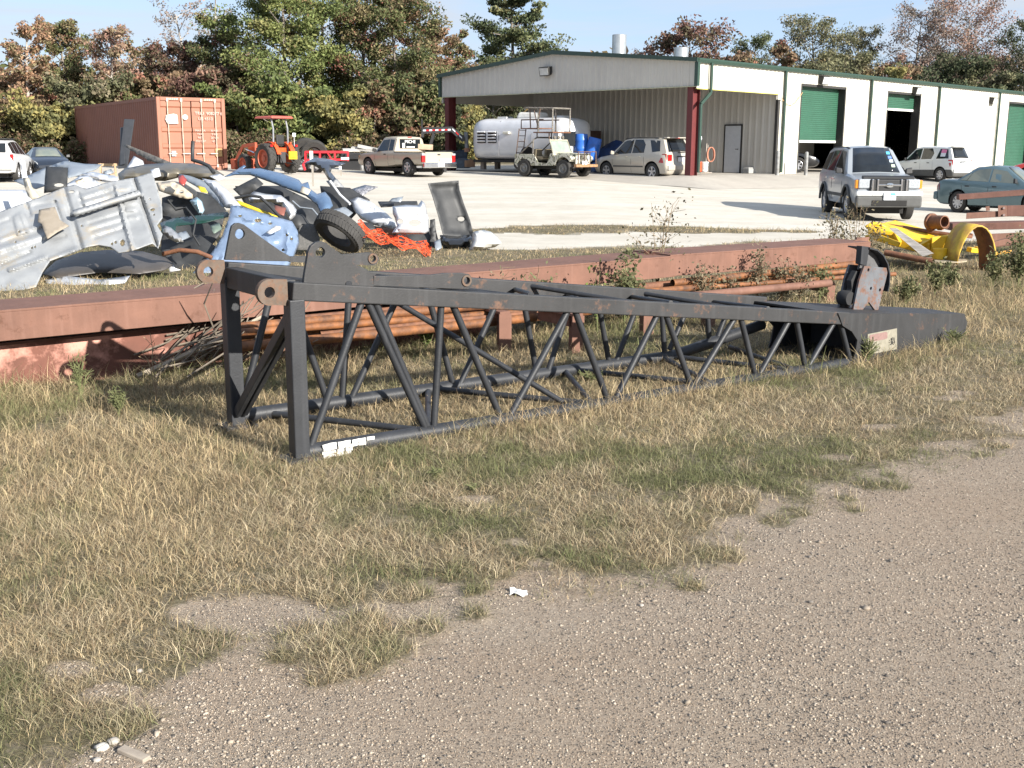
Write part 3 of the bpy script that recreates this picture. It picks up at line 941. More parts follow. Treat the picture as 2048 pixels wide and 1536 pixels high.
# curved yellow band (half a drum shell)
c0 = A(1938, 545, yo.y - .35)
m = MB(); rows = []
for i in range(15):
    a = R(165 - i * 13.5)
    x = .30 * math.cos(a); z = .69 * max(math.sin(a), -.12) - .04
    rows.append([(x + .0, -.17, z), (x - .02, .22, z + .02)])
m.grid(rows)
cb_ = m.build('curved_band', [mat('worn_yellow_band', (.50, .34, .03), (.30, .17, .04), rough=.6, scale=8), RUSTB], solid=.02, smooth=60); cb_.modifiers['solid'].material_offset = 1
tag(cb_, 'half round worn yellow band standing on edge in the weeds', 'steel band').location = c0
bpy.data.objects['curved_band'].rotation_euler = (0, 0, R(8))
# red structural pieces at the right border
def steel(pts, Y, label, mt=OXIDE, name='rusty_beam', group='rusty beams at the right edge', h=None, dp=.25):
    """beam whose front face has the four given pixel corners"""
    f_ = [A(x, y, Y + k * .0) for x, y in pts for k in (0,)]
    bk_ = [p + Vector((.03, dp, 0)) for p in f_]
    o = MB().hexa(f_, bk_).build(name, mt, bevel=.006)
    return tag(o, label, 'steel beam', group)


b1 = steel([(1918, 389), (2200, 369), (2200, 380), (1918, 400)], 20.3, 'long thin brown beam in front of the teal sedan', OXIDE_D, dp=.2)
th = thing('rusty_girder', 'dark brown bolted girder at the right edge with pale end brackets', 'steel girder', A(2011, 436, 18.3), 0, 'rusty beams at the right edge')
o_ = th.location
W_ = lambda px, py, dy=0: A(px, py, 18.3 + dy) - o_
MB().hexa([W_(2014, 433), W_(2250, 428), W_(2250, 428, .35), W_(2014, 433, .35)], [W_(2014, 411), W_(2250, 406), W_(2250, 406, .35), W_(2014, 411, .35)]).build('web', OXIDE_D, th, bevel=.006)
MB().hexa([W_(1996, 434, -.03), W_(2014, 433, -.03), W_(2014, 433, .3), W_(1996, 434, .3)], [W_(1996, 411, -.03), W_(2014, 411, -.03), W_(2014, 411, .3), W_(1996, 411, .3)]).build('splice_plate', OXIDE, th, bevel=.004)
MB().hexa([W_(1932, 438), W_(1996, 434), W_(1996, 434, .3), W_(1932, 438, .3)], [W_(1933, 426), W_(1996, 422), W_(1996, 422, .3), W_(1933, 426, .3)]).build('end_bracket', OXIDE, th, bevel=.004)
MB().hexa([W_(1972, 422), W_(1980, 421), W_(1980, 421, .1), W_(1972, 422, .1)], [W_(1971, 413), W_(1979, 412), W_(1979, 412, .1), W_(1971, 413, .1)]).build('lug', OXIDE, th)
BG = mat('bolt_grey', (.4, .3, .27))
for px, py in ((2008, 416), (2008, 430)): MB().tube(W_(px, py, -.06), W_(px, py, -.02), .02, n=8).build('bolt', BG, th)
steel([(1905, 462), (2250, 452), (2250, 440), (1905, 447)], 17.4, 'dark brown girder lying low behind the yellow band', OXIDE_D, dp=.4)
steel([(1955, 492), (2100, 455), (2100, 470), (1965, 500)], 16.3, 'pale red slanting beam behind the yellow band', OXIDE, dp=.1)
steel([(1960, 473), (1978, 473), (1975, 460), (1958, 462)], 16.5, 'short red bracket plate beside the slanting beam', OXIDE, dp=.1)
steel([(1975, 468), (2250, 456), (2250, 464), (1978, 496)], 16.9, 'wide dull red plate under the low girder', OXIDE, dp=.05)
steel([(1985, 505), (2022, 500), (2022, 506), (1988, 511)], 15.3, 'short orange yellow bar in the weeds at the right edge', mat('orange_bar', (.55, .30, .03), (.4, .18, .03), scale=20), dp=.05)
for px, py, Y, sx, lb_ in ((1905, 478, 15.4, .07, 'red and white rusty block beside the yellow hub'), (1946, 500, 15.9, .10, 'small yellow block low in the weeds beside the band'), (1935, 472, 16.0, .08, 'small grey scrap piece inside the yellow band')):
    c = A(px, py, Y)
    o = MB().box((0, 0, 0), (sx * 1.6, sx, sx * .7)).box((sx * .5, -.02, sx * .4), (sx * .5, sx * .7, sx * .3)).build('scrap_block', {.07: mat('red_scrap', (.45, .14, .08), (.5, .4, .35), scale=18), .10: YEL, .08: RUSTB}[sx], bevel=.01)
    o.location = c; o.rotation_euler = (.1, .1, .4)
    tag(o, lb_, 'scrap block', 'small scrap blocks at the right')
# dark cross beam and rubbish behind the boom's far chord
# ================================================================== the scrap heap: crushed car panels
from mathutils.geometry import delaunay_2d_cdt


def _inside(p, poly):
    x, y = p; c = False
    for i in range(len(poly)):
        (x0, y0), (x1, y1) = poly[i - 1], poly[i]
        if (y0 > y) != (y1 > y) and x < (x1 - x0) * (y - y0) / (y1 - y0) + x0: c = not c
    return c


def _segd(p, a, b):
    ax, ay = a; bx, by = b; dx, dy = bx - ax, by - ay
    t = max(0, min(1, ((p[0] - ax) * dx + (p[1] - ay) * dy) / (dx * dx + dy * dy + 1e-9)))
    return math.hypot(p[0] - ax - t * dx, p[1] - ay - t * dy)


def panel(name, label, mt, out, Y0, gx=0, gy=-.01, bulge=.0, bw=30, ribs=(), holes=(), step=6, dent=.02, thick=.008, cat='car panel', group='crushed car panels in the scrap heap', parent=None, seed=0, dy=0):
    """a sheet-metal part: outline, lean (gx, gy: metres per pixel), dome, pressed ribs, holes, dents; real depth and gauge"""
    # densify outline
    o2 = []
    for i in range(len(out)):
        a, b = out[i], out[(i + 1) % len(out)]
        k = max(1, int(math.hypot(b[0] - a[0], b[1] - a[1]) / step))
        for j in range(k): o2.append((a[0] + (b[0] - a[0]) * j / k, a[1] + (b[1] - a[1]) * j / k))
    hl = [circ(h[0], h[1], 1, 10) for h in holes]
    hl = [[(h[0] + (x - h[0]) * h[2], h[1] + (y - h[1]) * h[3]) for x, y in l] for h, l in zip(holes, hl)]
    vs = list(o2); ed = [(i, (i + 1) % len(o2)) for i in range(len(o2))]
    for l in hl:
        s = len(vs); vs += l; ed += [(s + i, s + (i + 1) % len(l)) for i in range(len(l))]
    xs = [p[0] for p in o2]; ys = [p[1] for p in o2]
    y = min(ys) + step * .5
    while y < max(ys):
        x = min(xs) + step * .5
        while x < max(xs):
            p = (x + .3 * step * math.sin(y * 1.7 + x), y)
            if _inside(p, o2) and min(_segd(p, o2[i - 1], o2[i]) for i in range(len(o2))) > step * .4 and not any(_inside(p, l) for l in hl): vs.append(p)
            x += step
        y += step
    r = delaunay_2d_cdt([Vector(p) for p in vs], ed, [], 0, 1e-4)
    V, F = [tuple(p) for p in r[0]], r[2]
    F = [f for f in F if (lambda c: _inside(c, o2) and not any(_inside(c, l) for l in hl))((sum(V[i][0] for i in f) / 3, sum(V[i][1] for i in f) / 3))]
    cx, cy = sum(xs) / len(xs), max(ys)
    P = []
    for p in V:
        d = min(_segd(p, o2[i - 1], o2[i]) for i in range(len(o2)))
        yy = Y0 + gx * (p[0] - cx) + gy * (p[1] - cy) * 1.0
        if bulge: yy -= bulge * math.sin(PI / 2 * min(1, d / bw))
        for a, b, w_, dp in ribs:
            q = _segd(p, a, b) / w_
            if q < 1: yy -= dp * (1 - q * q * (3 - 2 * q)) * (1 if dp else 0)
        yy += dent * (float(fbm(p[0] * .022 + seed * 3.1 + cx * .01, p[1] * .03, 200 + seed, 2)) - .5) * 2
        P.append(A(p[0], p[1], yy + dy))
    c = sum(P, Vector((0, 0, 0))) / len(P); c.z = min(p.z for p in P)
    if parent is not None: c = parent.location.copy()
    m = MB(); m.add([p - c for p in P], F)
    o = m.build(name, mt, parent, smooth=42, solid=thick)
    if parent is None:
        o.location = c; tag(o, label, cat, group)
    return o


GALVP = mat('bare_galvanised_panel', (.285, .295, .30), (.225, .232, .238), rough=.5, metal=.1, scale=3, dirt=(.30, .26, .20), dirtlo=.52)
WPNL = mat('white_panel_paint', (.52, .53, .55), (.42, .43, .45), rough=.3, scale=4, coat=.4)
CREAM = mat('cream_panel', (.47, .43, .34), (.38, .34, .27), rough=.5, scale=4)
BLUEP = mat('sky_blue_metallic', (.13, .21, .33), (.10, .165, .27), rough=.25, metal=.45, scale=4, coat=.6)
BLUEI = mat('blue_door_inner_paint', (.24, .31, .43), (.17, .235, .34), rough=.25, metal=.35, scale=5, coat=.6)
GREYP = mat('grey_blue_panel', (.27, .30, .33), (.22, .245, .27), rough=.35, metal=.3, scale=3)
KHAKI = mat('khaki_metallic', (.17, .15, .115), (.10, .09, .07), rough=.4, metal=.35, scale=3)
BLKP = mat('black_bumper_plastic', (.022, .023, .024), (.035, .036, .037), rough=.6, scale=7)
BLKG = mat('glossy_black_paint', (.012, .013, .015), rough=.18, coat=.7)
DGRN = mat('dark_green_paint', (.008, .035, .026), rough=.25, coat=.6)
BRNH = mat('dusty_dark_hood', (.075, .066, .06), (.05, .046, .043), rough=.5, scale=3)
YELS = mat('yellow_strip', (.62, .46, .03), rough=.5)
NAVY = mat('slate_blue_paint', (.045, .055, .075), rough=.3, coat=.5)
BEIGE = mat('beige_inner_bumper', (.55, .47, .36), (.4, .33, .24), rough=.6, scale=12)

# the big floor pan
RB = []
for a, b, w_, d in (((128, 378), (163, 500), 9, -.05), ((146, 428), (281, 390), 6, .07), ((231, 372), (265, 500), 5, .05), ((268, 357), (314, 492), 7, -.09), ((0, 500), (92, 470), 10, .06), ((0, 480), (80, 452), 5, .03), ((157, 388), (168, 420), 4, -.03), ((168, 420), (238, 398), 3, -.03),
                    ((160, 396), (222, 376), 3, .03), ((165, 408), (228, 388), 3, .03), ((178, 448), (238, 430), 3, -.03), ((183, 462), (242, 444), 3, -.03), ((188, 476), (246, 458), 3, -.03), ((250, 405), (268, 404), 4, .03), ((254, 421), (270, 420), 4, .03), ((258, 436), (274, 435), 4, .03),
                    ((240, 378), (256, 377), 4, .03), ((35, 432), (45, 465), 3, .03), ((42, 430), (53, 462), 3, .03), ((30, 436), (38, 468), 3, .03), ((0, 446), (18, 440), 3, -.02), ((68, 412), (110, 405), 3, -.03), ((110, 405), (122, 440), 3, -.03), ((95, 478), (130, 473), 3, -.02), ((20, 540), (90, 515), 5, .05), ((100, 520), (155, 498), 3, .04), ((50, 398), (60, 430), 4, -.04), ((0, 530), (60, 505), 4, -.04)):
    RB.append((a, b, max(6.5, w_ * 1.05), d * 1.4))
fp = panel('floor_pan_scrap', 'large pale galvanised van floor pan with pressed ribs leaning at the left of the heap', GALVP,
           [(-60, 448), (0, 424), (80, 395), (126, 376), (150, 370), (171, 379), (211, 366), (272, 355), (304, 345), (314, 376), (324, 413), (325, 436), (314, 451), (325, 469), (316, 497), (305, 487), (264, 502), (237, 506), (221, 494), (197, 490), (175, 494), (140, 508), (100, 522), (85, 545), (72, 574), (0, 592), (-60, 600)],
           12.45, gy=-.0085, ribs=RB, holes=[(245, 486, 5, 7), (231, 485, 2.5, 3), (224, 488, 2.5, 3), (305, 420, 5, 3), (308, 430, 2, 2), (299, 399, 2, 2), (163, 452, 2, 2), (143, 384, 6, 3), (38, 464, 2, 2.5), (70, 494, 2, 2.5), (64, 496, 2, 2.5), (31, 485, 2, 2)], step=2.8, dent=.06, thick=.012)
panel('cover_plate', None, mat('tan_cover_plate', (.27, .23, .18), (.22, .185, .14), rough=.6), [(78, 420), (110, 414), (120, 440), (138, 452), (115, 464), (95, 478), (88, 462), (84, 448), (76, 444)], 12.45 + (592 - 478) * .0085 - .13, gy=-.0085, parent=fp, dent=.01)
panel('strap_rail', None, GALVP, [(148, 430), (146, 424), (278, 383), (282, 389)], 12.45 + (592 - 430) * .0085 - .12, gx=0, gy=-.0085, parent=fp, dent=.0, thick=.05)
panel('body_sheet_scrap', 'plain white quarter panel behind the floor pan at the left edge', WPNL, [(-60, 384), (0, 380), (48, 380), (84, 396), (40, 412), (0, 428), (-60, 450)], 14.6, gy=-.012, bulge=.1)
panel('pillar_scrap', 'cream torn pillar strip standing above the floor pan', CREAM, [(46, 356), (58, 356), (64, 374), (82, 394), (70, 404), (56, 392), (49, 372)], 14.3, gy=-.006, bulge=.05, bw=8)
panel('body_sheet_scrap', 'thin white upright strip beside the white SUV', WPNL, [(40, 318), (50, 322), (55, 356), (44, 358)], 15.2, gy=-.004)
panel('body_sheet_scrap', 'grey blue folded panel left of the black bumper end', GREYP, [(28, 362), (60, 350), (92, 335), (90, 372), (72, 378), (50, 372)], 15.4, gy=-.015, bulge=.08, bw=14)
panel('body_sheet_scrap', 'grey buckled roof sheet in front of the container', GREYP, [(95, 334), (130, 322), (168, 328), (204, 329), (192, 339), (160, 350), (136, 356), (134, 338)], 17.2, gy=-.03, bulge=.12, bw=10, ribs=[((110, 332), (190, 334), 4, .08)], dent=.1)
panel('bumper_end_scrap', 'square black bumper end standing in front of the grey roof sheet', BLKP, [(92, 333), (136, 336), (134, 376), (108, 384), (88, 386), (90, 360)], 14.8, gy=-.006, bulge=.06, bw=12, holes=[(118, 370, 10, 4)])
panel('body_sheet_scrap', 'white sheet with black shut line above the floor pan', WPNL, [(132, 372), (160, 352), (176, 352), (205, 370), (178, 378), (150, 374)], 15.3, gy=-.02, bulge=.06, bw=12)
panel('body_sheet_scrap', 'white curled trim strip near the middle of the heap', WPNL, [(164, 348), (186, 344), (236, 354), (236, 363), (214, 362), (184, 354)], 15.9, gy=-.02, bulge=.08, bw=6)
panel('body_sheet_scrap', 'light blue grey strip under the white curled trim', GREYP, [(134, 368), (165, 350), (178, 352), (150, 372), (136, 376)], 15.6, gy=-.01)
panel('steel_channel', 'long dark steel channel with pale edge slanting down from the black sheet', mat('dark_channel', (.07, .065, .06), (.2, .18, .15), rough=.5, scale=14), [(249, 292), (256, 290), (345, 326), (352, 333), (330, 332), (300, 322)], 20, gx=-.01, gy=-.005, thick=.06, cat='channel')
panel('body_sheet_scrap', 'white door skin scrap under the dark channel', WPNL, [(252, 338), (268, 312), (286, 322), (290, 336)], 19.5, gy=-.01, bulge=.05, bw=10)
panel('trunk_lid_scrap', 'big khaki brown trunk lid topping the heap before the container', KHAKI, [(236, 348), (250, 337), (290, 329), (340, 326), (385, 327), (425, 336), (448, 350), (436, 360), (400, 360), (360, 354), (330, 362), (280, 360), (240, 364)], 18.2, gy=-.02, bulge=.35, bw=18, dent=.06, ribs=[((366, 328), (384, 356), 3, .03)])
panel('body_sheet_scrap', 'beige inner bumper shell with holes below the khaki lid', BEIGE, [(312, 366), (345, 362), (372, 368), (392, 382), (398, 396), (372, 398), (342, 390), (318, 382)], 16.6, gy=-.012, bulge=.10, bw=10, holes=[(330, 374, 5, 2.5), (362, 384, 5, 3), (350, 372, 4, 2)])
panel('fender_scrap', 'white curved fender arch in the middle of the heap', WPNL, [(404, 357), (430, 362), (452, 378), (470, 398), (483, 414), (470, 417), (452, 416), (438, 394), (420, 374)], 15.8, gx=-.004, gy=-.012, bulge=.12, bw=10, cat='fender')
panel('fender_scrap', 'grey inner fender liner beside the white arch', GREYP, [(357, 348), (380, 352), (412, 364), (440, 392), (452, 414), (444, 414), (420, 390), (390, 372), (362, 356)], 16.0, gx=-.003, gy=-.012, bulge=.05, bw=8, cat='fender')
panel('yellow_tag_scrap', 'small yellow plate inside the grey fender liner', YELS, [(394, 371), (410, 376), (416, 386), (402, 384)], 15.9, gy=-.01, cat='tag')
panel('fender_scrap', 'long sky blue fender highest on the right of the heap', BLUEP, [(448, 354), (470, 342), (488, 330), (492, 333), (484, 338), (520, 337), (560, 346), (598, 360), (604, 368), (616, 364), (620, 378), (634, 388), (650, 384), (660, 396), (666, 412), (654, 424), (643, 430), (634, 410), (612, 392), (580, 380), (545, 366), (500, 350), (470, 350)], 17.6, gx=-.002, gy=-.012, bulge=.12, bw=12, dent=.01, cat='fender', step=4)
panel('blue_door_scrap', 'sky blue door inner panel standing behind the boom gusset', BLUEI, [(462, 412), (476, 411), (520, 425), (584, 443), (595, 462), (598, 486), (588, 512), (574, 540), (500, 552), (378, 552), (402, 532), (428, 500), (446, 470), (456, 440)], 14.7, gx=.002, gy=-.007, bulge=.08, bw=12, cat='door', dent=.03,
      ribs=[((470, 430), (560, 455), 5, .04), ((480, 500), (560, 490), 12, -.06), ((530, 470), (545, 500), 8, .05), ((440, 520), (480, 450), 6, .05), ((420, 540), (452, 500), 4, -.03), ((575, 460), (575, 515), 5, .05), ((490, 440), (505, 442), 6, .05)], holes=[(516, 441, 7, 4), (540, 447, 4, 2.5), (574, 470, 3, 3), (583, 478, 3, 3), (566, 500, 3, 3), (480, 432, 4, 2.5)], step=4.5)
panel('door_lever_scrap', 'pale handle bar on the blue door panel', WPNL, [(532, 466), (552, 452), (562, 455), (560, 459), (540, 468)], 15.15, gy=-.006, cat='handle', thick=.03)
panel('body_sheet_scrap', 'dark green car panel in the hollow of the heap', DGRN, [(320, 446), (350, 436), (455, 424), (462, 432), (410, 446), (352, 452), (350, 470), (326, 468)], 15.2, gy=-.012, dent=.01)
for out, Y, lb in (([(324, 396), (380, 380), (430, 392), (452, 420), (440, 470), (400, 520), (345, 534), (322, 500)], 15.9, 'crumpled black filler panel for the darkness deep in the hollow of the heap'), ([(340, 496), (400, 470), (440, 500), (410, 545), (350, 548)], 14.9, 'dull black filler sheet for the shade low in the hollow of the heap'), ([(470, 372), (560, 372), (640, 410), (650, 450), (600, 470), (560, 440), (490, 410)], 18.1, 'black filler sheet for the shade under the long blue fender'),
                  ([(466, 378), (512, 354), (527, 368), (500, 388), (478, 390)], 16.9, 'black battery tray plate leaning under the blue fender'), ([(560, 420), (606, 430), (630, 460), (590, 476), (566, 460)], 17.2, 'black filler sheet for the shade between the blue door and the tyre'), ([(640, 372), (700, 376), (740, 400), (700, 440), (650, 430)], 19.6, 'black filler sheet for the shade between the blue fender and the white bumper'), ([(760, 452), (870, 456), (882, 500), (800, 500)], 18.6, 'black filler sheet for the shade under the white bumper')):
    panel('black_scrap', lb, BLKP, out, Y, gy=-.008, bulge=.04, bw=20, dent=.18, cat='car panel')  # black pads added to stand in for shade; only the battery tray is scrap
panel('chrome_strip', 'bent silver wheel house strip at the right end of the floor pan', mat('silver_strip', (.5, .5, .5), (.3, .3, .3), rough=.3, metal=.6), [(326, 450), (342, 456), (362, 474), (367, 484), (352, 484), (336, 476), (326, 466)], 13.6, gy=-.008, bulge=.08, bw=6)
panel('mirror_scrap', 'pale blue white mirror shell in the dark hollow', mat('pale_blue_shell', (.45, .58, .68), (.3, .45, .5), rough=.25), [(380, 402), (394, 394), (404, 404), (409, 420), (402, 432), (392, 420)], 15.3, gy=-.004, bulge=.12, bw=9, cat='mirror')
panel('body_sheet_scrap', 'yellow rail slanting above the blue door', YELS, [(470, 400), (480, 403), (562, 436), (560, 441), (474, 408)], 15.9, gy=-.004, thick=.03)
panel('bumper_scrap', 'white bumper corner hooked under the blue fender', WPNL, [(497, 392), (508, 383), (530, 388), (562, 391), (586, 410), (593, 420), (590, 432), (580, 442), (572, 428), (562, 410), (540, 403), (500, 406)], 16.3, gy=-.008, bulge=.14, bw=9, cat='bumper')
panel('rubber_mat', 'speckled grey rubber mat standing on edge in the grass', mat('grey_rubber_mat', (.13, .125, .12), (.08, .08, .075), rough=.9, scale=30), [(598, 452), (618, 447), (630, 449), (640, 478), (638, 500), (592, 500)], 17.0, gy=-.004, cat='mat')
panel('fender_scrap', 'slate blue fender tip pointing up near the red frame', NAVY, [(607, 327), (630, 315), (662, 319), (691, 327), (664, 337), (661, 344), (674, 360), (660, 364), (645, 340), (626, 330)], 20.5, gy=-.015, bulge=.14, bw=8, cat='fender')
panel('fender_scrap', 'clear grey striped lamp shell below the slate blue fender', mat('clear_grey_lens', (.36, .36, .35), (.2, .2, .2), rough=.2, scale=18), [(652, 362), (674, 358), (700, 388), (716, 402), (694, 402), (668, 382)], 20.1, gy=-.008, bulge=.08, bw=8, cat='lamp')
panel('lamp_scrap', 'black and clear headlamp cluster on the gravel', mat('cracked_lamp', (.3, .3, .32), (.04, .04, .05), rough=.2, scale=22), [(704, 378), (730, 370), (756, 374), (736, 384), (726, 392), (708, 392)], 21.5, gy=-.02, bulge=.08, bw=8, cat='lamp')
panel('fender_scrap', 'white fender with brown rust edge left of the white bumper', WPNL, [(700, 400), (716, 394), (742, 404), (770, 424), (798, 452), (786, 458), (748, 450), (722, 438), (708, 420)], 18.9, gx=-.003, gy=-.014, bulge=.14, bw=10, cat='fender', ribs=[((715, 400), (790, 452), 3, -.06)])
panel('body_sheet_scrap', 'rusty brown lip under the white fender', RUSTB, [(748, 452), (786, 458), (796, 452), (800, 460), (782, 472), (756, 466)], 18.5, gy=-.01, bulge=.05, bw=6)
panel('bumper_scrap', 'white bumper cover with square openings beside the black bumper', WPNL, [(785, 413), (812, 410), (836, 411), (843, 401), (850, 408), (857, 440), (858, 462), (850, 468), (818, 468), (784, 466), (794, 452), (790, 436), (786, 428)], 17.8, gx=.003, gy=-.008, bulge=.16, bw=12, cat='bumper', holes=[(801, 443, 6, 5), (829, 446, 13, 7), (834, 430, 2, 2)])
panel('black_scrap', 'black flat lid resting on the white bumper', BLKP, [(756, 404), (834, 403), (836, 411), (790, 412), (762, 414)], 18.6, gy=-.03, thick=.02)
panel('body_sheet_scrap', 'small grey triangular plate on the black lid', GREYP, [(778, 403), (784, 397), (807, 393), (801, 404)], 18.5, gy=-.01)
panel('black_bumper_scrap', 'tall black bumper cover standing on end at the right of the heap', BLKP, [(856, 367), (888, 364), (917, 361), (919, 380), (928, 408), (940, 440), (947, 470), (946, 476), (915, 474), (886, 470), (876, 430), (866, 396)], 18.7, gx=.006, gy=-.004, bulge=-.14, bw=16, cat='bumper', holes=[(922, 438, 7, 5)], dent=.05)
panel('black_bumper_scrap', 'glossy black rounded bumper base below the tall black cover', BLKG, [(880, 470), (915, 473), (948, 468), (949, 482), (940, 494), (915, 502), (894, 500), (882, 488)], 18.3, gy=-.004, bulge=.2, bw=14, cat='bumper')
panel('bumper_scrap', 'pale silver bumper end lying in the dry grass right of the heap', mat('pearl_white', (.6, .59, .55), (.5, .49, .46), rough=.3, coat=.4), [(946, 464), (966, 460), (982, 464), (996, 474), (1003, 486), (990, 494), (960, 500), (938, 502), (944, 484)], 17.9, gy=-.008, bulge=.18, bw=12, cat='bumper')
panel('black_scrap', 'narrow dark upright strip between the white and black bumpers', BLKP, [(860, 440), (870, 438), (874, 500), (862, 502)], 18.6, gy=-.002, thick=.03)
panel('hood_scrap', 'dusty dark hood lying flat in front of the floor pan', BRNH, [(84, 548), (112, 522), (160, 505), (215, 500), (285, 503), (330, 515), (348, 528), (330, 540), (280, 548), (200, 545), (150, 552), (110, 556)], 13.5, gy=-.025, bulge=.18, bw=16, cat='hood', dent=.06)
panel('body_sheet_scrap', 'white crumpled scrap low beside the dark hood', WPNL, [(90, 560), (130, 552), (200, 560), (260, 552), (250, 566), (170, 575), (100, 580)], 13.0, gy=-.02, dent=.1)
panel('body_sheet_scrap', 'small white torn scrap in the grass under the hollow', WPNL, [(334, 530), (346, 526), (350, 536), (362, 540), (340, 544)], 14.2, gy=-.004)
# tyre of the heap
tp_ = A(680, 462, 17.0)
th = thing('tyre_casing', 'worn black car tyre leaning at the right foot of the heap', 'tyre', tp_, 0, rot=Vector((-.45, -.52, -.72)).to_track_quat('Y', 'Z').to_euler())
m = MB()
r = .40; h = .13
m.lathe([(r * .62, -h * .8), (r * .86, -h), (r * .97, -h * .8), (r, -h * .3), (r, h * .3), (r * .97, h * .8), (r * .86, h), (r * .62, h * .8), (r * .58, 0), (r * .62, -h * .8)], 40)
for k in range(44):
    a = 2 * PI * k / 44
    for s2 in (1, -1):
        q = lambda an, rr, y: (rr * math.cos(an), y, rr * math.sin(an))
        m.add([q(a, r * .995, s2 * .012), q(a + .09, r * .995, s2 * .012), q(a + .16, r * .97, s2 * h * .82), q(a + .07, r * .97, s2 * h * .82), q(a + .01, r * 1.025, s2 * .012), q(a + .08, r * 1.025, s2 * .012), q(a + .15, r * .995, s2 * h * .82), q(a + .08, r * .995, s2 * h * .82)], [(3, 2, 1, 0), (4, 5, 6, 7), (0, 1, 5, 4), (1, 2, 6, 5), (2, 3, 7, 6), (3, 0, 4, 7)])
m.build('tread', mat('worn_tyre_grey', (.05, .048, .046), (.03, .029, .028), rough=.9), th, smooth=35)
# orange safety netting
rg = np.random.RandomState(4)
net = MB()
ctl = [(716, 452), (740, 468), (775, 478), (810, 484), (850, 496), (862, 506)]
for i in range(12):
    off = (i - 5.5) * 2.1
    pts = []
    for k in range(26):
        f = k / 25 * (len(ctl) - 1.001); j = int(f); u = f - j
        px = ctl[j][0] * (1 - u) + ctl[j + 1][0] * u + rg.normal(0, 1.2); py = ctl[j][1] * (1 - u) + ctl[j + 1][1] * u + off * (1 + .4 * math.sin(k)) + rg.normal(0, 1.5)
        p = A(px, py, 17.4 - off * .05 + rg.normal(0, .04)); pts.append(p)
    net.path(pts, .006, 4)
    if i: 
        for k in range(0, 26, 1): net.path([prev[k], pts[min(25, max(0, k + int(rg.randint(-1, 2))))]], .005, 4)
    prev = pts
o = net.build('safety_netting', mat('orange_netting', (.75, .09, .02), (.6, .07, .015), rough=.6))
tag(o, 'crumpled bright orange safety netting in the grass before the heap', 'netting')

# small stuff caught in the heap
def bent(name, label, pts, r, mt, cat):
    q = [A(*p) for p in pts]
    o = MB().path([p - q[0] for p in q], r, 7).build(name, mt, smooth=60); o.location = q[0]
    return tag(o, label, cat, 'small odds and ends caught in the scrap heap')


bent('bent_tube', 'black bent tube standing beside the khaki lid', [(386, 282, 17.6), (385, 300, 17.6), (385, 320, 17.5), (400, 324, 17.4), (418, 332, 17.3), (428, 346, 17.2)], .03, BLKP, 'tube')
bent('rubber_seal', 'black rubber seal looping over the white bumper corner', [(470, 396, 16.0), (500, 391, 15.95), (520, 394, 15.9), (538, 410, 15.85), (556, 430, 15.8), (566, 440, 15.7)], .022, BLKP, 'rubber seal')
bent('wire_loom', 'thin black wire loom hanging out of the dark hollow', [(336, 400, 15.0), (352, 420, 14.95), (372, 415, 14.9), (392, 440, 14.8), (386, 470, 14.7), (400, 492, 14.6)], .013, BLKP, 'wire')
bent('grey_cable', 'grey cable curling over the black panel under the blue fender', [(585, 402, 17.4), (600, 415, 17.35), (625, 418, 17.3), (640, 436, 17.2), (628, 448, 17.1)], .014, GREYP, 'cable')
bent('white_trim_strip', 'straight white trim strip rising from the clear lamp shell', [(660, 362, 19.9), (680, 390, 19.8), (700, 408, 19.6)], .025, WPNL, 'trim strip')
bent('rust_pipe', 'rusty exhaust pipe across the foot of the hollow', [(326, 508, 14.0), (360, 500, 13.95), (396, 504, 13.9), (424, 516, 13.9)], .03, RUSTB, 'exhaust pipe')
for out, Y, mt, lb in (
    ([(356, 352), (366, 350), (374, 360), (368, 372), (358, 366)], 16.3, mat('dull_red_lens', (.3, .05, .04), rough=.25), 'small dull red lamp lens below the khaki lid'),
    ([(418, 352), (440, 348), (452, 356), (436, 362)], 16.8, WPNL, 'small white clip panel under the right end of the khaki lid'),
    ([(150, 362), (166, 356), (170, 362), (154, 368)], 15.0, BEIGE, 'small beige scrap between white sheets at the left'),
    ([(206, 344), (222, 338), (228, 346), (212, 350)], 17.0, GREYP, 'small grey flap behind the white curled trim'),
    ([(344, 470), (372, 462), (380, 474), (354, 486)], 14.4, GREYP, 'grey bracket plate in the dark hollow'),
    ([(420, 452), (438, 446), (444, 458), (428, 468)], 14.6, mat('greenish_bracket', (.12, .16, .13), rough=.5), 'greenish bracket plate left of the blue door'),
    ([(604, 372), (622, 380), (616, 390), (600, 384)], 17.2, CREAM, 'cream clip showing under the end of the blue fender'),
    ([(662, 420), (690, 414), (706, 426), (690, 440), (668, 436)], 18.9, GREYP, 'grey crumpled plate right of the tyre'),
    ([(724, 444), (744, 446), (752, 458), (734, 464)], 18.2, BLKP, 'black shard above the orange netting'),
    ([(868, 484), (880, 478), (884, 496), (872, 502)], 17.6, GREYP, 'grey shard at the foot of the black bumper'),
    ([(548, 410), (572, 416), (568, 432), (552, 426)], 16.1, mat('dull_red_brown', (.2, .07, .05), rough=.6), 'red brown shard behind the white bumper corner'),
    ([(300, 340), (318, 336), (322, 352), (308, 356)], 17.8, WPNL, 'white shard at the left end of the khaki lid'),
):
    panel('scrap_shard', lb, mt, out, Y, gx=.002, gy=-.01, bulge=.03, bw=8, step=5, dent=.03, cat='scrap piece', group='small odds and ends caught in the scrap heap')
# ================================================================== the workshop
PADZ = .65
BRZ = math.atan2(.716, .698)
BK = A(1388, 300, 42.6); BK.z = PADZ
bm_ = Matrix.Translation(BK) @ Matrix.Rotation(BRZ, 4, 'Z')
bmi = bm_.inverted()


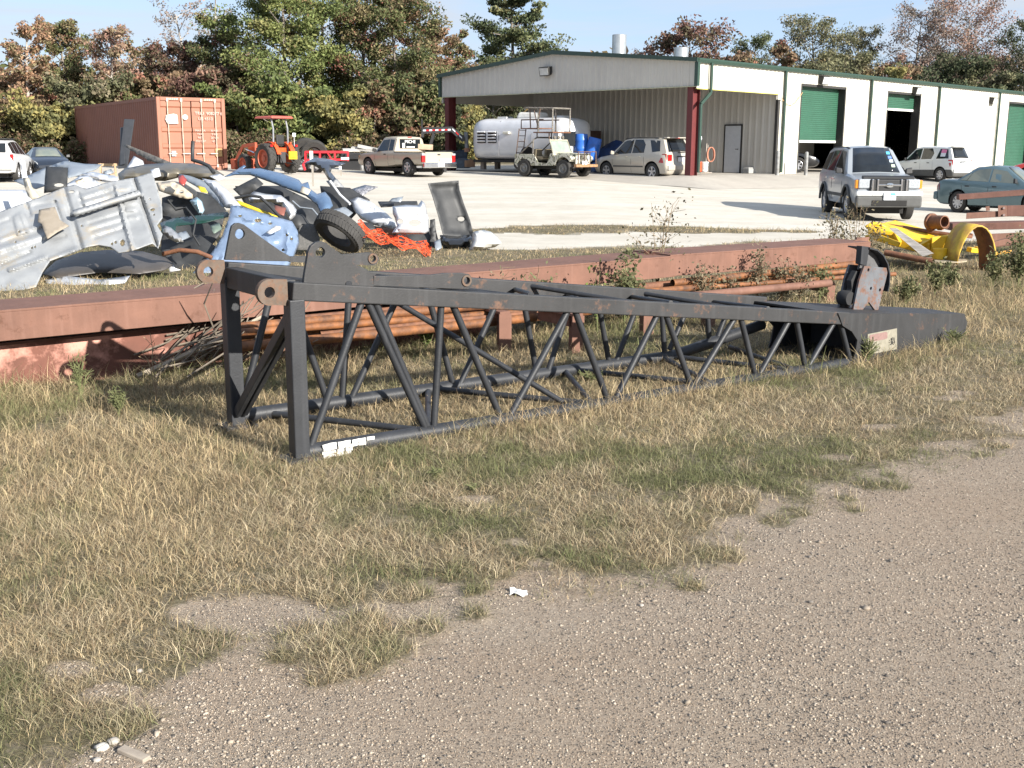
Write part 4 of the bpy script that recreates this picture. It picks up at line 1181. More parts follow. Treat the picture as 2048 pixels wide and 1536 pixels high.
def bxy(px, py, x=None, y=None):
    o = bmi @ Vector((0, 0, CAMH)); d = bmi.to_3x3() @ ray(px, py)
    k = (y - o.y) / d.y if y is not None else (x - o.x) / d.x
    p = o + d * k
    return p


WH = mat('cream_steel_siding', (.53, .51, .435), (.49, .47, .40), rough=.5, scale=.8, spec=.4)
TAN = mat('taupe_steel_siding', (.50, .475, .425), (.46, .435, .39), rough=.5, scale=.8)
GRN = mat('green_steel_trim', (.024, .052, .038), (.02, .044, .032), rough=.4)
REDC = mat('red_primer_column', (.11, .016, .016), (.09, .014, .014), rough=.6)
GDOOR = mat('green_curtain_door', (.03, .10, .062), (.026, .085, .052), rough=.45, scale=2)
DARKF = mat('dark_door_jamb', (.03, .028, .026), rough=.7)
SLAB = mat('smooth_concrete', (.40, .37, .32), (.33, .30, .26), rough=.85, scale=.7, bump=.1)
INT = mat('interior_shade_lining', (.05, .048, .045), rough=.9)
GALV = mat('galvanised_vent', (.5, .52, .52), (.38, .40, .41), rough=.35, metal=.7, scale=3)
bld = thing('workshop_building', 'long cream and taupe steel workshop with green trim and open bay', 'workshop', BK, BRZ)
WID, LEN, EV, RISE = bxy(880, 165, x=0).y - .12, 52.0, 4.25, .66
print('WID', WID)


def roofz(y): return EV + RISE * (1 - abs(y - WID / 2) / (WID / 2))


def ribbed(fn, u0, u1, zlo, zhi, mt, name, pitch=.305, parent=bld):
    """corrugated steel sheet: fn(u, out, z) maps to the building"""
    us = []
    k = math.floor(u0 / pitch)
    pr = [(0, 0), (.05, .032), (.10, .032), (.15, 0)]
    while k * pitch < u1:
        for a, h in pr:
            u = k * pitch + a
            if u0 < u < u1: us.append((u, h))
        k += 1
    us = [(u0, 0)] + us + [(u1, 0)]
    m = MB()
    m.grid([[fn(u, h, zlo(u)), fn(u, h, zhi(u))] for u, h in us])
    return m.build(name, mt, parent, solid=.004)


front = lambda u, h, z: Vector((-h, u, z))
side = lambda u, h, z: Vector((u, -h, z))
FB = 3.28
ribbed(front, .0, WID, lambda u: FB, lambda u: roofz(u) - .03, TAN, 'gable_fascia')
S2 = bxy(1548, 340, y=0).x          # the end of the open corner
d1a, d1b = bxy(1598, 250, y=0).x, bxy(1688, 250, y=0).x
d2a, d2b = bxy(1771, 250, y=0).x, bxy(1838, 250, y=0).x
d3a = bxy(2012, 270, y=0).x; d3b = d3a + (d1b - d1a)
dt = bxy(1640, 170, y=0).z
FB2 = 3.2
ev_ = lambda u: EV - .05
ribbed(side, .0, S2, lambda u: FB2, ev_, WH, 'side_wall')
ribbed(side, S2, d1a, lambda u: -.02, ev_, WH, 'side_wall')
ribbed(side, d1a, d1b, lambda u: dt, ev_, WH, 'side_wall')
ribbed(side, d1b, d2a, lambda u: -.02, ev_, WH, 'side_wall')
ribbed(side, d2a, d2b, lambda u: dt, ev_, WH, 'side_wall')
ribbed(side, d2b, d3a, lambda u: -.02, ev_, WH, 'side_wall')
ribbed(side, d3a, d3b, lambda u: dt, ev_, WH, 'side_wall')
ribbed(side, d3b, LEN, lambda u: -.02, ev_, WH, 'side_wall')
# wall at the back of the open bay, and the shell behind it
XB = S2 + .02
PX0, PX1 = bxy(1483, 300, x=XB).y, bxy(1450, 300, x=XB).y
pdh = bxy(1465, 251, x=XB).z
ribbed(lambda u, h, z: Vector((XB - h, u, z)), .02, WID - .02, lambda u: 0, lambda u: roofz(u) - .1, TAN, 'bay_back_wall')
MB().box((XB + (LEN - XB) / 2, WID - .1, EV / 2), (LEN - XB, .1, EV)).build('back_wall', TAN, bld)
MB().box((LEN - .05, WID / 2, EV / 2), (.1, WID, EV)).build('end_wall', TAN, bld)
MB().box((XB + .3, WID / 2, EV / 2), (.1, WID - .4, EV - .1)).box((LEN / 2 + 3, WID - .3, EV / 2), (LEN - 8, .1, EV - .1)).build('shade_lining', INT, bld)  # near-black lining: the darkness of the doorways put into its colour
# partition so that the middle door shows a plain grey inner wall
MB().box(((d2a + d2b) / 2, 7.0, 2), (8, .1, 3.9)).build('partition_wall', TAN, bld)
# roof
r_ = MB()
t_ = .10
for y0, y1 in ((-.12, WID / 2), (WID / 2, WID + .12)):
    a, b = (EV - .0 if y0 < 0 else EV + RISE), (EV + RISE if y0 < 0 else EV)
    r_.hexa([(-.12, y0, a - t_ + .02), (LEN, y0, a - t_ + .02), (LEN, y1, b - t_ + .02), (-.12, y1, b - t_ + .02)], [(-.12, y0, a + .05), (LEN, y0, a + .05), (LEN, y1, b + .05), (-.12, y1, b + .05)])
r_.build('roof', mat('galvalume_roof', (.34, .37, .36), (.28, .31, .30), rough=.5), bld)
tr = MB()
for y0, y1 in ((-.14, WID / 2), (WID / 2, WID + .14)):
    z0, z1 = (EV, EV + RISE) if y0 < 0 else (EV + RISE, EV)
    tr.hexa([(-.20, y0, z0 - .075), (-.10, y0, z0 - .075), (-.10, y1, z1 - .10), (-.20, y1, z1 - .10)], [(-.20, y0, z0 + .065), (-.10, y0, z0 + .065), (-.10, y1, z1 + .065), (-.20, y1, z1 + .065)])
tr.build('rake_trim', GRN, bld)
# gutter on the long side: a real trough section
gt = MB()
sec = [(-.03, .06), (-.03, -.10), (-.13, -.10), (-.17, .0), (-.17, .06), (-.155, .06), (-.155, .0), (-.12, -.085), (-.045, -.085), (-.045, .06)]
gt.plate([(a - .0, EV + b) for a, b in sec], LEN + .2, lambda u, v, w_: (w_ - .12, u, v))
gt.build('gutter', GRN, bld)
MB().box((-.06, -.06, (EV + FB) / 2 - .03), (.15, .15, EV - FB - .1)).build('corner_trim', GRN, bld)
MB().box((-.05, WID + .05, (EV + FB) / 2 - .03), (.14, .14, EV - FB - .1)).build('corner_trim', GRN, bld)
MB().box((-.02, WID / 2, FB + .012), (.08, WID - .1, .028)).build('fascia_drip_trim', mat('lime_cream_trim', (.45, .45, .30), rough=.5), bld)
MB().box((S2 / 2, -.012, FB2 + .012), (S2, .07, .03)).build('fascia_drip_trim', mat('yellow_lit_trim', (.55, .50, .12), rough=.5), bld)
# columns, I-section
for y_, z_ in ((.28, FB + .35), (WID - .3, FB + .2)):
    MB().box((.25, y_, z_ / 2), (.45, .016, z_)).box((.03, y_, z_ / 2), (.02, .26, z_)).box((.47, y_, z_ / 2), (.02, .26, z_)).build('column', REDC, bld)
# rafters under the open bay
MB().bar((.25, .3, FB + .45), (.25, WID / 2, FB + .85), .14, .4).bar((.25, WID / 2, FB + .85), (.25, WID - .3, FB + .45), .14, .4).build('rafter', REDC, bld)
for k, y_ in enumerate((2.5, 5, 7.6, 10.2, 12.8)):
    MB().box((S2 / 2, y_, roofz(y_) - .22), (S2, .06, .18)).build('purlin', DARKF, bld)
MB().box((S2 / 2, WID - .02, FB + .3), (S2, .06, 1.1)).build('side_fascia', TAN, bld)
# downspouts
kp = [(-.10, -.10, EV - .05), (-.10, -.10, FB - .05), (.08, -.02, FB - .5), (.08, -.02, .1)]
kp = [Vector((.75, -.14, EV - .08)), Vector((.75, -.14, FB2 - .12)), Vector((.16, -.12, FB2 - .55)), Vector((.16, -.12, .12))]


def downspout(pts, nm='downspout'):
    m = MB()
    for a, b in zip(pts[:-1], pts[1:]):
        m.bar(a, b, .11, .085, up=(0, 1, 0) if abs(a.x - b.x) < .01 else (0, 1, 0))
    return m.build(nm, GRN, bld, bevel=.006)


downspout(kp)
for px in (1566, 1739, 1876, 1997):
    s = bxy(px, 190, y=0).x
    downspout([Vector((s, -.10, EV - .08)), Vector((s, -.10, .05))])
s = bxy(1997, 190, y=0).x
for q in (8.4, 16.8):
    downspout([Vector((s + q, -.10, EV - .08)), Vector((s + q, -.10, .05))])
# edge trim of the open bay
MB().box((S2 + .0, -.02, FB2 / 2 - .1), (.16, .12, FB2 - .2)).build('bay_edge_trim', DARKF, bld)
# roll-up doors
for da, db, open_px in ((d1a, d1b, (1640, 281)), (d2a, d2b, (1805, 218)), (d3a, d3b, None)):
    zb = bxy(open_px[0], open_px[1], y=.35).z if open_px else .02
    th_ = MB()
    n = 1
    rows = []
    z = zb
    while z < dt - .02:
        for o_, dz in ((0, 0), (.018, .02), (.018, .05), (0, .07)):
            if z + dz < dt: rows.append([(da + .10, .33 - o_, z + dz), (db - .10, .33 - o_, z + dz)])
        z += .085
    c_ = th_.grid(rows).build('roll_up_door', GDOOR, bld)
    MB().box(((da + db) / 2, .33, zb - .05), (db - da - .2, .05, .10)).build('bottom_bar', mat('white_bottom_bar', (.72, .72, .68), rough=.4), c_)
    MB().box((da + .04, .2, dt / 2), (.09, .42, dt)).box((db - .04, .2, dt / 2), (.09, .42, dt)).box(((da + db) / 2, .2, dt - .05), (db - da, .40, .1)).build('door_jamb', DARKF, bld)
# personnel door
pdr = MB().box((XB - .055, (PX0 + PX1) / 2, pdh / 2), (.05, PX1 - PX0 - .06, pdh - .04)).build('personnel_door', mat('grey_white_door', (.50, .51, .53), (.46, .47, .49), rough=.45), bld, bevel=.005)
MB().box((XB - .045, PX0 - .01, pdh / 2 + .02), (.06, .06, pdh + .04)).box((XB - .045, PX1 + .01, pdh / 2 + .02), (.06, .06, pdh + .04)).box((XB - .045, (PX0 + PX1) / 2, pdh + .02), (.058, PX1 - PX0 - .04, .05)).build('door_frame', DARKF, pdr)
MB().tube((XB - .09, PX0 + .12, 1.0), (XB - .13, PX0 + .12, 1.0), .02).tube((XB - .13, PX0 + .12, 1.0), (XB - .13, PX0 + .24, 1.0), .014).build('handle', DARKF, pdr)


def wall_light(p, n):
    """boxy flood light on its bracket: n is the outward direction"""
    m = MB()
    n = Vector(n); t_ = Vector((n.y, -n.x, 0))
    q = lambda o, a, z: p + n * o + t_ * a + Vector((0, 0, z))
    m.hexa([q(.02, -.25, -.16), q(.02, .25, -.16), q(.02, .25, .16), q(.02, -.25, .16)], [q(.22, -.27, -.24), q(.22, .27, -.24), q(.30, .27, .12), q(.30, -.27, .12)])
    h = m.build('flood_light', DARKF, bld, bevel=.01)
    m = MB()
    m.hexa([q(.225, -.23, -.2), q(.225, .23, -.2), q(.298, .23, .08), q(.298, -.23, .08)], [q(.235, -.23, -.2), q(.235, .23, -.2), q(.308, .23, .08), q(.308, -.23, .08)])
    m.build('lens', mat('flood_lens', (.55, .56, .54), rough=.25), h)


wall_light(bxy(1096, 141, x=0), (-1, 0, 0))
for px, py in ((1641, 159), (1828, 180), (1981, 200)): wall_light(bxy(px, py, y=0), (0, -1, 0))
for px, py, hh_ in ((1238, 107, .62), (1362, 112, .38)):
    p = bxy(px, py, y=WID / 2 - 1.2)
    zb = roofz(p.y)
    MB().tube((p.x, p.y, zb - .2), (p.x, p.y, zb + hh_ + .3), .30 if hh_ > .5 else .33, n=24).build('roof_vent', GALV, bld, smooth=40, bevel=.02)
# concrete apron and floor
ap = MB()
def apz(x, y):
    w_ = bm_ @ Vector((x, y, 0)); return float(zg(w_.x, w_.y)) - PADZ
rows = []
for x in list(np.linspace(-1.9, 0, 6)) + list(np.linspace(.8, LEN, 40)):
    yo_ = -2.2 - 5 * min(1, max(0, x) / 12)
    zi = (apz(-1.9, .3) + .004) * max(0, -x / 1.9)
    zo = apz(x, yo_) + .004
    row = []
    for k in range(9):
        y = yo_ + (.3 - yo_) * k / 8
        row.append((x, y, max(zi + (zo - zi) * (1 - k / 8) ** 1.5, apz(x, y) + .004)))
    rows.append(row)
ap.grid(rows)
ap.grid([[(x, y, max((apz(-1.9, y) + .004) * k, apz(x, y) + .004)) for k, x in ((1, -1.9), (.66, -1.25), (.33, -.63), (0, .0))] for y in np.linspace(.3, WID, 40)])
o = ap.build('concrete_apron', SLAB); o.matrix_world = bm_; tag(o, kind='structure')
o = MB().box((LEN / 2, WID / 2 + .15, -.2), (LEN, WID - .3, .396)).build('concrete_floor', SLAB); o.matrix_world = bm_; tag(o, kind='structure')
# orange cord slung between the bay corner and the first door
p0 = Vector((S2 + .1, -.06, FB2 - .1)); p1 = Vector((d1a, -.06, FB2 + .15))
o = MB().path([p0.lerp(p1, i / 10) + Vector((0, -.02, -.42 * math.sin(PI * i / 10))) for i in range(11)], .014, 6).build('cord', mat('tan_cord', (.5, .3, .12)))
o.matrix_world = bm_; tag(o, 'thin orange tan cord slung across the cream wall beside the first roll-up door', 'cord')
# ================================================================== vehicles
GLASS = mat('dark_car_glass', (.014, .017, .02), (.010, .012, .014), rough=.04, spec=.6)
TYRE = mat('tyre_rubber', (.022, .021, .02), (.035, .032, .028), rough=.85, scale=9)
WELL = mat('wheel_well_black', (.008, .008, .008), rough=.95)
RIMM = mat('alloy_rim', (.55, .55, .56), (.40, .40, .41), rough=.35, metal=.6, scale=12)
CHROME = mat('chrome', (.75, .76, .77), (.6, .61, .63), rough=.12, metal=1.0, scale=4)
TRIMB = mat('black_plastic_trim', (.022, .022, .023), rough=.55)
TRIMG = mat('grey_plastic_cladding', (.085, .085, .082), (.07, .07, .067), rough=.75)
TAIL = mat('red_tail_lens', (.45, .012, .012), (.32, .01, .01), rough=.15, coat=.5)
HEADL = mat('clear_headlight', (.40, .42, .44), (.26, .28, .3), rough=.1, spec=.8, scale=30)
AMB = mat('amber_lens', (.70, .25, .03), rough=.2)
PLATE = mat('white_plate', (.72, .74, .76), (.6, .63, .68), rough=.5, scale=30)
WHT = mat('white_lettering', (.75, .75, .74), rough=.6)
UNDER = mat('dark_underbody', (.02, .019, .018), rough=.9)


def paint(name, c, rough=.3, metal=.12, dirt=None):
    return mat(name, c, tuple(x * .93 for x in c), rough=rough, metal=metal, scale=1.5, coat=.5, dirt=dirt, dirtlo=.62)


def text_mesh(txt, size, parent, M, m, name='lettering', ext=.002, align='CENTER'):
    cu = bpy.data.curves.new('t', 'FONT'); cu.body = txt; cu.size = size; cu.align_x = align; cu.extrude = ext
    o = bpy.data.objects.new('t', cu); COL.objects.link(o)
    bpy.context.view_layer.update()
    me = bpy.data.meshes.new_from_object(o.evaluated_get(bpy.context.evaluated_depsgraph_get()))
    bpy.data.objects.remove(o); me.name = name
    me.materials.clear(); me.materials.append(m)
    q = bpy.data.objects.new(name, me); COL.objects.link(q)
    q.parent = parent; q.matrix_local = M
    return q


def frame(o, x, z):
    """matrix: origin, text x direction, text up direction"""
    x = Vector(x).normalized(); z = Vector(z); n = x.cross(z).normalized(); y = n.cross(x)
    m = Matrix((x, y, n)).transposed().to_4x4(); m.translation = Vector(o)
    return m


def wheel(parent, c, r, w, side, spokes=5, rim=None, rimr=.62, kind='alloy'):
    rim = rim or RIMM
    M = Matrix.Translation(c) @ (Matrix.Identity(4) if side > 0 else Matrix.Rotation(PI, 4, 'Z'))
    h = w / 2
    b = MB().lathe([(r * rimr, -h), (r * .9, -h), (r * .985, -h * .8), (r, -h * .4), (r, h * .4), (r * .985, h * .8), (r * .9, h), (r * (rimr + .02), h * .96), (r * rimr, h * .8), (r * rimr, -h)], 30, M)
    t_ = b.build('wheel', TYRE, parent, smooth=35)
    m = MB()
    m.lathe([(r * rimr, h * .82), (r * (rimr - .06), h * .9), (r * (rimr - .10), h * .45), (r * (rimr - .12), -h * .2)], 28, M)
    if kind == 'alloy':
        for k in range(spokes):
            a = 2 * PI * k / spokes + .3
            d = Vector((math.cos(a), 0, math.sin(a))); s = Vector((-math.sin(a), 0, math.cos(a)))
            q = lambda rr, ww, yy: d * rr + s * ww + Vector((0, yy, 0))
            ri, ro = r * .10, r * (rimr - .04)
            wi, wo = r * .10, r * .10
            vs = [q(ri, -wi, h * .3), q(ro, -wo, h * .4), q(ro, wo, h * .4), q(ri, wi, h * .3), q(ri, -wi, h * .75), q(ro, -wo, h * .86), q(ro, wo, h * .86), q(ri, wi, h * .75)]
            m.add(vs, [(3, 2, 1, 0), (4, 5, 6, 7), (0, 1, 5, 4), (1, 2, 6, 5), (2, 3, 7, 6), (3, 0, 4, 7)], M)
        m.lathe([(0, h * .8), (r * .14, h * .78), (r * .16, h * .3)], 16, M)
    else:
        m.lathe([(r * (rimr - .1), h * .45), (r * .42, h * .5), (r * .34, h * .2), (r * .2, h * .3), (r * .15, h * .75), (0, h * .8)], 24, M)
    m.build('rim', rim, t_, smooth=40)
    MB().lathe([(r * (rimr - .02), -h * .1), (0, -h * .1)], 20, M).build('brake_disc', WELL, t_)
    return t_


class Car:
    def __init__(s, name, label, cat, L, W, st, pm, lower=None, wheels=(.2, .8, .34), group='vehicles in the yard', rimm=None, spokes=5, kind='alloy', clad=0):
        s.root = thing(name, label, cat, (0, 0, 0), 0, group)
        s.L, s.W, s.st = L, W, st
        k = W / 2
        s.k = k
        rows = []
        for q in st:
            p = s.ring(*q)
            ring = [Vector((q[0] * L - L / 2, y, z)) for y, z in p] + [Vector((q[0] * L - L / 2, -y, z)) for y, z in reversed(p[1:-1])]
            rows.append(ring)
        b = MB(); b.grid(rows, closed=True)
        n = len(rows[0])
        b.f.append(tuple(range(n))); b.m.append(0)
        b.f.append(tuple(range(len(b.v) - n, len(b.v)))); b.m.append(0)
        if clad:
            nr = n
            for i, f in enumerate(b.f):
                cz = sum(b.v[j][2] for j in f) / len(f)
                if cz < clad: b.m[i] = 2
        body = b.build('body', [pm, WELL, TRIMG], s.root, smooth=None)
        rf, ff, wr = wheels
        s.wr = wr
        # wheel arches cut into the body
        cm = MB()
        for f in (rf, ff):
            for sd in (1, -1):
                x = f * L - L / 2
                cm.tube((x, sd * (k + .1), wr), (x, sd * (k - .30), wr), wr * 1.20, n=28)
        cut = cm.build('cut', WELL)
        md = body.modifiers.new('b', 'BOOLEAN'); md.operation = 'DIFFERENCE'; md.object = cut; md.solver = 'EXACT'
        bpy.context.view_layer.update()
        me = bpy.data.meshes.new_from_object(body.evaluated_get(bpy.context.evaluated_depsgraph_get()))
        body.modifiers.clear(); old = body.data; body.data = me; bpy.data.meshes.remove(old)
        bpy.data.objects.remove(cut)
        for p in me.polygons:
            c = p.center
            for f in (rf, ff):
                x = f * L - L / 2
                d = math.hypot(c.x - x, c.z - wr)
                if abs(d - wr * 1.2) < wr * .06 and abs(p.normal.y) < .3 and abs(c.y) > k - .32: p.material_index = 1
                if d < wr * 1.2 and abs(abs(c.y) - (k - .30)) < .02: p.material_index = 1
        me.polygons.foreach_set('use_smooth', [True] * len(me.polygons)); me.set_sharp_from_angle(angle=R(28))
        s.body = body
        for f in (rf, ff):
            for sd in (1, -1):
                wheel(s.root, Vector((f * L - L / 2, sd * (k - .13), wr)), wr, .23, sd, spokes, rimm, kind=kind)
        MB().box((0, 0, .24), (L * .8, W * .6, .14)).build('underbody', UNDER, s.root)

    def ring(s, f, z0, w, zs, wt, zt):
        k = s.k
        w *= k; wt *= k
        big = zt - zs > .2
        return [(0, z0), (.72 * w, z0), (.93 * w, z0 + .05), (w, z0 + .42 * (zs - z0)), (w * .99, zs - .12 * (zs - z0)), (w * .955, zs), (wt, zt - (.055 if big else .012)), (wt * .86, zt - .008), (0, zt + .015)]

    def at(s, f):
        st = s.st
        for a, b in zip(st[:-1], st[1:]):
            if a[0] <= f <= b[0]:
                t = (f - a[0]) / (b[0] - a[0]) if b[0] > a[0] else 0
                pa, pb = s.ring(*a), s.ring(*b)
                return [(y0 + (y1 - y0) * t, z0 + (z1 - z0) * t) for (y0, z0), (y1, z1) in zip(pa, pb)]

    def side_pt(s, f, v, sd, o=.006, seg=5):
        p = s.at(f); (y0, z0), (y1, z1) = p[seg], p[seg + 1]
        y, z = y0 + (y1 - y0) * v, z0 + (z1 - z0) * v
        n = Vector((0, z1 - z0, y0 - y1)).normalized()
        return Vector((f * s.L - s.L / 2, sd * (y + n.y * o), z + n.z * o))

    def top_pt(s, f, t, o=.006):
        p = s.at(f)
        a = abs(t); y7, z7 = p[7]; z8 = p[8][1]
        return Vector((f * s.L - s.L / 2, t * y7, z8 + (z7 - z8) * a * a + o))

    def glass_side(s, polys, name='side_window', m=None, sides=(1, -1), o=.006):
        for sd in sides:
            for poly in polys:
                m_ = MB()
                a = [s.side_pt(f, v, sd, o) for f, v in poly]; b = [s.side_pt(f, v, sd, o - .012) for f, v in poly]
                n = len(a)
                m_.add(a + b, [tuple(range(n)), tuple(range(2 * n - 1, n - 1, -1))] + [(i, (i + 1) % n, n + (i + 1) % n, n + i) for i in range(n)])
                m_.build(name, m or GLASS, s.root)

    def glass_top(s, f0, f1, t0=.93, t1=.93, name='windshield', m=None, o=.008, n=3):
        m_ = MB(); rows = []
        for i in range(n + 1):
            f = f0 + (f1 - f0) * i / n; tt = t0 + (t1 - t0) * i / n
            rows.append([s.top_pt(f, u * tt, o) for u in (-1, -.6, -.2, .2, .6, 1)])
        return m_.grid(rows).build(name, m or GLASS, s.root, smooth=60, solid=.006)

    def seam(s, f0, f1, z0, z1, sides=(1, -1)):
        """door shut line, a narrow dark groove strip standing 2 mm proud"""
        for sd in sides:
            pts = []
            for i in range(5):
                f = f0 + (f1 - f0) * i / 4; z = z0 + (z1 - z0) * i / 4
                pts.append(s.wall_pt(f, z, sd, .001))
            MB().path(pts, .006, 4).build('door_seam', TRIMB, s.root)

    def wall_pt(s, f, z, sd, o=.004):
        p = s.at(f)
        for (y0, z0), (y1, z1) in zip(p[1:8], p[2:9]):
            if min(z0, z1) - 1e-6 <= z <= max(z0, z1) + 1e-6 and z1 != z0:
                return Vector((f * s.L - s.L / 2, sd * (y0 + (y1 - y0) * (z - z0) / (z1 - z0) + o), z))
        return Vector((f * s.L - s.L / 2, sd * (p[3][0] + o), z))

    def patch(s, name, m, poly, sd, t=.012):
        a = [s.wall_pt(f, z, sd, t) for f, z in poly]; b = [s.wall_pt(f, z, sd, -.02) for f, z in poly]
        n = len(a)
        return MB().add(a + b, [tuple(range(n)), tuple(range(2 * n - 1, n - 1, -1))] + [(i, (i + 1) % n, n + (i + 1) % n, n + i) for i in range(n)]).build(name, m, s.root)

    def box(s, name, m, c, d, bevel=.01, parent=None, rot=None):
        return MB().box(c, d, rot).build(name, m, parent or s.root, bevel=bevel)

    def mirrors(s, f, z, m, sides=(1, -1)):
        for sd in sides:
            p = s.wall_pt(f, z, sd, .0)
            MB().hexa([p + Vector((-.03, sd * .02, 0)), p + Vector((.06, sd * .04, 0)), p + Vector((.05, sd * .22, .01)), p + Vector((-.05, sd * .22, .01))], [p + Vector((-.04, sd * .04, .13)), p + Vector((.04, sd * .05, .12)), p + Vector((.03, sd * .21, .15)), p + Vector((-.05, sd * .22, .16))]).build('mirror', m, s.root, bevel=.015)

    def handles(s, fs, z, m):
        for sd in (1, -1):
            for f in fs:
                p = s.wall_pt(f, z, sd, .012)
                MB().box(p, (.17, .025, .035)).build('door_handle', m, s.root, bevel=.008)

    def place(s, rz, x0, x1, ytop, ybot, Y):
        """stand the finished vehicle on the ground so that its size and spot agree with the photo"""
        place_fit(s.root, rz, x0, x1, ytop, ybot, Y)
        return s.root


def place_fit(root, rz, x0, x1, ytop, ybot, Y, lim=(.72, 1.25), fix=False):
    bpy.context.view_layer.update()
    inv = root.matrix_world.inverted()
    P = []
    st = list(root.children)
    while st:
        o = st.pop(); st += list(o.children)
        if o.type == 'MESH': P.append(np.array([(inv @ o.matrix_world @ Vector(c))[:] for c in o.bound_box] if len(o.data.vertices) > 4000 else [(inv @ o.matrix_world @ v.co)[:] for v in o.data.vertices]))
    P = np.concatenate(P); P[:, 2] = np.maximum(P[:, 2], 0)
    Ci = np.array(CM.inverted())
    sx = sz = 1.0; X = A((x0 + x1) / 2, ybot, Y).x
    c, s_ = math.cos(rz), math.sin(rz)
    z0 = float(zg(X, Y))
    for it in range(14):
        if not fix: z0 = float(zg(X, Y))
        W = np.stack([(P[:, 0] * c - P[:, 1] * s_) * sx + X, (P[:, 0] * s_ + P[:, 1] * c) * sx + Y, P[:, 2] * sz + z0 - CAMH], -1)
        q = W @ Ci.T
        px = 1024 + FPX * q[:, 0] / -q[:, 2]; py = 768 - FPX * q[:, 1] / -q[:, 2]
        sx = min(max(sx * (x1 - x0) / (px.max() - px.min()), lim[0]), lim[1])
        sz = min(max(sz * (ybot - ytop) / (py.max() - py.min()), lim[0]), lim[1])
        X += ((x0 + x1) / 2 - (px.max() + px.min()) / 2) / FPX * Y
        if fix: z0 += (py.max() - ybot) / FPX * Y
        else: Y = min(max(Y * (1 + (py.max() - ybot) * .004), 20), 70)
    root.location = (X, Y, z0); root.rotation_euler = (0, 0, rz); root.scale = (sx, sx, sz)
    print('fit', root.name, round(X, 2), round(Y, 2), round(z0, 2), 'scale', round(sx, 2), round(sz, 2), 'bbox', px.min().round(), px.max().round(), py.min().round(), py.max().round())


SUV = [(0.0, .42, .84, .60, .80, .62), (.012, .32, .91, .70, .86, .73), (.02, .28, .95, 1.0, .86, 1.02), (.03, .26, .97, 1.10, .86, 1.12), (.10, .25, .985, 1.12, .70, 1.69), (.2, .24, 1, 1.10, .71, 1.73), (.5, .24, 1, 1.06, .71, 1.74), (.60, .24, .995, 1.04, .69, 1.68),
       (.755, .24, .985, 1.0, .86, 1.04), (.88, .24, .975, .93, .82, .96), (.955, .27, .93, .83, .76, .86), (.985, .33, .84, .70, .68, .73), (1.0, .42, .74, .58, .62, .60)]
SEDAN = [(0, .40, .78, .62, .74, .64), (.012, .30, .88, .80, .78, .82), (.03, .26, .94, .93, .80, .95), (.06, .24, .97, .96, .82, .985), (.18, .22, .985, .96, .84, 1.0), (.31, .2, 1, .93, .64, 1.35), (.43, .2, 1, .91, .65, 1.40), (.55, .2, 1, .90, .64, 1.37),
         (.715, .2, .99, .88, .84, .93), (.86, .2, .975, .80, .82, .84), (.955, .24, .92, .68, .76, .71), (.985, .3, .82, .58, .68, .60), (1, .36, .74, .52, .62, .54)]

# --- tan SUV in front of the workshop
SAND = paint('pale_gold_paint', (.42, .385, .325))
c = Car('suv', 'pale gold SUV with dark windows parked in front of the open bay', 'SUV', 4.5, 1.86, SUV, SAND, wheels=(.19, .80, .36), clad=0)
c.glass_side([[(.10, .12), (.195, .08), (.26, .90), (.135, .90)], [(.30, .05), (.455, .05), (.455, .93), (.35, .93), (.305, .6)], [(.47, .05), (.715, .10), (.60, .88), (.565, .93), (.47, .93)]])
c.glass_top(.034, .095, .95, .90, 'rear_window'); c.glass_top(.745, .612, .93, .93)
for sd in (1, -1):
    c.patch('taillight', TAIL, [(.016, 1.08), (.016, .74), (.055, .72), (.10, .74), (.06, 1.08)], sd)
    c.box('taillight_inner', TAIL, (-2.205, sd * .68, .93), (.05, .22, .24), parent=None)
    MB().path([c.side_pt(f, 1.0, sd, .05) + Vector((0, -.06 * sd, .02)) for f in (.16, .22, .4, .55, .60)], .02, 6).build('roof_rail', TRIMB, c.root)
c.box('spoiler', SAND, (-1.86, 0, 1.715), (.22, 1.2, .045), .015)
c.box('third_brake_light', TAIL, (-1.975, 0, 1.70), (.02, .24, .03), .004)
c.box('license_plate', PLATE, (-2.22, 0, .86), (.03, .36, .18), .005)
c.box('tailgate_handle', TRIMB, (-2.22, 0, .98), (.04, .5, .04), .01)
c.box('wiper', TRIMB, (-2.14, -.1, 1.14), (.03, .42, .03), .005)
c.box('bumper', SAND, (-2.21, 0, .54), (.16, 1.62, .24), .05)
c.seam(.46, .46, .32, 1.04); c.seam(.285, .30, .55, 1.08); c.seam(.70, .72, .32, .98); c.handles((.36, .53), .96, SAND); c.mirrors(.70, 1.04, SAND)
for sd in (1, -1): c.patch('side_moulding', TRIMG, [(.30, .60), (.70, .60), (.70, .54), (.30, .54)], sd, .008)
c.place(R(129), 1190, 1391, 274, 362, 44)

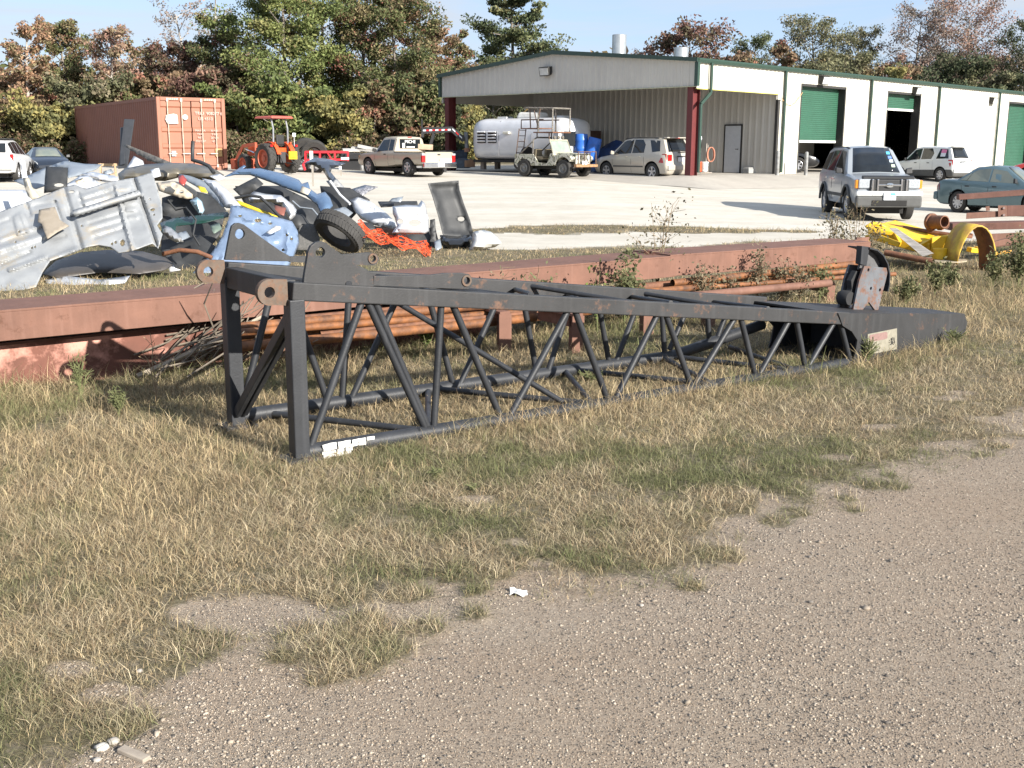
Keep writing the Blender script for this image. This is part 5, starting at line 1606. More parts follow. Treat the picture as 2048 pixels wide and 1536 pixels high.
# --- tan pickup
GOLD = paint('gold_tan_paint', (.40, .35, .275))
PK = [(0.0, .55, .90, .92, .86, .93), (.01, .46, .94, .98, .90, .99), (.40, .42, .97, .99, .92, 1.0), (.4015, .42, .97, .99, .93, 1.02), (.404, .40, .97, 1.0, .74, 1.58), (.415, .40, .975, 1.0, .74, 1.63), (.50, .36, .98, .99, .74, 1.66), (.60, .34, .98, .985, .73, 1.63),
      (.70, .34, .98, .98, .88, 1.02), (.86, .34, .97, .94, .86, .97), (.95, .38, .93, .88, .82, .90), (.985, .42, .87, .74, .76, .76), (1, .46, .80, .62, .7, .64)]
c = Car('pickup_truck', 'tan extended cab pickup with dented white tailgate corner', 'pickup', 4.9, 1.76, PK, GOLD, wheels=(.21, .80, .36), kind='alloy', spokes=5)
c.glass_side([[(.425, .10), (.49, .10), (.49, .88), (.43, .88)], [(.50, .10), (.665, .12), (.60, .86), (.50, .88)]])
c.box('rear_window', GLASS, (-.4700, 0, 1.34), (.03, 1.06, .40), .01)
c.glass_top(.695, .605, .93, .93)
text_mesh('MICHE', .19, c.root, frame((-.492, 0, 1.37), (0, -1, 0), (0, 0, 1)), WHT, 'window_sticker')
sw = MB(); sw.box((-.488, .34, 1.27), (.006, .13, .2)).box((-.488, -.02, 1.205), (.006, .42, .05)); sw.build('window_decal', WHT, c.root)
c.box('cab_brake_light', TAIL, (-.455, 0, 1.615), (.03, .2, .04), .005)
tg = c.box('tailgate', GOLD, (-2.455, 0, .77), (.06, 1.36, .46), .02)
c.box('handle', TRIMB, (-2.492, 0, .90), (.02, .14, .06), .006, parent=tg)
MB().hexa([(-2.50, -.08, .56), (-2.50, -.66, .54), (-2.47, -.66, .54), (-2.47, -.08, .56)], [(-2.53, -.02, .70), (-2.51, -.66, .70), (-2.47, -.66, .76), (-2.47, -.02, .72)]).build('dent', mat('cream_dented_steel', (.62, .58, .50), (.5, .45, .38), rough=.5, scale=4), tg, bevel=.03)
for sd in (1, -1):
    c.box('taillight', TAIL, (-2.44, sd * .775, .76), (.10, .16, .34), .015)
    c.box('taillight_lens', HEADL, (-2.445, sd * .775, .90), (.10, .165, .08), .01)
    c.box('bed_rail', TRIMB, (-1.45, sd * .80, 1.005), (1.95, .10, .03), .01)
c.box('bed_rail', TRIMB, (-2.43, 0, 1.005), (.06, 1.5, .03), .01)
c.box('bumper', CHROME, (-2.55, 0, .46), (.16, 1.66, .22), .03)
c.box('license_plate', PLATE, (-2.64, 0, .48), (.015, .32, .16), .004)
c.box('mud_flap', TRIMB, (-1.82, .78, .30), (.02, .24, .3), .004); c.box('mud_flap', TRIMB, (-1.82, -.78, .30), (.02, .24, .3), .004)
c.seam(.495, .495, .42, .97); c.seam(.69, .70, .42, .97); c.seam(.40, .40, .46, .99); c.handles((.535,), .90, TRIMB); c.mirrors(.665, 1.0, TRIMB)
c.box('tail_pipe', UNDER, (-2.2, .5, .32), (.4, .08, .08), .02)
for sd in (1, -1): c.patch('side_marker', AMB, [(.975, .80), (.95, .82), (.95, .72), (.975, .72)], sd)
c.place(R(131), 716, 914, 272, 352, 48)
tag(MB().box((0, 0, .0), (.9, .35, .22)).build('board_bundle', mat('tan_board', (.42, .32, .22), (.3, .22, .15), rough=.8, scale=4), bevel=.01), 'tan wooden box lying on the pickup bed rail', 'box')
bpy.data.objects['board_bundle'].location = c.root.location + Vector((.75, .1, 1.15)); bpy.data.objects['board_bundle'].rotation_euler = (0, .05, .1)

# --- silver SUV with bug shield (nearest)
SILV = paint('silver_blue_paint', (.29, .31, .33), metal=.1)
EX = [(0.0, .50, .88, .80, .84, .82), (.01, .40, .95, 1.0, .88, 1.04), (.02, .36, .98, 1.12, .88, 1.14), (.05, .34, .99, 1.13, .70, 1.70), (.12, .32, 1, 1.12, .69, 1.76), (.42, .32, 1, 1.10, .69, 1.78), (.53, .32, 1, 1.09, .68, 1.73), (.70, .34, .99, 1.06, .88, 1.12), (.84, .36, .985, 1.02, .87, 1.07), (.94, .38, .97, .96, .84, .99), (.975, .40, .95, .80, .82, .83), (1.0, .44, .90, .66, .78, .68)]
c = Car('suv', 'silver SUV facing the camera with black bug shield and white bumper', 'SUV', 4.7, 1.86, EX, SILV, wheels=(.2, .79, .37), clad=0)
c.glass_side([[(.05, .12), (.19, .08), (.19, .90), (.075, .86)], [(.21, .08), (.39, .08), (.385, .92), (.21, .92)], [(.405, .08), (.66, .10), (.54, .84), (.51, .92), (.405, .92)]])
c.glass_top(.697, .532, .95, .93); c.glass_top(.022, .046, .93, .9, 'rear_window')
for sd in (1, -1):
    hl = c.box('headlight', HEADL, (2.27, sd * .66, .89), (.14, .34, .22), .03)
    c.box('turn_signal', AMB, (2.235, sd * .855, .88), (.14, .10, .20), .02, parent=hl)
    c.box('fog_light', TRIMB, (2.36, sd * .70, .50), (.06, .18, .17), .03)
    MB().path([c.side_pt(f, 1.0, sd, .05) + Vector((0, -.10 * sd, .015)) for f in (.10, .16, .34, .47, .51)], .022, 6).build('roof_rail', TRIMB, c.root)
    for f in (.2, .79):
        x = f * 4.7 - 2.35
        MB().path([(x + .45 * math.cos(a), sd * .945, .37 + .46 * math.sin(a)) for a in np.linspace(.05, PI - .05, 13)], .035, 6).build('wheel_arch_flare', TRIMG, c.root, smooth=60)
gr = c.box('grille', TRIMB, (2.30, 0, .85), (.12, 1.06, .28), .02)
for y in (-.46, -.32, .32, .46): c.box('grille_post', CHROME, (2.36, y, .85), (.06, .05, .30), .012, parent=gr)
c.box('grille_bar', CHROME, (2.365, 0, .86), (.05, .62, .05), .012, parent=gr)
MB().lathe([(0, 0), (.115, 0), (.11, .02), (0, .025)], 22, Matrix.Translation((2.385, 0, .86)) @ Matrix.Rotation(-PI / 2, 4, 'Z') @ Matrix.Diagonal((1, 1, .48, 1))).build('badge', CHROME, gr)
text_mesh('~', .16, gr, frame((2.415, 0, .82), (0, 1, 0), (0, 0, 1)), TRIMG, 'badge_mark')
c.box('bug_shield', TRIMB, (2.17, 0, 1.03), (.16, 1.42, .08), .03, rot=rotm(0, R(18), 0))
c.box('bumper', mat('white_bumper_top', (.62, .63, .62), rough=.4), (2.36, 0, .66), (.18, 1.80, .12), .04)
c.box('lower_bumper', TRIMG, (2.34, 0, .47), (.22, 1.78, .27), .05)
c.box('air_intake', UNDER, (2.452, 0, .44), (.02, .95, .13), .01)
lp = c.box('license_plate', PLATE, (2.47, .0, .60), (.02, .33, .18), .005)
text_mesh('V31 WF7', .075, lp, frame((2.482, 0, .565), (0, 1, 0), (0, 0, 1)), mat('plate_blue', (.02, .06, .3)), 'plate_number', .001)
c.box('plate_band', mat('plate_sky_blue', (.1, .4, .75)), (2.4815, .08, .655), (.002, .14, .05), 0, parent=lp)
c.seam(.40, .40, .42, 1.08); c.seam(.20, .21, .6, 1.1); c.seam(.655, .665, .42, 1.06); c.handles((.25, .45), .98, CHROME); c.mirrors(.64, 1.10, TRIMB)
for sd in (1, -1): c.patch('side_moulding', TRIMG, [(.28, .62), (.70, .62), (.70, .54), (.28, .54)], sd, .014)
for k, (z, m_) in enumerate(((.78, (.1, .45, .7)), (.60, (.15, .25, .6)), (.45, (.6, .7, .75)), (.25, (.5, .6, .45)))):
    f = .697 + (.532 - .697) * z
    p = c.top_pt(f, .78, .016)
    MB().box(p, (.10, .10, .006), rotm(0, R(42), 0)).build('windshield_sticker', mat('sticker', m_), c.root)
c.place(R(-93), 1637, 1847, 291, 439, 26.5)
ex_root = c.root

# --- white SUV behind it
WHP = paint('white_car_paint', (.58, .59, .58), metal=.1)
c = Car('suv', 'white SUV with red window sign standing behind the silver SUV', 'SUV', 4.55, 1.82, SUV, WHP, wheels=(.19, .80, .35), clad=.56, spokes=7)
c.glass_side([[(.085, .08), (.265, .06), (.235, .90), (.125, .90)], [(.335, .06), (.485, .06), (.485, .92), (.35, .92), (.31, .5)], [(.50, .06), (.715, .10), (.60, .88), (.50, .92)]])
c.glass_top(.034, .095, .98, .95, 'rear_window'); c.glass_top(.745, .612, .93, .93)
for sd in (1, -1): c.patch('taillight', TAIL, [(.016, 1.09), (.016, .78), (.05, .76), (.085, 1.09)], sd)
c.box('spoiler', WHP, (-1.9, 0, 1.72), (.24, 1.25, .05), .015)
c.box('license_plate', PLATE, (-2.24, 0, .86), (.03, .34, .17), .005); c.box('tailgate_handle', TRIMB, (-2.235, 0, .99), (.03, .5, .05), .01)
c.box('bumper', WHP, (-2.22, 0, .56), (.16, 1.6, .22), .05)
c.handles((.37, .56), .93, TRIMB); c.mirrors(.70, 1.02, TRIMB); c.seam(.49, .49, .5, 1.02); c.seam(.30, .31, .6, 1.06)
for k, (v, m_) in enumerate(((.42, (.66, .68, .72)), (.72, (.65, .2, .35)))):
    p = c.side_pt(.14, v, 1, .012); p2 = c.side_pt(.205, v, 1, .012)
    MB().hexa([c.side_pt(.14, v - .18, 1, .010), c.side_pt(.21, v - .18, 1, .010), c.side_pt(.21, v - .18, 1, .013), c.side_pt(.14, v - .18, 1, .013)], [c.side_pt(.14, v + .13, 1, .010), c.side_pt(.21, v + .13, 1, .010), c.side_pt(.21, v + .13, 1, .013), c.side_pt(.14, v + .13, 1, .013)]).build('window_sign', mat('window_sign_paper', m_, rough=.7), c.root)
c.place(R(122), 1790, 1933, 292, 364, 41)

# --- teal sedan at the right edge
TEAL = paint('teal_grey_paint', (.11, .17, .19), metal=.4, dirt=None)
c = Car('sedan', 'teal grey sedan at the right edge behind the brown beam', 'sedan', 4.65, 1.74, SEDAN, TEAL, wheels=(.2, .79, .32), spokes=9)
SEEG = mat('pale_reflecting_glass', (.10, .125, .115), (.16, .17, .14), rough=.05, spec=.7, scale=1.2)
c.glass_side([[(.20, .06), (.255, .06), (.285, .80), (.275, .82)], [(.262, .06), (.435, .06), (.435, .92), (.33, .92), (.295, .80)], [(.45, .06), (.675, .08), (.56, .88), (.45, .92)]], m=SEEG)
c.glass_top(.185, .305, .92, .92, 'rear_window', SEEG); c.glass_top(.71, .555, .93, .93, m=SEEG)
for sd in (1, -1):
    c.patch('taillight', TAIL, [(.006, .78), (.006, .66), (.035, .66), (.035, .86), (.02, .86)], sd)
    c.patch('bumper_strip', TRIMB, [(.004, .60), (.15, .60), (.15, .55), (.004, .55)], sd, .02)
c.box('bumper', TEAL, (-2.32, 0, .50), (.16, 1.62, .24), .05)
c.seam(.44, .44, .3, .9); c.seam(.235, .215, .5, .92); c.handles((.27, .49), .80, TRIMB); c.mirrors(.66, .90, TRIMB)
c.place(R(-46), 1866, 2150, 330, 432, 31)

# --- red car nose at the right edge
REDP = paint('red_car_paint', (.42, .03, .02))
c = Car('sedan', 'red car nose at the right edge above the teal sedan', 'car', 4.4, 1.74, SEDAN, REDP, wheels=(.2, .79, .32))
c.glass_side([[(.21, .08), (.43, .08), (.43, .92), (.33, .92)], [(.45, .08), (.675, .08), (.56, .88), (.45, .92)]]); c.glass_top(.71, .555, .93, .93)
for sd in (1, -1): c.patch('headlight', HEADL, [(.95, .74), (.985, .66), (.985, .58), (.93, .66)], sd)
c.place(R(150), 2014, 2215, 302, 366, 42)

# --- white vehicle at the left edge, seen from behind
c = Car('suv', 'white SUV seen from behind at the left edge', 'SUV', 4.8, 1.9, EX, paint('bright_white_paint', (.62, .62, .62), metal=.05), wheels=(.2, .79, .37))
c.glass_side([[(.05, .12), (.19, .08), (.19, .90), (.075, .86)], [(.21, .08), (.39, .08), (.385, .92), (.21, .92)], [(.405, .08), (.66, .10), (.54, .84), (.51, .92), (.405, .92)]])
c.box('rear_window', GLASS, (-2.26, 0, 1.42), (.03, 1.30, .40), .01, rot=rotm(0, R(14), 0)); c.glass_top(.697, .532, .95, .93)
for sd in (1, -1): c.box('taillight', TAIL, (-2.30, sd * .86, 1.0), (.12, .12, .30), .02)
c.box('third_brake_light', TAIL, (-2.14, 0, 1.73), (.03, .3, .035), .004)
lp = c.box('plate_recess', TRIMG, (-2.36, 0, .98), (.03, .62, .22), .01); c.box('license_plate', PLATE, (-2.38, 0, .98), (.015, .34, .17), .004, parent=lp)
c.box('bumper', WHP, (-2.42, 0, .62), (.2, 1.8, .24), .05); c.box('roof_rack', TRIMB, (-1.0, 0, 1.80), (2.0, 1.3, .04), .01)
c.place(R(104), -72, 66, 276, 362, 46)

# --- dark car beside it
c = Car('sedan', 'dark blue sedan facing the camera behind the scrap heap at left', 'sedan', 4.6, 1.76, SEDAN, paint('dark_navy_paint', (.012, .018, .03)), wheels=(.2, .79, .32))
c.glass_side([[(.21, .08), (.43, .08), (.43, .92), (.33, .92)], [(.45, .08), (.675, .08), (.56, .88), (.45, .92)]], m=SEEG); c.glass_top(.71, .555, .95, .95, m=SEEG)
c.mirrors(.67, .90, TRIMB)
for sd in (1, -1): c.patch('headlight', HEADL, [(.95, .74), (.985, .66), (.985, .58), (.93, .66)], sd)
c.place(R(-60), 52, 134, 297, 352, 46)

# --- dark car inside the first door
c = Car('sedan', 'black car inside the shop under the half open roll-up door', 'sedan', 4.4, 1.74, SEDAN, paint('black_car_paint', (.008, .008, .009)), wheels=(.2, .79, .33), spokes=6)
c.glass_side([[(.21, .08), (.43, .08), (.43, .92), (.33, .92)], [(.45, .08), (.675, .08), (.56, .88), (.45, .92)]]); c.glass_top(.71, .555, .93, .93)
p = bm_ @ Vector((d1a + 1.2, 2.2, 0)); c.root.location = p; c.root.rotation_euler = (0, 0, R(-8))

# --- shipping container
OX = mat('container_brown', (.18, .066, .040), (.155, .055, .034), rough=.6, scale=1.5, dirt=(.26, .15, .11), dirtlo=.66)
OXL = mat('container_door_paint', (.27, .105, .060), (.235, .09, .052), rough=.6, scale=1.5, dirt=(.34, .19, .15), dirtlo=.66)
CL, CW, CHh = 12.2, 2.44, 2.68
ct = thing('shipping_container', 'long rust red shipping container with corrugated side and barred doors', 'container')
m = MB(); us = []
x = -CL
pts = []
while x < -.12:
    for a, h in ((0, 0), (.07, .036), (.14, .036), (.21, 0)):
        if x + a < -.1: pts.append((x + a, h))
    x += .278
for sd in (1, -1): m.grid([[(x, sd * (CW / 2 - h), .16), (x, sd * (CW / 2 - h), CHh - .10)] for x, h in pts])
m.build('side_panel', OX, ct, solid=.004)
MB().box((-CL / 2, 0, CHh - .04), (CL - .1, CW - .06, .04)).box((-CL + .03, 0, CHh / 2), (.05, CW - .1, CHh - .3)).build('roof_panel', OX, ct)
m = MB()
for sd in (1, -1):
    m.box((-CL / 2, sd * (CW / 2 - .04), CHh - .06), (CL, .10, .12)).box((-CL / 2, sd * (CW / 2 - .04), .08), (CL, .10, .16))
    m.box((-CL + .05, sd * (CW / 2 - .05), CHh / 2), (.12, .12, CHh))
m.build('rail', OX, ct)
MB().box((-.05, CW / 2 - .05, CHh / 2), (.13, .13, CHh)).box((-.05, -CW / 2 + .05, CHh / 2), (.13, .13, CHh)).box((-.05, 0, CHh - .065), (.125, CW - .24, .13)).box((-.05, 0, .08), (.125, CW - .24, .16)).build('door_frame', OXL, ct, bevel=.01)
for sd in (1, -1):
    dr = MB()
    rows = []
    for z, o in ((.18, 0), (.45, 0), (.50, .035), (.80, .035), (.85, 0), (.95, 0), (1.0, .035), (1.4, .035), (1.45, 0), (1.55, 0), (1.6, .035), (2.3, .035), (2.35, 0), (CHh - .14, 0)):
        rows.append([(-.035 - o, sd * .02, z), (-.035 - o, sd * 1.09, z)])
    d_ = dr.grid(rows).build('door', OXL, ct, solid=.02)
    for y in (.36, .86):
        MB().tube((.012, sd * y, .12), (.012, sd * y, CHh - .05), .018, n=8).build('lock_bar', mat('worn_lock_bar', (.55, .45, .38), (.4, .28, .2), rough=.5, scale=8), d_)
        MB().box((.02, sd * y, CHh - .10), (.04, .07, .12)).box((.02, sd * y, .16), (.04, .07, .12)).box((.03, sd * (y - .1), .62), (.03, .30, .035)).build('lock_handle', mat('pale_lock_steel', (.6, .5, .42), (.45, .3, .22), rough=.5), d_)
    if sd > 0: tdoor = d_
    else: tdoor2 = d_
WM = mat('faded_white_marking', (.55, .45, .40), (.42, .3, .25), rough=.7, scale=9)
tx = lambda t_, s_, y, z, p, m_=WM: text_mesh(t_, s_, p, frame((.004, y, z), (0, 1, 0), (0, 0, 1)), m_, 'marking')
tx('TRIU  908277 6', .155, .62, 2.06, tdoor); tx('US 4510', .155, .50, 1.86, tdoor)
for k in range(4):
    tx(('MAX GR', 'TARE', 'NET', 'CU CAP')[k], .10, .28, 1.44 - k * .13, tdoor); tx(('30 480', '3 880', '26 600', '67.7')[k], .10, .80, 1.44 - k * .13, tdoor)
STK = mat('torn_paper_sticker', (.55, .53, .47), (.35, .33, .32), rough=.8, scale=14)
MB().plate([(-.95, 1.86), (-.92, 2.02), (-.66, 2.08), (-.52, 2.04), (-.50, 1.72), (-.88, 1.70)], .004, lambda u, v, w_: (.002 + w_, u, v)).build('sticker', STK, tdoor2)
MB().plate(circ(-.24, 1.96, .10, 16), .004, lambda u, v, w_: (.002 + w_, u, v)).build('round_sticker', STK, tdoor2)
MB().box((.004, .93, .66), (.006, .24, .30)).build('yellow_sticker', mat('faded_yellow_sticker', (.5, .33, .13), (.4, .25, .1), scale=20), tdoor)
MB().box((.004, -.72, .62), (.006, .16, .2)).build('grey_sticker', mat('grey_sticker', (.35, .36, .37), scale=20), tdoor2)
hz = MB()
for k in range(5):
    for y0 in (-.86, .48): hz.hexa([(.014, y0 + k * .08, CHh - .095), (.014, y0 + .05 + k * .08, CHh - .095), (.018, y0 + .05 + k * .08, CHh - .095), (.018, y0 + k * .08, CHh - .095)], [(.014, y0 + .02 + k * .08, CHh - .04), (.014, y0 + .07 + k * .08, CHh - .04), (.018, y0 + .07 + k * .08, CHh - .04), (.018, y0 + .02 + k * .08, CHh - .04)])
hz.build('hazard_stripe', mat('cream_stripe', (.65, .55, .42)), ct)
vm = MB()
for k in range(8): vm.box((-CL + .75, CW / 2 + .002, 1.95 - k * .17), (.12, .006, .09)).box((-CL + .82, CW / 2 + .002, 1.91 - k * .17), (.06, .006, .05))
vm.build('side_lettering', WM, ct)
for o in ct.children_recursive: pass
# seen: long side on the left, doors on the right
ct.rotation_euler = (0, 0, 0)
place_fit(ct, R(-56), 148, 456, 193, 341, 45, lim=(.6, 1.3))
# ================================================================== more machines in the yard
# --- aluminium travel trailer under the open bay
ALU = mat('brushed_aluminium_skin', (.66, .66, .67), (.58, .58, .59), rough=.35, metal=.25, scale=1.6, bump=.03, bscale=3)
at_ = thing('travel_trailer', 'rounded bare aluminium travel trailer under the open bay', 'travel trailer')
TL, TW, TH, TB = 5.9, 2.1, 2.05, .48
rows = []
for i in range(25):
    f = -1 + 2 * i / 24
    # ends rounded like a loaf
    e = max(0.0, (abs(f) - .66) / .34)
    k = math.sqrt(max(0, 1 - e ** 2.6))
    ring = []
    for j in range(28):
        a = 2 * PI * j / 28
        ca, sa = math.cos(a), math.sin(a)
        y = math.copysign(abs(ca) ** .42, ca) * TW / 2 * (.30 + .70 * k) if k > 0 else 0
        zz = math.copysign(abs(sa) ** .5, sa)
        hi = (TH / 2) * (.40 + .60 * k) if zz > 0 else (TH / 2) * (.80 + .20 * k)
        ring.append((f * TL / 2, y, TB + TH / 2 + zz * hi))
    rows.append(ring)
m = MB().grid(rows, closed=True)
n = len(rows[0]); m.f += [tuple(range(n)), tuple(range(len(m.v) - n, len(m.v)))]; m.m += [0, 0]
m.build('body_shell', ALU, at_, smooth=50)
sm = MB()
for x in (-1.0, .9):
    sm.path([(x, -TW / 2 - .004, TB + .2), (x, -TW / 2 - .004, TB + TH * .6), (x, -TW / 2 * .86, TB + TH * .93), (x, -TW / 2 * .4, TB + TH + .004)], .012, 5)
sm.build('panel_seam', mat('dark_seam', (.2, .2, .21), rough=.5), at_)
for x in (-2.02, -1.38):
    w_ = MB().box((x, -TW / 2 - .01, TB + 1.12), (.50, .03, .56)).build('window', GLASS, at_)
    for k in range(4): MB().hexa([(x - .24, -TW / 2 - .03, TB + .89 + k * .15), (x + .24, -TW / 2 - .03, TB + .89 + k * .15), (x + .24, -TW / 2 - .02, TB + .89 + k * .15), (x - .24, -TW / 2 - .02, TB + .89 + k * .15)], [(x - .24, -TW / 2 - .11, TB + .93 + k * .15), (x + .24, -TW / 2 - .11, TB + .93 + k * .15), (x + .24, -TW / 2 - .02, TB + .98 + k * .15), (x - .24, -TW / 2 - .02, TB + .98 + k * .15)]).build('louvre', ALU, w_)
MB().box((-.5, -TW / 2 - .06, TB + 1.33), (.34, .14, .12)).build('vent_hood', mat('cream_vent', (.6, .57, .48)), at_, bevel=.02)
MB().hexa([(-.55, -.42, TB + TH - .02), (.75, -.42, TB + TH - .02), (.75, .42, TB + TH - .02), (-.55, .42, TB + TH - .02)], [(-.45, -.34, TB + TH + .30), (.72, -.34, TB + TH + .27), (.72, .34, TB + TH + .27), (-.45, .34, TB + TH + .30)]).build('roof_air_conditioner', mat('off_white_shroud', (.66, .65, .60), (.5, .48, .44), rough=.6, scale=4), at_, bevel=.09)
for x in (-1.5, 1.75): MB().box((x, 0, TB + TH + .03), (.55, .5, .12)).build('roof_vent', mat('roof_vent_white', (.55, .55, .53)), at_, bevel=.02)
MB().box((TL / 2 - .34, -.62, TB + 1.05), (.5, .5, .66), rotm(0, 0, R(-38))).build('front_window', GLASS, at_, bevel=.02)
for k in (-.16, .0, .16): MB().box((TL / 2 - .30 + k * .6, -.70 + k * .7, TB + 1.05), (.04, .6, .68), rotm(0, 0, R(-38))).build('window_post', WHP, at_)
MB().box((0, 0, TB - .05), (TL * .9, TW * .86, .12)).build('chassis', UNDER, at_)
for x in (.15,):
    for sd in (1, -1): wheel(at_, Vector((x, sd * (TW / 2 - .16), .34)), .34, .2, sd, kind='steel', rim=mat('trailer_rim', (.3, .3, .3)))
for x in (-2.4, 2.2): MB().box((x, -.5, .2), (.2, .2, .4)).box((x, .5, .2), (.2, .2, .4)).build('support_block', mat('block_grey', (.25, .22, .2), rough=.9), at_)
place_fit(at_, R(-40), 947, 1181, 224, 342, 48.6, lim=(.7, 1.4), fix=True)

# --- camouflage jeep with a hunting rack
CAMO_m, t, b, N, L = nt('camouflage_paint')
n0 = noise_node(t, 2.6, 2, .5); 
cf = ramp(t, n0.outputs['Fac'], [(0, (.38, .37, .30)), (.42, (.17, .175, .12)), (.48, (.44, .42, .35)), (.60, (.055, .05, .04)), (.64, (.26, .25, .18))], True)
L.new(cf.outputs['Color'], b.inputs['Base Color']); b.inputs['Roughness'].default_value = .65
PIPEM = mat('taped_pipe', (.20, .18, .15), (.07, .065, .06), rough=.8, scale=22, lo=.45, hi=.55)
jp = thing('hunting_jeep', 'camouflage open jeep with a tall hunting rack and front guard', 'jeep')
JL = 3.45
SPR = lambda x0, x1, y0, y1, z0, z1: [(x0, y0, z0), (x1, y0, z0), (x1, y1, z0), (x0, y1, z0)]
for sd in (1, -1):
    out = [(-1.70, .55), (-1.70, .98), (-.62, .98), (-.52, .92), (-.30, .62), (.22, .60), (.36, .92), (.40, 1.02), (.55, 1.02), (.55, .50), (-.72, .48)] + [(-1.15 + .43 * math.cos(a), .38 + .43 * math.sin(a)) for a in np.linspace(.3, PI - .2, 9)]
    MB().plate(out, .05, lambda u, v, w_, sd=sd: (u, sd * (.72 + w_), v)).build('body_side', CAMO_m, jp, bevel=.008)
    fp = [(.45, .62), (.52, .90), (.62, .95), (1.42, .95), (1.55, .88), (1.58, .78)] + [(1.12 + .45 * math.cos(a), .42 + .46 * math.sin(a)) for a in np.linspace(.6, PI - .2, 9)]
    MB().plate(fp, .30, lambda u, v, w_, sd=sd: (u, sd * (.48 + w_), v)).build('front_fender', CAMO_m, jp, bevel=.02)
    for x in (-1.15, 1.12): wheel(jp, Vector((x, sd * .66, .38)), .38, .24, sd, kind='steel', rim=mat('jeep_rim', (.25, .25, .24), (.12, .11, .1)), rimr=.56)
MB().box((-1.2, 0, .70), (1.0, 1.42, .06)).box((-1.69, 0, .77), (.05, 1.42, .44)).box((-.1, 0, .52), (1.2, 1.42, .06)).box((.5, 0, .78), (.06, 1.4, .5)).build('tub', CAMO_m, jp)
MB().hexa([(.50, -.50, .92), (1.58, -.46, .90), (1.58, .46, .90), (.50, .50, .92)], [(.50, -.48, 1.06), (1.56, -.43, 1.03), (1.56, .43, 1.03), (.50, .48, 1.06)]).build('hood', CAMO_m, jp, bevel=.04)
g_ = MB().box((1.60, 0, .80), (.05, .98, .46)).build('grille', CAMO_m, jp, bevel=.01)
for y in np.linspace(-.2, .2, 6): MB().box((1.63, y, .82), (.02, .035, .34)).build('grille_slot', WELL, g_)
for sd in (1, -1): MB().lathe([(0, .05), (.085, .04), (.10, 0), (0, -.01)], 18, Matrix.Translation((1.62, sd * .36, .84)) @ Matrix.Rotation(-PI / 2, 4, 'Z')).build('headlight', HEADL, jp, smooth=50)
MB().box((1.72, 0, .62), (.02, .34, .18)).build('license_plate', PLATE, jp)
wf = MB()
q = [(.46, -.66, 1.06), (.22, -.60, 1.60), (.22, .60, 1.60), (.46, .66, 1.06)]
wf.path(q, .035, 8, closed=True).build('windshield_frame', mat('cream_frame', (.5, .46, .34), (.35, .32, .24), rough=.6), jp)
MB().add([(.445, -.62, 1.09), (.235, -.57, 1.56), (.235, .57, 1.56), (.445, .62, 1.09)], [(0, 1, 2, 3)]).build('windshield', mat('pale_green_windshield', (.20, .25, .22), (.3, .33, .3), rough=.05, scale=2), jp, solid=.01)
for sd in (1, -1):
    MB().box((-.42, sd * .36, .82), (.42, .44, .16)).box((-.66, sd * .36, 1.02), (.14, .44, .4)).build('seat', mat('tan_seat', (.28, .23, .15), rough=.9), jp, bevel=.03)
    MB().path([(-.72, sd * .66, .75), (-.72, sd * .62, 1.62), (-.60, sd * .5, 1.72)], .035, 8).path([(-.72, sd * .64, 1.55), (-1.55, sd * .66, .95)], .03, 8).build('roll_bar', PIPEM, jp, smooth=60)
MB().path([(-.60, -.5, 1.72), (-.60, .5, 1.72)], .035, 8).build('roll_bar', PIPEM, jp)
rm_ = mat('rusty_rack_pipe', (.13, .07, .045), (.06, .045, .035), rough=.8, scale=18)
dk = MB().box((-.15, 0, 1.94), (1.15, 1.25, .05)).build('rack_platform', RUSTB, jp, bevel=.01)
MB().box((-1.05, 0, 2.12), (.95, 1.15, .04)).build('rack_platform', RUSTB, jp, bevel=.01)
rk = [[(.38, -.6, 1.95), (.38, -.6, 2.98), (-1.2, -.6, 3.02)], [(.38, .6, 1.95), (.38, .6, 2.98), (-1.2, .6, 3.02)], [(.38, -.6, 2.98), (.38, .6, 2.98)], [(-.45, -.6, 1.95), (-.45, -.6, 3.0)], [(-.45, .6, 1.95), (-.45, .6, 3.0)], [(-1.2, -.6, 3.02), (-1.2, .6, 3.02)]]
for p in rk: MB().path(p, .04, 7).build('rack_rail', PIPEM, jp, smooth=60)
for p in ([(-.9, -.6, 2.12), (-.95, -.6, 3.0)], [(-.6, -.3, 3.0), (-.75, -.3, 2.2), (-.95, -.3, 2.9)], [(-1.5, -.55, 2.12), (-1.5, -.55, 2.5), (-.2, -.55, 2.5)], [(-1.5, .55, 2.12), (-1.5, .55, 2.5), (-.2, .55, 2.5)], [(.1, -.5, 1.65), (.1, -.5, 1.94)], [(-.6, -.5, 1.72), (-.6, -.5, 1.94)], [(-.6, .5, 1.72), (-.6, .5, 1.94)]):
    MB().path(p, .028, 6).build('rack_strut', rm_, jp, smooth=60)
ld = MB()
for y in (-.62, -.16): ld.path([(-1.78, y, .62), (-1.56, y, 2.12)], .022, 6)
for k in range(6): ld.path([(-1.75 + k * .04, -.62, .8 + k * .25), (-1.75 + k * .04, -.16, .8 + k * .25)], .018, 6)
ld.build('rack_ladder', rm_, jp)
for sd in (1, -1):
    MB().path([(1.62, sd * .62, .55), (1.86, sd * .62, .55), (1.86, sd * .62, 1.10), (1.66, sd * .62, 1.12)], .025, 6).build('brush_guard', rm_, jp)
MB().path([(1.86, -.62, 1.10), (1.86, .62, 1.10)], .025, 6).path([(1.86, -.2, 1.1), (1.86, -.2, .5)], .02, 6).path([(1.86, .2, 1.1), (1.86, .2, .5)], .02, 6).build('brush_guard', rm_, jp)
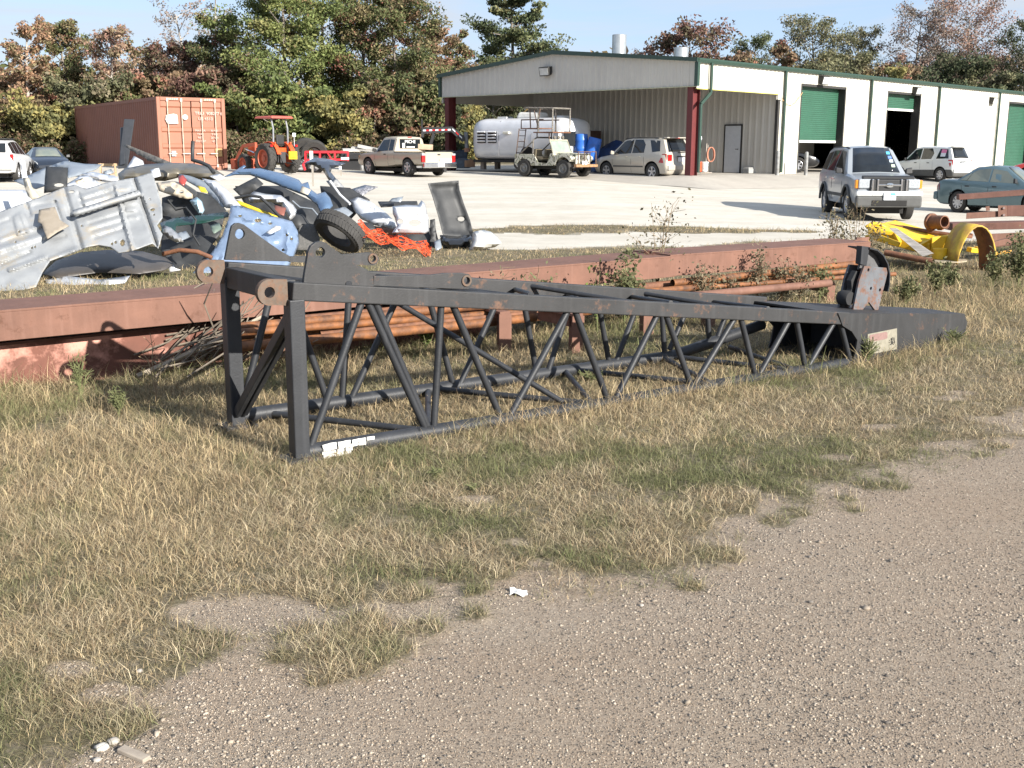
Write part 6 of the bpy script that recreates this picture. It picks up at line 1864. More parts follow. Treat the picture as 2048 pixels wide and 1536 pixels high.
MB().box((1.80, 0, .50), (.16, 1.5, .12)).build('bumper', mat('tan_rusty_bumper', (.36, .22, .11), (.2, .1, .05), rough=.8, scale=9), jp, bevel=.02)
MB().box((0, 0, .40), (2.7, .7, .14)).build('chassis', UNDER, jp)
MB().lathe([(0, .12), (.2, .12), (.36, .10), (.37, -.10), (.2, -.12), (0, -.12)], 26, Matrix.Translation((-1.84, .25, .95)) @ Matrix.Rotation(PI / 2, 4, 'Z')).build('spare_wheel', TYRE, jp, smooth=35)
for y in (-.28, 0, .28): MB().lathe([(0, .06), (.07, .05), (.075, -.02), (0, -.06)], 14, Matrix.Translation((.22, y, 1.72)) @ Matrix.Rotation(-PI / 2, 4, 'Z')).build('spot_lamp', PIPEM, jp, smooth=50)
place_fit(jp, R(-42), 1029, 1196, 214, 354.5, 45.2, lim=(.7, 1.3), fix=True)

# --- orange tractor with canopy and loader
ORG = mat('tractor_orange', (.62, .085, .015), (.5, .06, .012), rough=.4, coat=.3)
FOR = mat('faded_orange_loader', (.42, .09, .04), (.3, .06, .03), rough=.6, dirt=(.2, .08, .05))
tk_ = thing('tractor', 'orange tractor with red canopy seen from behind near the container', 'tractor')


def tractor_wheel(c, r, w, sd):
    M = Matrix.Translation(c) @ (Matrix.Identity(4) if sd > 0 else Matrix.Rotation(PI, 4, 'Z'))
    h = w / 2
    m = MB().lathe([(r * .58, -h * .8), (r * .88, -h), (r * .95, -h * .8), (r * .96, 0), (r * .95, h * .8), (r * .88, h), (r * .58, h * .8), (r * .58, -h * .8)], 30, M)
    for k in range(18):
        for s2 in (1, -1):
            a = 2 * PI * (k + (.5 if s2 > 0 else 0)) / 18
            a2 = a + .22
            q = lambda an, rr, y: (rr * math.cos(an), y, rr * math.sin(an))
            m.add([q(a, r * .94, s2 * .01), q(a + .07, r * .94, s2 * .01), q(a2 + .07, r * .90, s2 * h * 1.0), q(a2, r * .90, s2 * h * 1.0), q(a + .012, r * 1.0, s2 * .01), q(a + .058, r * 1.0, s2 * .01), q(a2 + .058, r * .985, s2 * h * .98), q(a2 + .012, r * .985, s2 * h * .98)],
                  [(3, 2, 1, 0), (4, 5, 6, 7), (0, 1, 5, 4), (1, 2, 6, 5), (2, 3, 7, 6), (3, 0, 4, 7)], M)
    t_ = m.build('wheel', mat('dusty_tractor_tyre', (.045, .042, .038), (.03, .028, .026), rough=.9), tk_)
    MB().lathe([(r * .60, h * .85), (r * .56, h * .9), (r * .50, h * .3), (r * .22, h * .45), (r * .2, h * .7), (0, h * .75)], 26, M).lathe([(r * .58, -h * .5), (0, -h * .5)], 20, M).build('rim', FOR, t_, smooth=40)
    return t_


for sd in (1, -1):
    tractor_wheel(Vector((-.75, sd * .78, .70)), .70, .46, sd)
    tractor_wheel(Vector((1.15, sd * .72, .46)), .46, .30, sd)
    rows = []
    for a in np.linspace(R(35), R(165), 8): rows.append([(-.75 + .74 * math.cos(a), sd * .34, .70 + .74 * math.sin(a)), (-.75 + .76 * math.cos(a), sd * .60, .70 + .76 * math.sin(a))])
    MB().grid(rows).build('fender', ORG, tk_, solid=.03)
    MB().box((-1.0, sd * .5, 1.15), (.5, .06, .6)).build('fender_panel', ORG, tk_, bevel=.02)
    MB().path([(-1.02, sd * .48, 1.0), (-1.05, sd * .46, 2.05), (-.9, sd * .46, 2.52)], .045, 8).build('canopy_post', mat('grey_rops_post', (.22, .23, .25), rough=.5), tk_)
    la = MB().bar((.25, sd * .62, 1.35), (1.35, sd * .62, 1.25), .09, .16).bar((1.35, sd * .62, 1.25), (2.05, sd * .62, .55), .09, .16).bar((.30, sd * .60, .75), (.30, sd * .60, 1.42), .10, .14)
    la.build('loader_arm', FOR, tk_, bevel=.01)
    MB().tube((.4, sd * .62, .95), (1.1, sd * .62, 1.12), .035, n=8).build('loader_ram', CHROME, tk_)
    MB().box((-1.30, sd * .80, 1.28), (.04, .16, .10)).build('taillight', TAIL, tk_)
MB().hexa([(.1, -.33, .85), (1.5, -.28, .80), (1.5, .28, .80), (.1, .33, .85)], [(.1, -.30, 1.38), (1.45, -.24, 1.22), (1.45, .24, 1.22), (.1, .30, 1.38)]).build('hood', ORG, tk_, bevel=.05)
MB().box((-.3, 0, .72), (1.5, .46, .46)).box((-1.0, 0, .75), (.4, .36, .5)).build('transmission', mat('dark_cast_iron', (.04, .04, .042), rough=.7), tk_, bevel=.03)
MB().box((-.95, 0, 1.08), (.30, .62, .22)).build('rear_panel', ORG, tk_, bevel=.03)
MB().box((-.75, 0, 1.32), (.46, .50, .12)).box((-.98, 0, 1.55), (.10, .50, .44)).build('seat', mat('black_seat', (.02, .02, .02)), tk_, bevel=.04)
MB().hexa([(-1.3, -.72, 2.50), (.35, -.62, 2.50), (.35, .62, 2.50), (-1.3, .72, 2.50)], [(-1.22, -.64, 2.62), (.25, -.55, 2.60), (.25, .55, 2.60), (-1.22, .64, 2.62)]).build('canopy', mat('faded_red_canopy', (.45, .10, .07), (.36, .07, .05), rough=.5), tk_, bevel=.05)
MB().path([(-1.1, -.3, .5), (-1.75, -.38, .45)], .04, 6).path([(-1.1, .3, .5), (-1.75, .38, .45)], .04, 6).path([(-1.1, -.2, 1.0), (-1.6, -.36, .5)], .03, 6).path([(-1.1, .2, 1.0), (-1.6, .36, .5)], .03, 6).build('three_point_hitch', mat('black_hitch', (.03, .03, .03)), tk_)
MB().path([(.1, 0, 1.36), (-.25, 0, 1.55)], .025, 6).lathe([(.17, -.012), (.19, 0), (.17, .012), (.15, 0), (.17, -.012)], 18, Matrix.Translation((-.27, 0, 1.56)) @ Matrix.Rotation(R(60), 4, 'Y') @ Matrix.Rotation(PI / 2, 4, 'X')).build('steering_wheel', TRIMB, tk_)
MB().path([(-1.25, -.72, 1.25), (-1.25, -.72, 1.72)], .012, 6).box((-1.25, -.72, 1.78), (.02, .2, .16)).build('mirror', PLATE, tk_)
MB().box((2.15, 0, .42), (.4, 1.5, .5)).build('loader_bucket', FOR, tk_, bevel=.05)
place_fit(tk_, R(140), 461, 602, 231, 348, 46, lim=(.75, 1.25))
tc_ = A(586, 308, tk_.location.y - 1.6)
o = MB().box((0, 0, .0), (.30, .16, .30)).box((0, -.09, .02), (.20, .02, .18)).build('yellow_can', mat('yellow_can_paint', (.65, .45, .02), (.5, .32, .02)), bevel=.02); o.location = tc_ + Vector((0, 0, -.05))
tag(o, 'bright yellow can hanging at the back of the orange tractor', 'can')

# --- red cultivator frame, big tyres and the flat bed behind
RDF = mat('bright_red_frame', (.62, .03, .04), (.5, .02, .03), rough=.4)
rf = thing('red_frame_trailer', 'bright red steel frame trailer between the tractor and the pickup', 'trailer frame', A(652, 338, 45.5))
o_ = rf.location; o_.z = zg(o_.x, o_.y)
RW_ = lambda px, py, dy=0: A(px, py, 45.5 + dy) - o_
for dy in (0, 1.5):
    MB().bar(RW_(610, 304, dy), RW_(697, 304, dy), .08, .09).build('top_rail', RDF, rf)
    MB().bar(RW_(610, 320, dy), RW_(697, 319, dy), .08, .08).build('bottom_rail', RDF, rf)
    for px in (611, 640, 670, 696): MB().bar(RW_(px, 322, dy), RW_(px, 303, dy), .07, .07, up=(0, 1, 0)).build('upright', RDF, rf)
    MB().bar(RW_(655, 305, dy), RW_(664, 320, dy), .05, .05, up=(0, 1, 0)).build('brace', RDF, rf)
MB().box(RW_(690, 317, -.06), (.32, .02, .10)).build('reflector', PLATE, rf)
for px in (622, 655, 688): MB().bar(RW_(px, 304, .02), RW_(px, 303, 1.48), .06, .06).build('cross_member', RDF, rf)
for px in (603, 630): wheel(rf, RW_(px, 330, .8), .38, .24, -1, kind='steel', rim=mat('grey_rim', (.3, .3, .3)))
MB().path([RW_(612, 322), RW_(606, 330, -.4), RW_(610, 340, -.5)], .05, 6).build('tongue', RDF, rf)
for px, py, r, lb_ in ((612, 306, .62, 'large black tyre leaning behind the red frame beside the tractor'), (628, 308, .58, 'second large black tyre behind the red frame')):
    c = A(px, py, 47.2)
    o = MB().lathe([(r * .55, -.2), (r * .9, -.22), (r, -.15), (r, .15), (r * .9, .22), (r * .55, .2), (r * .5, 0), (r * .55, -.2)], 30).build('tyre_casing', TYRE, smooth=35)
    o.location = c; o.rotation_euler = (R(8), 0, R(12)); tag(o, lb_, 'tyre', 'large tyres behind the red frame')
fb = thing('flatbed_trailer', 'black flatbed loaded with boards behind the tan pickup nose', 'trailer', A(715, 330, 49.5))
o_ = fb.location; o_.z = zg(o_.x, o_.y)
FW = lambda px, py, dy=0: A(px, py, 49.5 + dy) - o_
MB().hexa([FW(690, 318), FW(775, 318), FW(775, 316, 2), FW(690, 316, 2)], [FW(690, 308), FW(775, 306), FW(775, 305, 2), FW(690, 306, 2)]).build('deck', TRIMB, fb)
MB().box(FW(703, 326, .3), (.9, .3, .9)).build('wheel_guard', TRIMB, fb, bevel=.05)
for px in (700, 722): wheel(fb, FW(px, 334, .3), .40, .24, -1, kind='steel', rim=mat('grey_rim2', (.3, .3, .3)))
for k, (px, py, a) in enumerate(((712, 300, .3), (730, 299, -.1), (742, 297, .15))):
    o = MB().box((0, 0, 0), (1.2, .3, .12)).build('board_stack', mat('stack_grey', (.3, .29, .27), (.5, .48, .44), scale=4)); o.location = A(px, py, 50); o.rotation_euler = (.1, .1 * k, a)
    tag(o, ('pale board bundle on the black flatbed', 'grey board bundle in the middle of the black flatbed', 'grey boards at the right end of the black flatbed')[k], 'boards', 'boards on the flatbed')

# --- gooseneck trailer with red and white reflective tape
gn = thing('gooseneck_trailer', 'black gooseneck trailer with red and white reflector tape under the left column', 'trailer', A(895, 330, 50.5))
o_ = gn.location; o_.z = zg(o_.x, o_.y)
NW = lambda px, py, dy=0: A(px, py, 50.5 + dy) - o_
for dy in (0, 1.6):
    n_ = MB().hexa([NW(843, 268, dy), NW(903, 264, dy), NW(903, 264, dy + .14), NW(843, 268, dy + .14)], [NW(843, 255, dy), NW(904, 253, dy), NW(904, 253, dy + .14), NW(843, 255, dy + .14)]).hexa([NW(903, 264, dy), NW(925, 285, dy), NW(925, 285, dy + .14), NW(903, 264, dy + .14)], [NW(904, 253, dy), NW(929, 273, dy), NW(929, 273, dy + .14), NW(904, 253, dy + .14)])
    n_ = n_.build('neck_beam', TRIMB, gn)
    if dy == 0:
        for k in range(10):
            x0 = 846 + k * 6.2
            if x0 > 900: continue
            MB().hexa([NW(x0, 262.5 - (x0 - 846) * .03, -.015), NW(x0 + 5.8, 262.3 - (x0 - 846) * .03, -.015), NW(x0 + 5.8, 262.3 - (x0 - 846) * .03, -.004), NW(x0, 262.5 - (x0 - 846) * .03, -.004)],
                      [NW(x0, 259.5 - (x0 - 846) * .03, -.015), NW(x0 + 5.8, 259.3 - (x0 - 846) * .03, -.015), NW(x0 + 5.8, 259.3 - (x0 - 846) * .03, -.004), NW(x0, 259.5 - (x0 - 846) * .03, -.004)]).build('reflector_tape', PLATE if k % 2 == 0 else TAIL, n_)
        for k in range(3):
            a0, a1 = k / 3, (k + .85) / 3
            P_ = lambda a, o2: NW(905 + 20 * a, 258 + 19 * a + o2, -.015)
            MB().add([P_(a0, 1.5), P_(a1, 1.5), P_(a1, -1.5), P_(a0, -1.5)], [(0, 1, 2, 3)]).build('reflector_tape', PLATE if k % 2 == 0 else TAIL, n_, solid=.006)
MB().bar(NW(845, 270, 0), NW(845, 270, 1.6), .12, .2).bar(NW(926, 278, 0), NW(926, 278, 1.6), .12, .2).build('cross_beam', TRIMB, gn)
MB().bar(NW(844, 268, .1), NW(844, 238, .1), .06, .06, up=(0, 1, 0)).build('stake', TRIMB, gn)
MB().tube(NW(934, 303, .8), NW(932, 264, .8), .09, n=12).build('coupler_post', mat('grey_coupler', (.3, .3, .3), (.2, .2, .2), rough=.5), gn, smooth=40)
MB().tube(NW(934, 304, .8), NW(934, 296, .8), .14, n=12).build('coupler', mat('rusty_orange_coupler', (.4, .2, .12), rough=.7), gn)
MB().hexa([NW(826, 318, .2), NW(906, 312, .2), NW(906, 312, 1.5), NW(826, 318, 1.5)], [NW(826, 306, .2), NW(906, 300, .2), NW(906, 300, 1.5), NW(826, 306, 1.5)]).build('deck_frame', TRIMB, gn)
MB().bar(NW(858, 300, .1), NW(868, 267, .1), .12, .3, up=(0, 1, 0)).build('riser', TRIMB, gn)
for px in (840, 862): wheel(gn, NW(px, 326, .4), .4, .24, -1, kind='steel', rim=mat('grey_rim3', (.25, .25, .25)))
# things heaped under the bay beside the trailer
def heap(px, py, Y, d, m_, label, cat, name, rz=0, group='odds and ends stored around the open bay', bevel=.03):
    c = A(px, py, Y)
    o = MB().box((0, 0, d[2] / 2), d).box((d[0] * .12, -d[1] * .3, d[2] * 1.05), (d[0] * .5, d[1] * .4, d[2] * .14)).build(name, m_, bevel=bevel)
    o.location = c; o.rotation_euler = (0, 0, rz); tag(o, label, cat, group); return o


BLUEM = mat('dull_blue_bin', (.035, .06, .09), (.02, .03, .05), rough=.5)
heap(918, 322, 51.5, (.7, .6, .45), BLUEM, 'blue grey bin stacked left of the travel trailer', 'bin', 'storage_bin', .2)
heap(922, 336, 50.8, (.8, .6, .4), BLUEM, 'dark blue bin on the gravel left of the travel trailer', 'bin', 'storage_bin', -.1)
heap(938, 334, 50.6, (.45, .5, .3), mat('brown_carton', (.25, .15, .09), rough=.8), 'brown carton beside the travel trailer end', 'carton', 'carton', .3)
# blue barrels behind the jeep's front
BLU = mat('blue_barrel_plastic', (.03, .14, .52), (.025, .11, .42), rough=.35)
for px, py, Y, tilt, lab in ((1162, 312, 46.5, (0, 0, 0), 'upright blue plastic barrel right behind the jeep grille'), (1181, 319, 46.3, (R(4), R(12), .2), 'tilted blue plastic barrel beside the pale gold SUV')):
    o = thing('blue_barrel', lab, 'barrel', A(px, py, Y), 0, 'blue plastic barrels behind the jeep', rot=tilt)
    prof = [(0, 0), (.25, 0), (.27, .03), (.28, .20), (.285, .27), (.295, .30), (.285, .33), (.285, .60), (.295, .63), (.285, .66), (.27, .86), (.25, .89), (.23, .87), (0, .87)]
    MB().lathe(prof, 26, Matrix.Rotation(PI / 2, 4, 'X')).build('drum', BLU, o, smooth=40)
    MB().tube((.12, 0, .87), (.12, 0, .90), .035, n=10).build('bung', TRIMB, o)
# blue tarpaulin mound behind the SUV
n = 15; rows = []
for i in range(n):
    r_ = []
    for j in range(n):
        u, v = i / (n - 1) * 2 - 1, j / (n - 1) * 2 - 1
        h = max(0, 1 - max(abs(u), abs(v)) ** 3) * (1.0 + .35 * math.sin(3 * u + 1) + .2 * math.sin(7 * v + 3 * u))
        r_.append((u * 1.7 + .1 * math.sin(9 * v), v * .9, h * .95))
    rows.append(r_)
o = MB().grid(rows).build('blue_tarp', mat('blue_tarpaulin', (.03, .07, .20), (.02, .045, .13), rough=.5, bump=.3, bscale=8), smooth=50, solid=.01)
o.location = gp(A(1215, 320, 48.5).x, 48.5); o.rotation_euler = (0, 0, -.6); tag(o, 'crumpled blue tarpaulin mound behind the pale gold SUV', 'tarpaulin')
o = MB().box((0, 0, .7), (.9, .6, 1.4)).box((0, -.32, .75), (.7, .03, 1.1)).build('brown_cabinet', mat('dark_brown_cabinet', (.06, .03, .022), rough=.7)); o.location = bm_ @ Vector((XB - .6, 9.6, 0)); o.rotation_euler = (0, 0, BRZ); o.scale = (1, 1, 1.3); tag(o, 'dark brown cabinet against the back wall beside the travel trailer', 'cabinet')
# ---- by the red column: hose, buckets, broom
bp0 = bm_ @ Vector((2.9, .2, 0))
def bucket(px, py, Y, m_, label, h=.38, r=.16):
    c = A(px, py, Y)
    th = thing('bucket', label, 'bucket', c, 0, 'buckets beside the red column')
    MB().lathe([(0, 0), (r * .8, 0), (r * .98, h), (r * 1.05, h), (r * 1.05, h - .04), (r * 1.0, h - .04), (r * .78, .015), (0, .015)], 20, Matrix.Rotation(PI / 2, 4, 'X')).build('pail', m_, th, smooth=40)
    MB().path([(r, 0, h - .03), (r * .9, -.05, h - .2), (0, -r, h - .27), (-r * .9, -.05, h - .2), (-r, 0, h - .03)], .006, 5).build('handle', CHROME, th)
    return th
YB = 44.4
bucket(1397, 343, YB, mat('orange_bucket', (.62, .08, .02), rough=.4), 'bright orange bucket behind the gold SUV bumper')
bucket(1408, 343, YB, mat('white_bucket', (.62, .62, .58), rough=.4), 'white bucket standing right of the orange bucket')
th = thing('hose_rack', 'coil of pale orange hose hanging on a stand beside the red column', 'hose', A(1411, 346, YB + .3))
MB().path([(0, 0, 0), (0, 0, 1.15)], .02, 6).path([(-.2, 0, 0), (.25, 0, .01)], .025, 6).path([(.10, .05, 0), (.06, .05, 1.1)], .018, 6).build('stand', mat('grey_stand', (.4, .35, .3)), th)
MB().path([(.18 + .13 * math.cos(a) + .02 * math.sin(a * .31), .03 * math.sin(a * .7), .72 + .28 * math.sin(a)) for a in np.linspace(0, 26, 100)], .022, 6).build('hose', mat('salmon_hose', (.50, .22, .14), (.4, .17, .11), rough=.6), th, smooth=60)
o = heap(1391, 330, YB + .2, (.34, .3, .5), TRIMB, 'black bin with white bag behind the gold SUV tail', 'bin', 'black_bin', .3)
for px, py, lab in ((1611, 351, 'grey steel bollard at the left jamb of the first roll-up door'), (1554, 350, 'dark bollard beside the downspout at the corner of the open bay')):
    b = G(px, py - 3)
    o = MB().tube((0, 0, -.1), (0, 0, .92), .075, n=16).lathe([(.075, .92), (.055, .96), (0, .975)], 16, Matrix.Rotation(PI / 2, 4, 'X')).build('bollard', mat('bollard_paint', (.26, .27, .27), (.15, .14, .13), rough=.6), smooth=40)
    o.location = A(px, py, 46.6 if px > 1600 else 45.8); tag(o, lab, 'bollard', 'bollards by the first door')
bs_ = bm_ @ Vector((XB - .25, PX0 - .55, 0))
o = MB().box((0, 0, .10), (.4, .3, .2)).box((0, 0, .22), (.34, .24, .06)).build('door_step', mat('grey_step', (.3, .3, .29), rough=.8), bevel=.02); o.location = bs_; o.rotation_euler = (0, 0, BRZ); tag(o, 'small grey box on the slab right of the personnel door', 'box')
th = thing('wall_gauge', 'round white gauge with dark brackets on the bay back wall', 'gauge', bm_ @ Vector((XB - .06, bxy(1398, 278, x=XB).y, bxy(1398, 278, x=XB).z)), BRZ)
MB().lathe([(0, .05), (.2, .05), (.22, 0), (0, 0)], 20, Matrix.Rotation(PI / 2, 4, 'Z')).build('dial', PLATE, th)
MB().box((-.03, .2, .12), (.06, .2, .16)).box((-.03, -.1, -.3), (.05, .16, .2)).build('bracket', TRIMB, th)
# black sheets leaning on the container and sawhorse
BKP = mat('black_sheet', (.035, .037, .042), (.028, .03, .033), rough=.5)
for pts, lab in ((((236, 338), (254, 336), (268, 240), (248, 239)), 'tall black sheet leaning on the container side'), (((240, 330), (250, 328), (246, 255), (240, 256)), 'narrow dark sheet behind the tall black sheet')):
    Yc = 36.5 if 'tall' in lab else 37
    f_ = [A(x, y, Yc + (1.2 if y < 300 else 0)) for x, y in pts]
    o = MB().hexa(f_, [p + Vector((.0, .08, .02)) for p in f_]).build('leaning_sheet', BKP, bevel=.01); tag(o, lab, 'sheet', 'black sheets leaning on the container')
shp = gp(A(216, 337, 38).x, 38)
th = thing('sawhorse', 'pale wooden sawhorse standing before the container side', 'sawhorse', shp, .3)
WDM = mat('pale_raw_wood', (.40, .28, .17), (.28, .19, .11), rough=.9, scale=6)
MB().bar((-.3, 0, .52), (.3, 0, .52), .09, .09).build('beam', WDM, th)
for x in (-.25, .25):
    for sd in (1, -1): MB().bar((x, sd * .2, 0), (x * .9, sd * .03, .56), .05, .07).build('leg', WDM, th)
MB().bar((-.28, -.14, .2), (.28, -.14, .25), .04, .08).build('brace', WDM, th)
# survey stakes on the gravel
for px, py, top, Y, lab in ((626, 366, 302, 30.5, 'tall white topped stake beside the tractor'), (682, 350, 332, 40, 'short pale stake in front of the red frame')):
    b = A(px, py, Y); tp = A(px - 2, top, Y)
    th = thing('marker_stake', lab, 'stake', b, 0, 'stakes on the gravel')
    h = tp.z - b.z
    MB().box((0, 0, h * .25), (.05, .03, h * .7)).build('post', mat('grey_stake', (.3, .27, .23)), th)
    MB().box((-.02, 0, h * .8), (.085, .035, h * .4)).build('painted_top', PLATE, th)
# ================================================================== trees
LEAF = attr_mat('autumn_leaf', .75, .3, spec=.25)
BARK = mat('grey_bark', (.22, .19, .16), (.13, .11, .09), rough=.9, scale=5, stretch=(1, 1, .2))
BARKP = mat('pale_bark', (.42, .38, .33), (.26, .23, .2), rough=.9, scale=6)
PAL = {
    'green': [((.125, .16, .03), 5), ((.17, .19, .04), 4), ((.085, .115, .028), 3), ((.19, .18, .045), 2), ((.2, .12, .05), .6)],
    'mixed': [((.10, .115, .03), 4), ((.17, .135, .05), 4), ((.22, .13, .06), 1.6), ((.065, .08, .025), 2), ((.25, .08, .05), .6)],
    'brown': [((.20, .125, .06), 4), ((.17, .12, .05), 3), ((.11, .105, .035), 3), ((.28, .11, .06), 2)],
    'orange': [((.26, .145, .07), 4), ((.23, .12, .065), 3), ((.18, .145, .06), 4), ((.38, .2, .09), 2)],
    'red': [((.24, .12, .08), 4), ((.26, .16, .09), 3), ((.19, .145, .07), 4)],
    'maroon': [((.15, .07, .05), 4), ((.19, .10, .06), 3), ((.12, .10, .05), 3)],
    'pine': [((.075, .10, .035), 4), ((.115, .125, .04), 3), ((.05, .068, .028), 3), ((.16, .15, .05), 1.5)],
    'olive': [((.13, .125, .05), 4), ((.09, .095, .04), 3), ((.18, .15, .08), 2)],
    'grey': [((.20, .155, .125), 4), ((.24, .15, .11), 3), ((.14, .12, .09), 2)],
    'rust': [((.25, .13, .085), 4), ((.19, .12, .09), 3), ((.14, .12, .08), 1.6)],
    'yellow': [((.24, .20, .04), 4), ((.17, .16, .04), 3), ((.12, .12, .035), 2)],
    'dark': [((.045, .06, .024), 4), ((.07, .08, .03), 3), ((.10, .09, .045), 1.5)],
}


def leaf_mesh(name, C, size, cols, parent, loc):
    n = len(C)
    u = RS.normal(0, 1, (n, 3)); u /= np.linalg.norm(u, axis=1)[:, None]
    v = RS.normal(0, 1, (n, 3)); v -= u * (u * v).sum(1)[:, None]; v /= np.linalg.norm(v, axis=1)[:, None]
    s = (size * (.6 + .8 * RS.rand(n)))[:, None]
    P = np.stack([C + u * s, C + v * s * .55, C - u * s, C - v * s * .55], 1)
    q = (np.arange(n) * 4)[:, None] + np.arange(4)
    o = np_mesh(name, P.reshape(-1, 3), q, 4, LEAF, np.repeat(cols, 4, 0))
    o.parent = parent
    return o


def tree(x, y, h, w, pal, label, style='broad', leaves=5000, cat='tree', name='tree', group='trees behind the yard', size=.078, base=.22, bark=None, seed=0, bare=0.0, thr=.0):
    rg = np.random.RandomState(seed + int(abs(x) * 31 + y * 7))
    root = thing(name, label, cat, gp(x, y), 0, group)
    tr = MB()
    cl = []
    # trunk with a slight sway
    sway = rg.normal(0, .025 * h, 2)
    tk = [Vector((sway[0] * t * t * 1.5 + .05 * h * .1 * math.sin(6 * t + x), sway[1] * t * t, h * t)) for t in np.linspace(0, .93, 8)]
    r0 = .014 * h + .05
    tr.path(tk, [r0 * (1 - .82 * k / 7) for k in range(8)], 7)
    nl = {'broad': 22, 'pine': 26, 'sparse': 17, 'wide': 20, 'shrub': 12}[style]
    for i in range(nl):
        t = base + (.93 - base) * ((i + rg.rand()) / nl)
        k = min(int(t / .93 * 7), 6); f = t / .93 * 7 - k
        p = tk[k].lerp(tk[k + 1], f)
        q = (t - base) / (1 - base)
        if style == 'pine': rad = w / 2 * (1.05 - .80 * q) * (.65 + .6 * rg.rand()) * min(1, .45 + q * 3)
        elif style == 'wide': rad = w / 2 * math.sqrt(max(.06, 1 - (q * 1.4 - .55) ** 2)) * (.65 + .5 * rg.rand())
        else: rad = w / 2 * math.sqrt(max(.05, 1 - (q * 1.75 - .72) ** 2)) * (.6 + .55 * rg.rand())
        a = i * 2.4 + rg.normal(0, .4)
        up = (.15 if style == 'pine' else .55) + .4 * q + rg.normal(0, .15)
        e = p + Vector((math.cos(a) * rad, math.sin(a) * rad, rad * up * .8))
        mid = p.lerp(e, .5) + Vector((0, 0, -.06 * rad))
        rr = r0 * (1 - .8 * t) * .55
        tr.path([p, mid, e], [rr, rr * .6, rr * .2], 5)
        nsub = 4 if style != 'sparse' else 5
        for j in range(nsub):
            g = .4 + .6 * (j + rg.rand()) / nsub
            s = p.lerp(e, g)
            d = Vector(rg.normal(0, 1, 3)); d.z = abs(d.z) * .5 + (.1 if style == 'pine' else .25)
            d = d.normalized() * rad * .42
            tr.path([s, s + d], [rr * .4, rr * .1], 4, cap=False)
            if rg.rand() > bare: cl.append((s + d * .8, max(.26, rad * .30)))
            if rg.rand() > bare: cl.append((s + d * .2, max(.22, rad * .24)))
    if rg.rand() > bare: cl.append((tk[-1], w * .12)); cl.append((tk[-2], w * .14))
    tr.build('trunk', bark or BARK, root, smooth=60)
    leaves = int(leaves * 2.9)
    if leaves:
        cc = np.array([c for c, r in cl]); cr = np.array([r for c, r in cl])
        pick = rg.randint(0, len(cl), leaves)
        d = rg.normal(0, 1, (leaves, 3)); d /= np.linalg.norm(d, axis=1)[:, None]
        d *= (rg.rand(leaves) ** .5)[:, None]
        d[:, 2] *= .62 if style != 'pine' else .42
        P = cc[pick] + d * (cr[pick] * (1.15))[:, None]
        pl = PAL[pal]
        wt = np.array([q for _, q in pl]); wt = wt / wt.sum()
        cidx = rg.choice(len(pl), len(cl), p=wt)
        cols = np.array([q for q, _ in pl]); cols = (cols * .74 + cols.mean(1, keepdims=True) * .26) * 1.3
        li = np.where(rg.rand(leaves) < .72, cidx[pick], rg.choice(len(pl), leaves, p=wt))
        cv = cols[li] * (.65 + .7 * rg.rand(leaves))[:, None]
        leaf_mesh('crown', P, size, cv, root, None)
    return root


def tr_px(px, Y, top, wpx, pal, label, **k):
    a = A(px, top, Y)
    base = float(zg(a.x, Y))
    return tree(a.x, Y, a.z - base, wpx / 2200 * Y, pal, label, **k)


